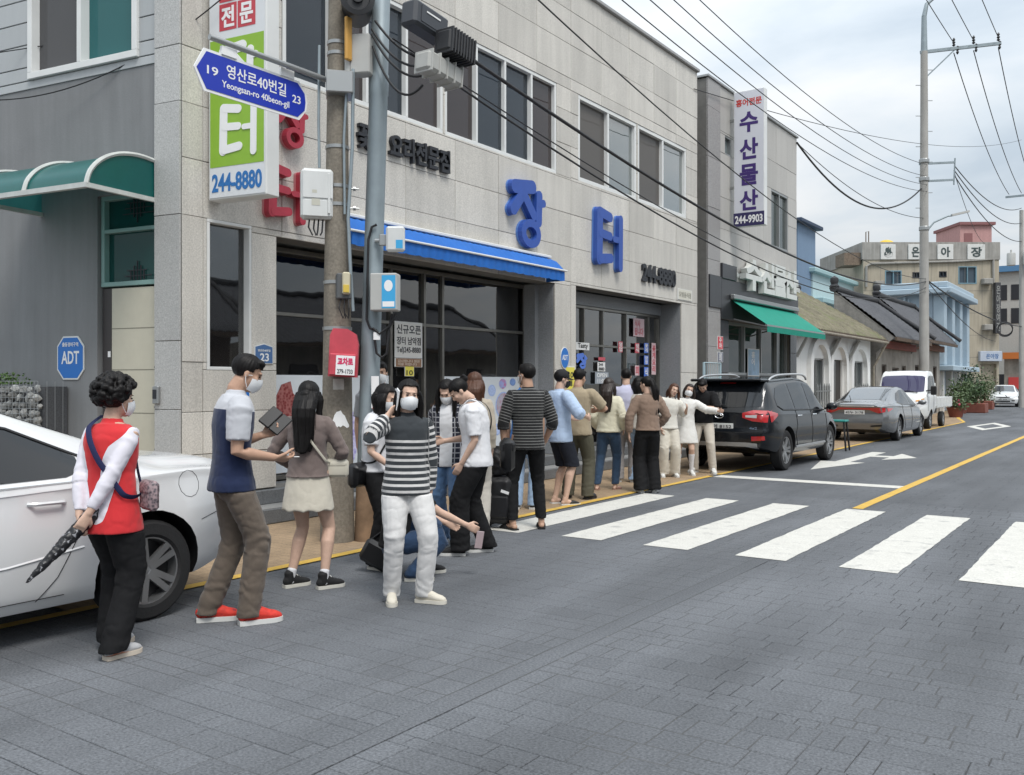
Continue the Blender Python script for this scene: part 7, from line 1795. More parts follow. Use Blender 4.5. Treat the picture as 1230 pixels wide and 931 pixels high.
        st = fbm(np.stack([ang*13, loc[:,2]*9, loc[:,1]*6], 1), 3, s.seed)-.5 if style != 'curly' else fbm(co*70, 2, s.seed)-.5
        st2 = fbm(np.stack([ang*42, loc[:,2]*14, loc[:,1]*10], 1), 2, s.seed+3)-.5 if style != 'curly' else 0*st
        co = co+no*(st*amp*2.0+st2*amp*1.3)[:,None]; set_np(me, co); me.materials.append(m); o = link_mesh(name, me, s.root, 180)
        if getattr(s,'locks',None) and s.vx < .0115:
            w_ = MB()
            for secs in s.locks:
                for j in range(22):
                    a = random.random()*2*PI; rr = random.uniform(.92,1.12); e_ = random.gauss(0,.010); L0 = random.uniform(.75,1.06); i0 = random.choice((0,1,2)); P = []
                    for i in range(i0, len(secs)):
                        c_, x_, y_, rx_, ry_ = secs[i]; t = i/(len(secs)-1); P.append(np.asarray(c_)+nv(x_)*(math.cos(a)*rx_*rr+e_*t*t)+nv(y_)*(math.sin(a)*ry_*rr)-UP*(L0-1)*.12*t)
                    w_.tube([tuple(p) for p in P], [.0016]*(len(P)-1)+[.0006], 4, False)
            w_.build('loose_strands', m, o, local=True)['kind'] = 'stuff'
        return o
    def cap(s, m):
        q = MB(); s.ell(q,(0,-.012,.045),(.086,.106,.085)); me = remesh(q, s.vx*.7, 1)
        bm = bmesh.new(); bm.from_mesh(me); bmesh.ops.bisect_plane(bm, geom=bm.verts[:]+bm.edges[:]+bm.faces[:], plane_co=tuple(s.hpt(0,0,.030)), plane_no=tuple(s.hz), clear_inner=True); bm.to_mesh(me); bm.free()
        me.materials.append(m); o = link_mesh('cap', me, s.root, 180)
        q = MB(); P = [[tuple(s.hpt(.075*math.sin(a)*(1-.1*t), .078*math.cos(a)+.085*t*math.cos(a)**.8, .040-.02*t-.012*math.sin(a)**2)) for t in (0,.5,1)] for a in np.linspace(-1.25,1.25,13)]
        q.grid(P); q.grid([[tuple(np.array(p)-s.hz*.004) for p in r] for r in P], flip=True); q.build('visor', m, o, smooth=60, local=True); return o
    # ------------------------------------------------ clothes
    def top(s, m, sleeve=.45, hem=-.06, ease=.02, name='shirt', amp=.006, neck=1.0, flare=.0, sl_ease=.014, collar=False):
        """sleeve: 0 none .. 1 wrist, fraction of the arm; hem: height of the hem relative to the pelvis"""
        k = s.k; b = s.b; f = s.f; mb = MB(); e_ = ease; s.hem = hem if abs(s.P[2]-.925*k) < .1 else None
        def sec(i, rx, ry, dz=0): c, x, y, u = s.sp[i]; return (c+u*dz, x, y, (rx*.89*b+e_)*k, (ry*.96*b+e_)*k)
        hx_ = max(.0, -hem)
        S_ = []
        if hem < .0:
            c, x, y, u = s.sp[0]
            for t in (1,.5): S_.append((c+u*hem*t*k*1.0, x, y, (.150*b+e_+flare*t)*k, (.116*b+e_+flare*t)*k))
            S_.append(sec(0,.156,.112))
        else:
            S_.append(sec(max(1,int(hem/.05)),.142,.10))
        S_ += [sec(i,rx,ry) for i, rx, ry in ((2,.142 if f else .148,.098),(4,.130 if f else .148,.098),(6,.146 if f else .160,.110),(8,.152 if f else .170,.104),(9,.142 if f else .165,.085)) if i*.05 > hem+.02]
        S_ += [sec(10,.085,.060,-.005)]
        S_ = [S_[0]]+S_
        loft(mb, S_, 22, 2.25, dome=False)
        c, x, y, u = s.sp[-1]; loft(mb, [(c-u*.02*k, x, y, .085*k, .07*k),(c+u*.018*k*neck, x, y, .066*k, .060*k),(c+u*.03*k*neck, x, y, .062*k, .056*k)], 16, dome=False)
        if collar: loft(mb, [(c+u*.02*k, x, y, .066*k, .062*k),(c+u*.055*k, x, y, .058*k, .056*k)], 16, dome=False)
        if f and s.bust: 
            for sg in (-1,1): c6, x6, y6, u6 = s.sp[6]; mb.ball(tuple(c6+x6*sg*.06*k+y6*.072*k+u6*.01), .058*k, 12, 8)
        bones = [(s.sp[0][0]-UP*.25, s.sp[-1][0], 0, 0., .115*k)]+[(s.sp[0][0]+s.sp[0][1]*sg*.07*k-UP*.25, s.sp[9][0]+s.cx*sg*.085*k, 0, 0., .085*k) for sg in (-1,1)]
        for i, sg in ((0,-1),(1,1)):
            a, el, w = s.sh[i], s.elb[i], s.wri[i]; q = 1.0 if f else 1.13
            if sleeve <= 0:
                loft(mb, [(a-s.cx*sg*.06*k, s.cy, s.cu, .07*k, .07*k),(a-s.cx*sg*.005*k, s.cy, s.cu, .066*k,.064*k),(a+s.cx*sg*.012*k, s.cy, s.cu, .058*k,.056*k)], 14, dome=False); continue
            L1, L2 = np.linalg.norm(el-a), np.linalg.norm(w-el); L = sleeve*(L1+L2); pts = [a-s.cx*sg*.05*k, a]; rad = [(.046*q+sl_ease*.6)*k, (.047*q+sl_ease*.8)*k]
            rr = lambda t: (np.interp(t,[0,.25,.53,.65,.9,1],[.049,.045,.039,.039,.032,.028])*q+sl_ease)*k
            for t in np.linspace(.08,1,7):
                l = L*t; pts.append(a+(el-a)*l/L1 if l <= L1 else el+(w-el)*(l-L1)/L2); rad.append(rr(l/(L1+L2)))
            if sleeve > .9: rad[-1] *= .88
            d = nv(pts[-1]-pts[-2]); pts.append(pts[-1]+d*.002); rad.append(rad[-1]*.97)
            secs = []; px = None
            for j, p in enumerate(pts):
                dd = nv(pts[min(j+1,len(pts)-1)]-pts[max(j-1,0)]); xx = s.cy if px is None else px; xx = nv(xx-dd*np.dot(xx,dd)); px = xx
                secs.append((p, xx, np.cross(dd,xx), rad[j], rad[j]))
            loft(mb, secs, 14, dome=False)
            bones += [(a, el, 0, 1., .05*k), (el, w, L1, 1., .035*k)]
        me = remesh(mb, s.vx, 5); co, no = verts_np(me); zo, al, jd = nearest(co, bones)
        co2 = folds(co, no, amp, s.seed, zo, al, jd); set_np(me, co2)
        add_attr(me, 'zone', zo); add_attr(me, 'along', np.where(zo > .5, al, (co-s.sp[0][0])@s.cu)); add_attr(me, 'high', (co-s.sp[0][0])@s.cu/k); add_attr(me, 'across', (co-s.sp[0][0])@s.cx)
        me.materials.append(m); o = link_mesh(name, me, s.root, 180); s.topo = o; return o
    bust = True
    def pants(s, m, length=1.0, ease=.016, hemw=None, name='trousers', amp=.006, waist=.13):
        """length: 1 = ankle, .5 = knee"""
        k = s.k; b = s.b; mb = MB(); f = s.f
        def sec(i, rx, ry, dz=0): c, x, y, u = s.sp[i]; return (c+u*dz, x, y, (rx*.94*b+ease*.6)*k, (ry*b+ease*.6)*k)
        loft(mb, [(s.P-V3(0,0,.10*k), V3(1,0,0), V3(0,1,0), (.138*b+ease*.6)*k, (.094*b+ease*.6)*k),sec(0,.148,.098,-.04),sec(0,.140,.092,.015),sec(1,.126,.084),sec(2,.11,.076)], 20, 2.2, dome=False)
        for sg in (-1,1): mb.ball(tuple(s.P+V3(sg*.060,-.040,-.075)*k), (.074*k*b,.066*k*b,.085*k*b), 12, 8)
        bones = [(s.P-UP*.05, s.P+UP*.2, 0, 0., .1)]
        for i in (0,1):
            h, kn, an = s.hip[i], s.knee[i], s.ank[i]; an2 = an-V3(0,0,.035*k); L1, L2 = np.linalg.norm(kn-h), np.linalg.norm(an2-kn); L = length*(L1+L2)
            q = (1 if f else .98)*b; hw = hemw if hemw is not None else .052
            rr = lambda t: np.interp(t,[0,.2,.5,.58,.75,1],[.084*q,.080*q,.056+.3*(hw-.052),.053+.4*(hw-.052),.050+.6*(hw-.052),hw-.014])*k+ease*k
            pts = [h+V3(0,0,.05*k)]; rad = [.076*k*q+ease*.6*k]
            for t in np.linspace(.1,1,9):
                l = L*t; bkk = V3(0,-.012*k,0)*(1 if l > L1 else 0); pts.append((h+(kn-h)*l/L1 if l <= L1 else kn+(an2-kn)*(l-L1)/L2)+bkk); rad.append(rr(l/(L1+L2)))
            pts.append(pts[-1]-V3(0,0,.002)); rad.append(rad[-1]*.98)
            secs = [(p, V3(1,0,0), V3(0,1,0)+0*p, r_, r_*1.06) for p, r_ in zip(pts, rad)]
            if abs((kn-h)[1]) > .25*k or abs((an-kn)[1]) > .25*k:
                limb(mb, pts, rad, 16)
            else: loft(mb, secs, 16, dome=False)
            bones += [(h, kn, 0, 1., .06), (kn, an2, L1, 1., .04)]
        me = remesh(mb, s.vx, 4); co, no = verts_np(me); zo, al, jd = nearest(co, bones)
        low = (np.clip((al-(.62))/.2,0,1)*zo)                     # gathered cloth above the shoe
        co2 = folds(co, no, amp, s.seed+5, zo, al, np.where(low > .3, np.minimum(jd, .06), jd))
        hem = getattr(s, 'hem', None)
        if hem is not None and hem < 0:                            # tuck the waist of the trousers under the shirt
            hz_ = s.P[2]+hem*k; up_ = np.clip((co2[:,2]-hz_)/.012, 0, 1); rx, ry = .128*b*k, .094*b*k
            e2 = np.sqrt(((co2[:,0]-s.P[0])/rx)**2+((co2[:,1]-s.P[1])/ry)**2); f_ = np.where(e2 > 1, 1/np.maximum(e2,1e-6), 1); f_ = 1+(f_-1)*up_
            co2[:,0] = s.P[0]+(co2[:,0]-s.P[0])*f_; co2[:,1] = s.P[1]+(co2[:,1]-s.P[1])*f_
        set_np(me, co2)
        add_attr(me, 'along', al); me.materials.append(m); return link_mesh(name, me, s.root, 180)
    def skirt(s, m, length=.36, flare=.04, name='skirt', top_=.12, amp=.004):
        k = s.k; mb = MB(); c = s.P
        loft(mb, [(c+UP*top_*k, V3(1,0,0), V3(0,1,0), .135*k, .10*k)]*1+[(c+UP*(top_-.001)*k, V3(1,0,0), V3(0,1,0), .137*k, .102*k),(c+UP*.02*k, V3(1,0,0), V3(0,1,0), .170*k, .128*k),(c-UP*.06*k, V3(1,0,0), V3(0,1,0), .182*k, .138*k),(c+UP*(top_-length)*k, V3(1,0,0), V3(0,1,0), (.182+flare)*k, (.132+flare)*k),(c+UP*(top_-length-.003)*k, V3(1,0,0), V3(0,1,0), (.180+flare)*k, (.130+flare)*k)], 24, 2.1, dome=False)
        me = remesh(mb, s.vx, 3); co, no = verts_np(me); an = np.arctan2(co[:,0]-c[0], co[:,1]-c[1]); lowf = np.clip((c[2]-co[:,2]+.1)/.3,0,1)
        co = folds(co, no, amp, s.seed); co[:,2] += lowf*.006*np.sin(an*9+1); me2 = me; set_np(me, co); me.materials.append(m); return link_mesh(name, me, s.root, 180)
    def shoes(s, upper, sole, kind='sneaker', accent=None, foot=None):
        k = s.k*(.94 if s.f else 1.03)
        for i in (0,1):
            t = math.radians(s.toe[i]); d = V3(math.sin(t), math.cos(t), 0); x = V3(math.cos(t), -math.sin(t), 0); a = s.ank[i]; g = V3(a[0],a[1],a[2]-.085*s.k)
            h = lambda y, z: g+d*y*k+UP*z*k
            o = MB(); st_ = kind
            P = [(-.068,.029),(-.05,.037),(0,.037),(.06,.039),(.11,.047),(.15,.045),(.180,.033),(.196,.016)]
            vs = []; n = len(P)
            for z in (.002,.030 if st_ != 'slipper' else .018):
                for y, w in P: vs.append(tuple(h(y,z)+x*w*k*1.03))
                for y, w in P[::-1]: vs.append(tuple(h(y,z)-x*w*k*1.03))
            N_ = 2*n; fs = [tuple(range(N_-1,-1,-1)), tuple(range(N_,2*N_))]+[(q_,(q_+1)%N_,N_+(q_+1)%N_,N_+q_) for q_ in range(N_)]
            o.add(vs, fs); sl = o.build('shoe', sole, s.root, local=True, smooth=50)
            o = MB(); ht = {'sneaker':.075,'high':.125,'slipper':.05,'low':.06}[st_]
            if st_ == 'slipper':
                sc_ = [(h(.05,.025),.042,.020),(h(.075,.032),.045,.030),(h(.11,.030),.046,.026),(h(.15,.024),.041,.018),(h(.175,.02),.03,.012)]
            else:
                sc_ = [(h(-.064,.058),.021,.026),(h(-.050,.060),.033,.040),(h(-.01,.066),.037,.052),(h(.035,.066),.037,.052),(h(.075,.055),.040,.043),(h(.12,.045),.044,.032),(h(.155,.041),.041,.027),(h(.184,.034),.026,.018)]
            loft(o, [(c, x, UP, w*k, z*k) for c, w, z in sc_], 14)
            if st_ in ('sneaker','low','high'): limb(o, [h(-.012,.05), h(-.012,ht), h(-.014,ht+.012)], [.041*k,.045*k,.044*k], 12, up=d)
            me = remesh(o, max(.0045, s.vx*.55), 2); me.materials.append(upper); link_mesh('shoe_upper', me, sl, 180)
            if st_ in ('sneaker','high'):
                o = MB()
                for j in range(4): y = .035+.024*j; z = .119-.0155*j-(.0 if st_ == 'sneaker' else -.002); o.tube([tuple(h(y,z-.008)-x*.022*k), tuple(h(y,z)), tuple(h(y,z-.008)+x*.022*k)], .0045, 5)
                o.build('laces', accent or sole, sl, local=True)
            if foot:
                o = MB(); limb(o, [s.ank[i]+V3(0,0,.02), h(-.012,.07), h(-.01,.04)], [.031*s.k,.033*s.k,.034*s.k], 12); loft(o, [(h(-.05,.035), x, UP, .026*k,.022*k),(h(0,.045), x, UP, .03*k,.035*k),(h(.08,.035), x, UP, .035*k,.022*k),(h(.14,.026), x, UP, .036*k,.012*k)], 12)
                me = remesh(o, max(.005, s.vx*.6), 2); me.materials.append(foot); link_mesh('foot', me, sl, 180)
    def socks(s, m, up=.28):
        for i in (0,1):
            o = MB(); a, kn = s.ank[i], s.knee[i]; d = kn-a; L = np.linalg.norm(d); bk = V3(0,-.012*s.k,0); limb(o, [a-V3(0,0,.04), a, a+d*min(1,up*.5/L)+bk*.5, a+d*min(1,up/L)+bk], [.036*s.k,.036*s.k,(.038 if up < .2 else .045)*s.k,(.039 if up < .2 else .058)*s.k], 14)
            me = remesh(o, s.vx*.8, 2); me.materials.append(m); link_mesh('sock', me, s.root, 180)
    def W(s, p):                                  # local -> world
        c, n_ = math.cos(s.rz), math.sin(s.rz); l = s.root.location
        return Vector((l.x+p[0]*c-p[1]*n_, l.y+p[0]*n_+p[1]*c, p[2]))
    def strap_pts(s, side, i_lo=1, n=16, off=.028):
        """loop over one shoulder to the opposite hip (front and back)"""
        out = []
        for j in range(n+1):
            a = 2*PI*j/n; t = (1-math.cos(a))/2; fb = math.sin(a)           # t: 0 shoulder .. 1 hip, fb>0 back
            q = 10-(10-i_lo)*t; i0 = int(min(9,q)); fr_ = q-i0; c0, x, y, u = s.sp[i0]; c1 = s.sp[min(10,i0+1)][0]; c = c0+(c1-c0)*fr_
            hw = np.interp(q,[0,2,4,6,8,9,10],[.15,.14,.125,.138,.147,.142,.10])*s.b*s.k; dp = np.interp(q,[0,2,4,6,8,9,10],[.115,.11,.105,.118,.112,.095,.06])*s.b*s.k
            lx = side*(.080*(1-t)-(.148*s.b+.02)*t)*s.k; hw += .034; dp += .034; yy = -math.copysign(1,fb)*dp*math.sqrt(max(0.02,1-min(1,(lx/hw)**2))) if abs(fb) > 1e-6 else 0
            p = c+x*lx+y*yy
            if t < .02: p = p+u*.045*s.k
            out.append(p)
        return out
def crossbody(person, label, side, m, sm, size, where, i_lo=1, w=.016, cat='bag', rot=0, name='crossbody_bag'):
    P = [person.W(p) for p in person.strap_pts(side, i_lo)]
    c = person.W(where); t = thing(name, tuple(c), label, cat)
    q = MB(); Q = [tuple(p) for p in catmull([tuple(p) for p in P], 4)]; q.tube(Q, w, 8, True, 0, .22); q.build('strap', sm, t, smooth=60)
    M = Matrix.Translation(c) @ Matrix.Rotation(person.rz+rot,4,'Z'); a, b_, d = size
    q = MB(); q.cbox(-a/2,a/2,-b_/2,b_/2,-d/2,d/2,min(a,b_,d)*.3,0,M); q.build('pouch', m, t, smooth=50)
    q = MB(); q.cbox(-a*.46,a*.46,-b_*.54,b_*.54,d*.05,d*.42,min(a,b_,d)*.2,0,M); q.build('flap', m, t, smooth=50); return t
# ---------------------------------------------------------------- the queue
BLKP = cloth('black_trouser_cloth',(.012,.012,.013),.2); WHT = cloth('white_cotton',(.66,.66,.68)); 
# 1 woman in a red vest
s = Person('woman in red vest with curly black hair holding a folded umbrella behind her back', 132,5.28,42,1.585,'f',((-.075,.10,0),(.095,-.07,14)),lean=.07,head=(22,4,0),hands=((-.06,-.20,.80),(.02,-.235,.845)),elbows=(V3(-1,-.5,.1),V3(1,-.5,.1)),curl=(.8,.8),hand_n=(V3(.3,.6,.6),V3(-.3,.6,.6)),voxel=.0078,build=1.12)
s.bust = False; s.body(); s.mask(); s.hair('curly')
s.top(m_zone('red_vest_white_sleeve',(.56,.030,.035),(.66,.64,.70)),.93,-.165,.022,'vest',.006,sl_ease=.008,flare=.016)
s.pants(BLKP,1.0,.022,.075,amp=.007); s.shoes(mat('pale_grey_knit',(.46,.46,.47),rough=.9,var=.1,bump=.5,bscale=300),mat('cream_sole',(.55,.48,.40),rough=.8),'low',foot=mat('peach_sock',(.66,.27,.17),rough=.9))
um = thing('folded_umbrella', tuple(s.W(s.wri[1])), 'folded black floral umbrella held behind the back of the woman in red', 'umbrella')
h0 = np.array(s.W(s.palm[1][0])); h0 = (np.array(s.W(s.palm[0][0]))+h0)/2; v_ = nv(np.array([s.root.location.x,s.root.location.y,0])); rt3 = V3(v_[1],-v_[0],0)
ax = nv(-rt3*.66-UP*.68-v_*.28); A_h = h0-ax*.10+rt3*.0
q = MB(); limb(q,[A_h-ax*.03,A_h+ax*.02,A_h+ax*.10,A_h+ax*.25,A_h+ax*.42,A_h+ax*.50],[.028,.046,.040,.034,.020,.006],12)
me = remesh(q,.006,1); co, no = verts_np(me); set_np(me, co+no*((fbm(co*60,2,3)-.5)*.012)[:,None]); 
mu_ = plate_mat('floral_umbrella',(.012,.012,.014),(.30,.30,.32),55); mu_.node_tree.nodes['Map Range'].inputs[1].default_value = .72; mu_.node_tree.nodes['Map Range'].inputs[2].default_value = .85
me.materials.append(mu_); me.transform(Matrix.Translation(-ORG[um.name])); link_mesh('canopy', me, um, 180)
q = MB(); q.tube([A_h-ax*.02,A_h-ax*.09],.011,8); q.tube([A_h-ax*.05+V3(0,0,0),A_h-ax*.03-UP*.06,A_h-ax*.02-UP*.13],.006,6); q.build('handle', M_CARBLK, um, smooth=50)
cb = crossbody(s,'patterned pouch on a navy strap at the hip of the woman in red',-1,plate_mat('pouch_pattern',(.07,.06,.07),(.30,.22,.23),60),cloth('navy_strap',(.022,.026,.075)),(.17,.06,.17),(.225,.06,.915),1,.016,rot=-.5)
# 2 man with a phone wallet
s = Person('man in navy and grey shirt with brown trousers and red sneakers looking at a phone', 278,5.96,80,1.775,'m',((-.10,-.13,8),(.10,.10,-4)),lean=.10,head=(6,24,0),hands=((-.06,.20,1.16),(.14,.235,1.03)),elbows=(V3(-.4,-1,-.6),V3(.35,-1,-.8)),curl=(.75,.75),hand_n=(V3(.6,.3,.5),V3(-.5,.2,.8)),skin=SKIN2,voxel=.0085)
s.body(); s.mask(); s.hair('short')
s.top(attr_mat('navy_grey_raglan', lambda A, M_, mix: mix(M_('GREATER_THAN', M_('ADD', M_('GREATER_THAN', A('zone'), .5), M_('MULTIPLY', M_('GREATER_THAN', A('high'), .40), 1.0)), .5), (.013,.022,.062), (.46,.47,.50))),.40,-.10,.022,'shirt',.006,sl_ease=.024,flare=.008)
s.pants(cloth('brown_trouser_cloth',(.125,.100,.080)),1.0,.016,.066,amp=.009); s.shoes(mat('red_sneaker_mesh',(.56,.035,.022),rough=.7,var=.25,vscale=40,dirt=((.08,.02,.05),22,.60)),mat('white_sole',(.62,.62,.60),rough=.7),'sneaker',accent=mat('navy_lace',(.03,.03,.08)))
wp = thing('phone_wallet', tuple(s.W(s.palm[0][0])), 'black phone wallet lying open in the hand of the man in navy', 'phone')
pc, pd, pn, ps = s.palm[0]; c_ = np.array(s.W(pc+pd*.03+UP*.05)); v_ = nv(np.array([s.root.location.x,s.root.location.y,0])); rt3 = V3(v_[1],-v_[0],0); up_ = nv(UP*.8+v_*.45); nn = nv(np.cross(rt3, up_))
Mx = Matrix.Translation(c_) @ Matrix(((rt3[0],nn[0],up_[0],0),(rt3[1],nn[1],up_[1],0),(rt3[2],nn[2],up_[2],0),(0,0,0,1))) @ Matrix.Rotation(.75,4,'Y')
q = MB(); q.cbox(-.085,.0,-.010,.010,-.075,.075,.005,0,Mx); q.cbox(.003,.08,-.008,.008,-.075,.075,.005,0,Mx); q.build('cover', M_CARBLK, wp)
q = MB(); q.box(-.072,-.014,-.0125,-.0105,-.01,.062,0,Mx); q.build('screen', mat('phone_screen',(.22,.32,.42),rough=.2,emit=(.5,.65,.8,.12)), wp)
cd_ = thing('paper_slip', tuple(s.W(s.palm[1][0])), 'small white slip pinched in the right hand of the man in navy', 'paper'); pc, pd, pn, ps = s.palm[1]; c_ = s.W(pc+pd*.04)
q = MB(); q.cbox(-.004,.06,-.018,.018,-.0015,.0015,.001,0,Matrix.Translation(c_) @ Matrix.Rotation(s.rz+PI/2,4,'Z')); q.build('slip', M_WTXT, cd_)
# 3 woman in a cream skirt
s = Person('woman in taupe sweatshirt and short cream skirt seen from behind with long black hair', 370,7.0,12,1.575,'f',((-.13,-.01,46),(.135,-.06,52)),head=(5,6,0),hands=((-.17,.18,.98),(.19,.20,.96)),elbows=(V3(-.8,-.6,-.2),V3(.8,-.6,-.2)),voxel=.0085,build=1.05)
s.body(legs=True); s.hair('half',length=.46); s.mask(); s.top(cloth('taupe_jersey',(.165,.130,.120)),.97,-.01,.028,'sweatshirt',.008,sl_ease=.017)
s.skirt(cloth('cream_denim',(.58,.54,.455),.06),.40,.035); s.socks(WHT,.065); s.shoes(mat('black_canvas',(.014,.014,.015),rough=.8),mat('off_white_rubber',(.62,.60,.54),rough=.6),'high',accent=mat('white_lace',(.6,.6,.58)))
crossbody(s,'small cream shoulder bag at the hip of the woman in the cream skirt',-1,mat('cream_leather',(.52,.49,.41),rough=.5),mat('cream_leather',(.52,.49,.41)),(.20,.07,.14),(.20,.05,.905),2,.009)
# 4 man behind the steel pole
s = Person('masked man in grey tee with black chest strap standing behind the steel pole', 456,9.55,180,1.80,'m',((-.10,.0,-10),(.10,.02,12)),head=(0,6,0),skin=SKIN2,voxel=.010)
s.body(); s.mask(); s.hair('short'); s.top(cloth('grey_marl',(.30,.31,.33)),.42,-.08,.024,'shirt'); s.pants(cloth('stone_chino',(.50,.47,.42)),1,.018,.066); s.shoes(M_WHW if False else mat('white_leather',(.62,.62,.60),rough=.6),mat('black_rubber',(.02,.02,.02)),'sneaker')
crossbody(s,'black sling bag across the chest of the man behind the steel pole',1,M_CARBLK,M_CARBLK,(.16,.07,.22),(.0,.15,1.16),3,.026)
# 5 woman in white tee behind the phone caller
s = Person('woman in white tee and black trousers mostly hidden behind the woman on the phone', 452,7.75,118,1.56,'f',((-.09,.0,0),(.09,.03,8)),lean=.12,head=(0,18,0),hands=((-.12,.22,.93),(.13,.24,.93)),voxel=.0095)
s.body(); s.hair('bob',length=.22); s.mask(); s.top(WHT,.42,-.04,.03,'shirt',sl_ease=.024); s.pants(BLKP,1,.02,.068); s.shoes(mat('black_canvas',(.014,.014,.015)),mat('off_white_rubber',(.62,.60,.54)),'low')
crossbody(s,'black handbag hanging beside the steel pole on the woman in white tee',-1,mat('black_leather',(.012,.012,.013),rough=.35),mat('black_leather',(.012,.012,.013)),(.24,.10,.20),(.20,-.06,.80),1,.010)
# 6 woman on the phone
s = Person('woman in striped top and white trousers talking on a phone and facing the camera', 485,6.52,172,1.585,'f',((-.135,.05,-58),(.085,-.02,6)),pel=(-.015,.0,.0),head=(-6,3,-3),hands=((.05,-.10,.88),(.138,.085,1.425)),elbows=(V3(-1,-.5,0),V3(.8,.5,-1)),curl=(.4,.62),hand_n=(V3(.9,.2,0),V3(-1,.15,.1)),voxel=.0075,tilt=-.02,build=1.08)
s.elb[0], s.wri[0] = ik(s.sh[0], V3(-.205,-.02,.82)*s.k, .285*s.k, .25*s.k, V3(-1,-.6,0))
s.body(); s.mask(); s.hair('bob',length=.31)
s.top(attr_mat('striped_knit', lambda A, M_, mix: mix(M_('MULTIPLY', M_('GREATER_THAN', M_('SINE', M_('ADD', M_('MULTIPLY', A('along'), 143.0), 4.5)), .28), M_('MAXIMUM', M_('LESS_THAN', A('high'), .325), M_('GREATER_THAN', A('zone'), .5))), (.035,.040,.045), (.56,.55,.54))),.95,-.10,.024,'striped_top',.007,sl_ease=.020)
s.pants(cloth('white_denim',(.64,.63,.62),.04),1.0,.017,.062,amp=.006); s.shoes(mat('cream_sneaker',(.56,.52,.44),rough=.7,var=.06),mat('cream_sole2',(.60,.57,.50),rough=.7),'sneaker')
ph = thing('mobile_phone', tuple(s.W(s.palm[1][0])), 'phone held to the ear of the woman in the striped top', 'phone'); pc, pd, pn, ps = s.palm[1]
a3 = nv(np.array(s.hz)*.92+np.array(s.hy)*.25); n3 = np.array(s.hx); y3 = nv(np.cross(a3, n3)); c3 = s.hpt(.094,.018,-.035); Rz = Matrix.Rotation(s.rz,4,'Z')
Ml = Matrix.Translation(s.root.location) @ Rz @ Matrix.Translation(c3) @ Matrix(((n3[0],y3[0],a3[0],0),(n3[1],y3[1],a3[1],0),(n3[2],y3[2],a3[2],0),(0,0,0,1)))
q = MB(); q.cbox(-.005,.005,-.036,.036,-.075,.075,.004,0,Ml); q.build('case', M_WTXT, ph); q = MB(); q.box(-.0062,-.0052,-.032,.032,-.07,.07,0,Ml); q.build('screen', M_BK, ph)
# 7 squatting woman
s = Person('squatting woman in black tee and jeans reaching one arm out', 497,7.35,78,1.60,'f',((-.10,.12,-6),(.13,-.04,14)),pel=(0,-.16,-.60),lean=.62,head=(10,16,0),hands=((-.20,.33,.42),(.20,.50,.40)),elbows=(V3(-.8,-.4,-.4),V3(.6,-.3,-.8)),curl=(.4,.6),voxel=.0085)
s.body(); s.hair('bob',length=.24); s.mask(); s.top(cloth('black_jersey',(.014,.014,.015)),.38,-.05,.026,'shirt'); s.pants(cloth('mid_blue_denim',(.028,.055,.11),.2),1,.016,.06,amp=.008); s.shoes(mat('black_canvas',(.014,.014,.015)),mat('off_white_rubber',(.62,.60,.54)),'low')
cp_ = thing('clear_phone', tuple(s.W(s.wri[1])), 'phone in a clear case dangling from the hand of the squatting woman', 'phone'); pc, pd, pn, ps = s.palm[1]
Ml = Matrix.Translation(s.W(pc+pd*.06-UP*.07)) @ Matrix.Rotation(s.rz+1.9,4,'Z') @ Matrix.Rotation(.2,4,'Y'); q = MB(); q.cbox(-.036,.036,-.005,.005,-.07,.07,.004,0,Ml); q.build('case', mat('clear_pink_case',(.36,.28,.29),rough=.15,spec=.8), cp_)
bg = thing('black_handbag', tuple(s.W(V3(-.3,-.2,.0))), 'black handbag resting by the squatting woman at the feet of the phone caller', 'bag'); c_ = Vector((*G(457,687),.13)); Ml = Matrix.Translation(c_) @ Matrix.Rotation(.5,4,'Z') @ Matrix.Rotation(.5,4,'Y')
q = MB(); q.cbox(-.16,.16,-.06,.06,-.10,.10,.03,0,Ml); q.build('pouch', mat('black_leather',(.012,.012,.013)), bg, smooth=40); q = MB(); q.tube([Ml @ Vector(p) for p in ((-.13,0,.09),(-.08,0,.2),(.05,0,.22),(.13,0,.09))],.008,6); q.build('handle', mat('black_leather',(.012,.012,.013)), bg)
# 8 woman in plaid shirt
s = Person('woman in dark plaid shirt over white tee and blue jeans looking down', 540,8.85,196,1.62,'f',((-.12,.10,-18),(.09,-.03,10)),head=(4,34,0),hands=((-.22,.03,.90),(.20,.05,.90)),voxel=.0095)
s.body(); s.mask(); s.hair('long',length=.36)
s.top(attr_mat('plaid_open_shirt', lambda A, M_, mix: mix(M_('MULTIPLY', M_('LESS_THAN', M_('ABSOLUTE', A('across')), .062), M_('LESS_THAN', A('zone'), .5)), mix(M_('MAXIMUM', M_('GREATER_THAN', M_('SINE', M_('MULTIPLY', A('along'), 130.0)), .82), M_('GREATER_THAN', M_('SINE', M_('MULTIPLY', A('across'), 130.0)), .82)), (.014,.016,.030), (.34,.34,.36)), (.62,.62,.63))),.95,-.13,.036,'plaid_shirt',.008,sl_ease=.022)
s.pants(cloth('blue_denim',(.075,.135,.24),.14),1,.022,.085,amp=.008); s.shoes(mat('silver_sandal',(.42,.41,.40),rough=.5),mat('white_sole',(.62,.62,.60)),'slipper',foot=s.skin)
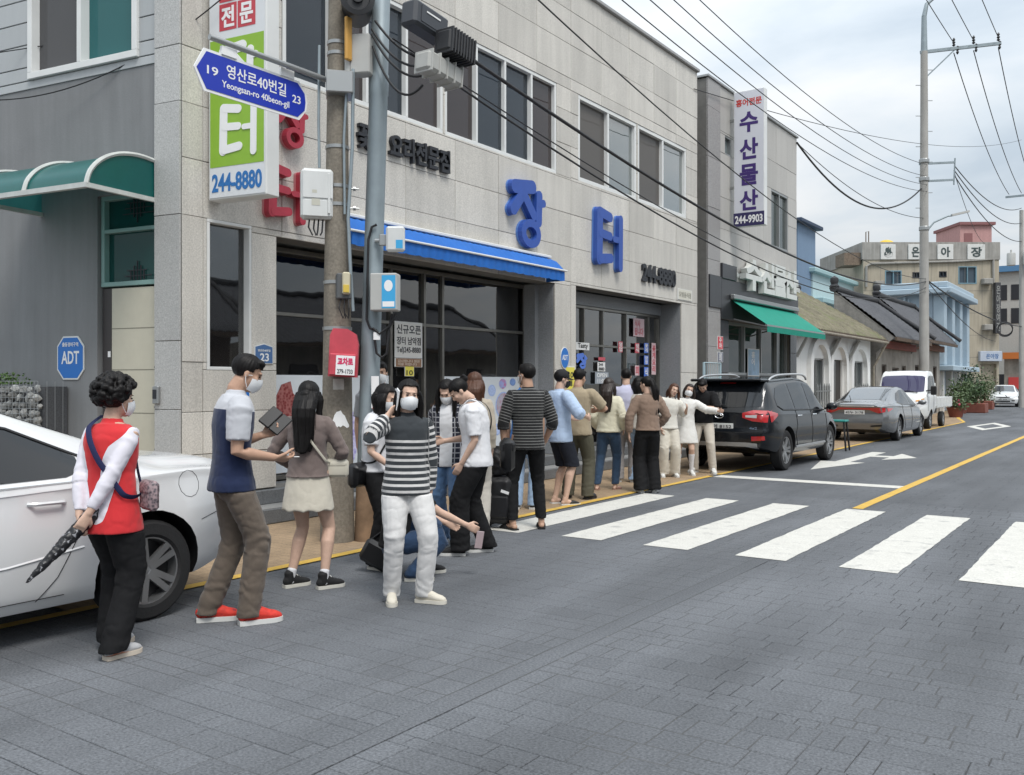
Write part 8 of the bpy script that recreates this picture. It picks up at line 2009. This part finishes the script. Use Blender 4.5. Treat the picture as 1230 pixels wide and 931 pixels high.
# 9 woman with bun in white tee
s = Person('woman in white tee and black trousers with a hair bun bending over her phone', 572,8.37,268,1.655,'f',((-.09,.16,8),(.09,-.10,-6)),lean=.20,head=(-4,42,0),hands=((-.15,.14,.86),(.15,.30,1.05)),elbows=(V3(-.5,-1,-.2),V3(.4,-.8,-.6)),voxel=.0085,build=1.14)
s.body(); s.hair('bun'); s.top(cloth('white_tee',(.68,.68,.70),.03),.46,-.10,.028,'shirt',.007,sl_ease=.026); s.pants(BLKP,1,.024,.078,amp=.007); s.shoes(mat('black_canvas',(.014,.014,.015)),mat('white_sole',(.62,.62,.60)),'sneaker')
crossbody(s,'black shoulder bag on the woman with the hair bun',-1,mat('black_leather',(.012,.012,.013)),mat('black_leather',(.012,.012,.013)),(.26,.13,.30),(.06,-.29,.90),1,.012)
# 10 brown-haired woman
s = Person('brown-haired woman seen from behind, only her head above the woman with the bun', 570,9.6,5,1.68,'f',head=(0,4,0),voxel=.011)
s.body(); s.hair('long',M_HAIRB,.30); s.top(cloth('beige_knit',(.42,.37,.30)),.9,-.08,.03,'sweater'); s.pants(cloth('stone_chino',(.50,.47,.42)),1,.018,.07); s.shoes(mat('white_leather',(.62,.62,.60)),mat('white_sole',(.62,.62,.60)),'low')
# 11 man in bright blue tee
s = Person('grey-haired man in bright blue tee and pale jeans seen from behind', 630,11.3,12,1.765,'m',((-.10,.0,-8),(.11,.03,12)),head=(0,4,0),skin=SKIN2,voxel=.011)
s.body(); s.hair('short',M_HAIRG); s.top(cloth('bright_blue_jersey',(.015,.16,.50)),.42,-.10,.026,'shirt'); s.pants(cloth('pale_denim',(.26,.36,.50),.15),1,.018,.07); s.shoes(mat('dark_sneaker',(.03,.03,.035)),mat('white_sole',(.62,.62,.60)),'low')
# 12 man in fine striped shirt
s = Person('man in black fine-striped shirt, cropped black trousers and slippers seen from behind', 634,9.78,-8,1.78,'m',((-.17,-.05,-28),(.15,.02,6)),head=(-40,2,0),hands=((-.245,.02,.84),(.19,.10,.88)),elbows=(V3(-1,-.5,0),V3(.8,-.7,0)),skin=SKIN2,voxel=.0095)
s.body(legs=True); s.mask(); s.hair('short'); s.top(attr_mat('fine_stripe', lambda A, M_, mix: mix(M_('GREATER_THAN', M_('SINE', M_('MULTIPLY', A('along'), 205.0)), .84), (.014,.014,.015), (.22,.22,.21))),.66,-.11,.026,'striped_shirt',.006,sl_ease=.020)
s.pants(BLKP,.93,.012,.056,amp=.007); s.shoes(M_CARBLK,M_CARBLK,'slipper',foot=SKIN2)
# 13 man in black cap
s = Person('man in black cap, pale blue shirt and dark shorts', 672,11.75,58,1.74,'m',((-.10,.0,0),(.10,.03,6)),head=(12,10,0),hands=((-.18,.26,1.08),(.22,.27,1.10)),elbows=(V3(-.6,-1,-.3),V3(1,-.6,-.4)),voxel=.011)
s.body(legs=True); s.mask(mat('black_mask',(.015,.015,.016),rough=.9)); s.hair('short'); s.cap(mat('black_cap',(.014,.014,.016),rough=.85)); s.top(cloth('pale_blue_shirt',(.40,.50,.66),.05),.62,-.14,.036,'shirt',.008,sl_ease=.034); s.pants(cloth('dark_shorts',(.018,.02,.028)),.50,.026,.09); s.shoes(M_CARBLK,mat('white_sole',(.62,.62,.60)),'slipper',foot=s.skin)
# 14 man in olive
s = Person('man in khaki tee and olive trousers seen from behind with bent arms', 694,12.3,14,1.77,'m',((-.14,.02,-14),(.14,-.02,16)),head=(18,16,0),hands=((-.15,.30,1.12),(.18,.30,1.14)),elbows=(V3(-1,-.6,-.3),V3(1,-.6,-.3)),skin=SKIN2,voxel=.011,build=1.06)
s.body(); s.hair('short'); s.top(cloth('khaki_tee',(.33,.27,.185)),.44,-.10,.028,'shirt',.007,sl_ease=.026); s.pants(cloth('olive_trouser',(.085,.080,.058)),1,.022,.075); s.shoes(mat('dark_shoe',(.03,.035,.045)),M_CARBLK,'low')
# 15 woman in cream cardigan
s = Person('woman in cream cardigan and skinny jeans with long wavy dark hair', 731,13.35,14,1.64,'f',((-.15,-.10,-10),(.09,.04,12)),head=(0,5,0),hands=((-.20,.10,.92),(.21,.10,.92)),voxel=.011)
s.body(legs=True); s.hair('long',mat('dark_brown_hair',(.022,.014,.011),rough=.45),.42); s.top(cloth('cream_knit',(.60,.57,.44),.06,weave=160),.95,-.05,.040,'cardigan',.008,sl_ease=.030); s.pants(cloth('navy_denim',(.035,.065,.115),.15),.95,.014,.056); s.shoes(mat('tan_flat',(.42,.22,.17),rough=.6),mat('tan_sole',(.30,.18,.14)),'slipper',foot=s.skin)
# 16 man in lavender tee
s = Person('tall man in pale lavender tee and grey trousers behind the cream cardigan', 752,14.4,4,1.80,'m',((-.12,.0,-14),(.12,.0,12)),head=(0,6,0),voxel=.012)
s.body(); s.hair('short'); s.top(cloth('lavender_tee',(.52,.52,.66),.04),.45,-.10,.028,'shirt'); s.pants(cloth('ash_trouser',(.23,.215,.21)),1,.022,.08); s.shoes(mat('white_leather',(.62,.62,.60)),mat('white_sole',(.62,.62,.60)),'sneaker')
# 17 woman in pale jeans
s = Person('dark-haired woman in pale jeans half hidden beside the tall man in lavender', 766,14.3,40,1.66,'f',((-.08,.0,0),(.09,.02,10)),head=(10,8,0),voxel=.012)
s.body(); s.hair('bob',length=.24); s.mask(); s.top(cloth('ecru_blouse',(.5,.47,.42)),.9,-.06,.028,'blouse'); s.pants(cloth('pale_denim',(.26,.36,.50),.15),1,.02,.078); s.shoes(mat('grey_flat',(.35,.35,.35)),mat('white_sole',(.62,.62,.60)),'low')
# 18 woman with ponytail
s = Person('woman in taupe blouse and wide black trousers with a long black ponytail', 778,13.0,-14,1.665,'f',((-.10,.0,-12),(.10,.03,8)),head=(-42,6,0),hands=((-.27,.02,.86),(.17,.14,.95)),elbows=(V3(-1,-.4,0),V3(.9,-.6,-.2)),voxel=.011)
s.body(); s.hair('pony',length=.50); s.top(cloth('taupe_blouse',(.235,.165,.125)),.96,-.02,.040,'blouse',.009,sl_ease=.030); s.pants(BLKP,1,.024,.098,amp=.007); s.shoes(mat('white_leather',(.62,.62,.60)),mat('white_sole',(.62,.62,.60)),'low')
# 19, 20 two girls in white
s = Person('laughing girl with brown hair in white top leaning against the girl in the shirt dress', 803,15.2,168,1.56,'f',((-.10,.0,-10),(.10,.02,10)),tilt=-.14,lean=.08,head=(-10,4,-10),hands=((-.30,.14,1.24),(.16,.10,.88)),elbows=(V3(-.6,-.5,-1),V3(1,-.5,0)),voxel=.012)
s.body(); s.hair('long',M_HAIRB,.26); s.top(cloth('white_blouse',(.68,.66,.60),.04),.5,-.06,.032,'blouse',sl_ease=.04); s.pants(cloth('cream_trouser',(.60,.56,.48)),1,.024,.095); s.shoes(mat('white_leather',(.62,.62,.60)),mat('white_sole',(.62,.62,.60)),'sneaker')
s = Person('girl in white shirt dress and knee socks stretching her arm towards the man in black', 823,15.5,176,1.55,'f',((-.10,.03,-12),(.12,-.02,16)),tilt=-.10,head=(-8,2,-12),hands=((-.58,.26,1.20),(.18,.06,.90)),elbows=(V3(-.3,-.6,-1),V3(1,-.4,0)),voxel=.012)
s.body(legs=True); s.mask(); s.hair('long',mat('dark_brown_hair',(.022,.014,.011)),.26); s.top(cloth('white_shirt_dress',(.70,.69,.66),.04),.97,-.33,.046,'shirt_dress',.010,flare=.05,sl_ease=.032); s.socks(WHT,.30); s.shoes(mat('white_leather',(.62,.62,.60)),mat('white_sole',(.62,.62,.60)),'sneaker')
# 21 man in black top
s = Person('man in black top and cream trousers bending his head over his hands behind the SUV', 845,15.85,192,1.69,'m',((-.17,.04,-22),(.15,.0,20)),head=(-6,46,0),lean=.10,hands=((-.05,.26,1.16),(.07,.27,1.16)),elbows=(V3(-1,-.2,-.6),V3(1,-.2,-.6)),curl=(.6,.6),voxel=.011)
s.body(); s.hair('short'); s.top(cloth('black_knit_top',(.012,.012,.013)),.5,-.05,.028,'shirt',sl_ease=.03); s.pants(cloth('cream_chino',(.56,.51,.44),.05),1,.014,.066); s.shoes(mat('white_leather',(.62,.62,.60)),mat('white_sole',(.62,.62,.60)),'sneaker')
# ---------------------------------------------------------------- wheeled travel bag in the queue
gx_, gy_ = G(600,634); tb2 = thing('travel_bag', (gx_,gy_,0), 'black wheeled travel bag with white tag standing in the queue', 'suitcase')
Ml = Matrix.Translation((gx_,gy_,0)) @ Matrix.Rotation(YAW-.25,4,'Z')
q = MB(); q.cbox(-.16,.16,-.12,.12,.05,.56,.05,0,Ml); me = q.mesh('x'); q2 = remesh(q,.012,2); co, no = verts_np(q2); set_np(q2, co+no*((fbm(co*np.array([14,14,9.]),2,5)-.5)*.02)[:,None]); q2.materials.append(mat('black_nylon',(.014,.014,.016),rough=.5,bump=.3,bscale=80)); q2.transform(Matrix.Translation(-ORG[tb2.name])); link_mesh('case', q2, tb2, 180)
q = MB(); q.cbox(-.13,.13,-.145,-.10,.12,.36,.02,0,Ml); q.build('front_pocket', mat('black_nylon',(.014,.014,.016)), tb2, smooth=40)
q = MB(); q.box(-.07,.02,-.149,-.146,.40,.43,0,Ml @ Matrix.Rotation(.3,4,'Y')); q.build('tag', M_WTXT, tb2)
q = MB(); q.tube([Ml @ Vector(p) for p in ((-.10,.05,.55),(-.10,.05,.60),(.10,.05,.60),(.10,.05,.55))],.012,8); q.build('handle', M_CARBLK, tb2, smooth=50)
for sx in (-.13,.13): q = MB(); q.lathe([(.035,-.015),(.04,0),(.035,.015)],12,0,Ml @ Matrix.Translation((sx,.09,.04)) @ Matrix.Rotation(PI/2,4,'Y')); q.build('wheel', M_CARBLK, tb2)
q = MB(); c_ = Ml @ Vector((0,-.02,.72)); q.ball(tuple(c_),(.15,.11,.17),14,10); q3 = remesh(q,.012,1); co, no = verts_np(q3); set_np(q3, co+no*((fbm(co*15,2,8)-.5)*.05)[:,None]); q3.materials.append(mat('black_nylon',(.014,.014,.016)))
rk = thing('black_rucksack', tuple(c_), 'soft black rucksack sitting on top of the wheeled travel bag', 'bag'); q3.transform(Matrix.Translation(-ORG[rk.name])); link_mesh('sack', q3, rk, 180)
bpy.data.scenes.remove(TMP)
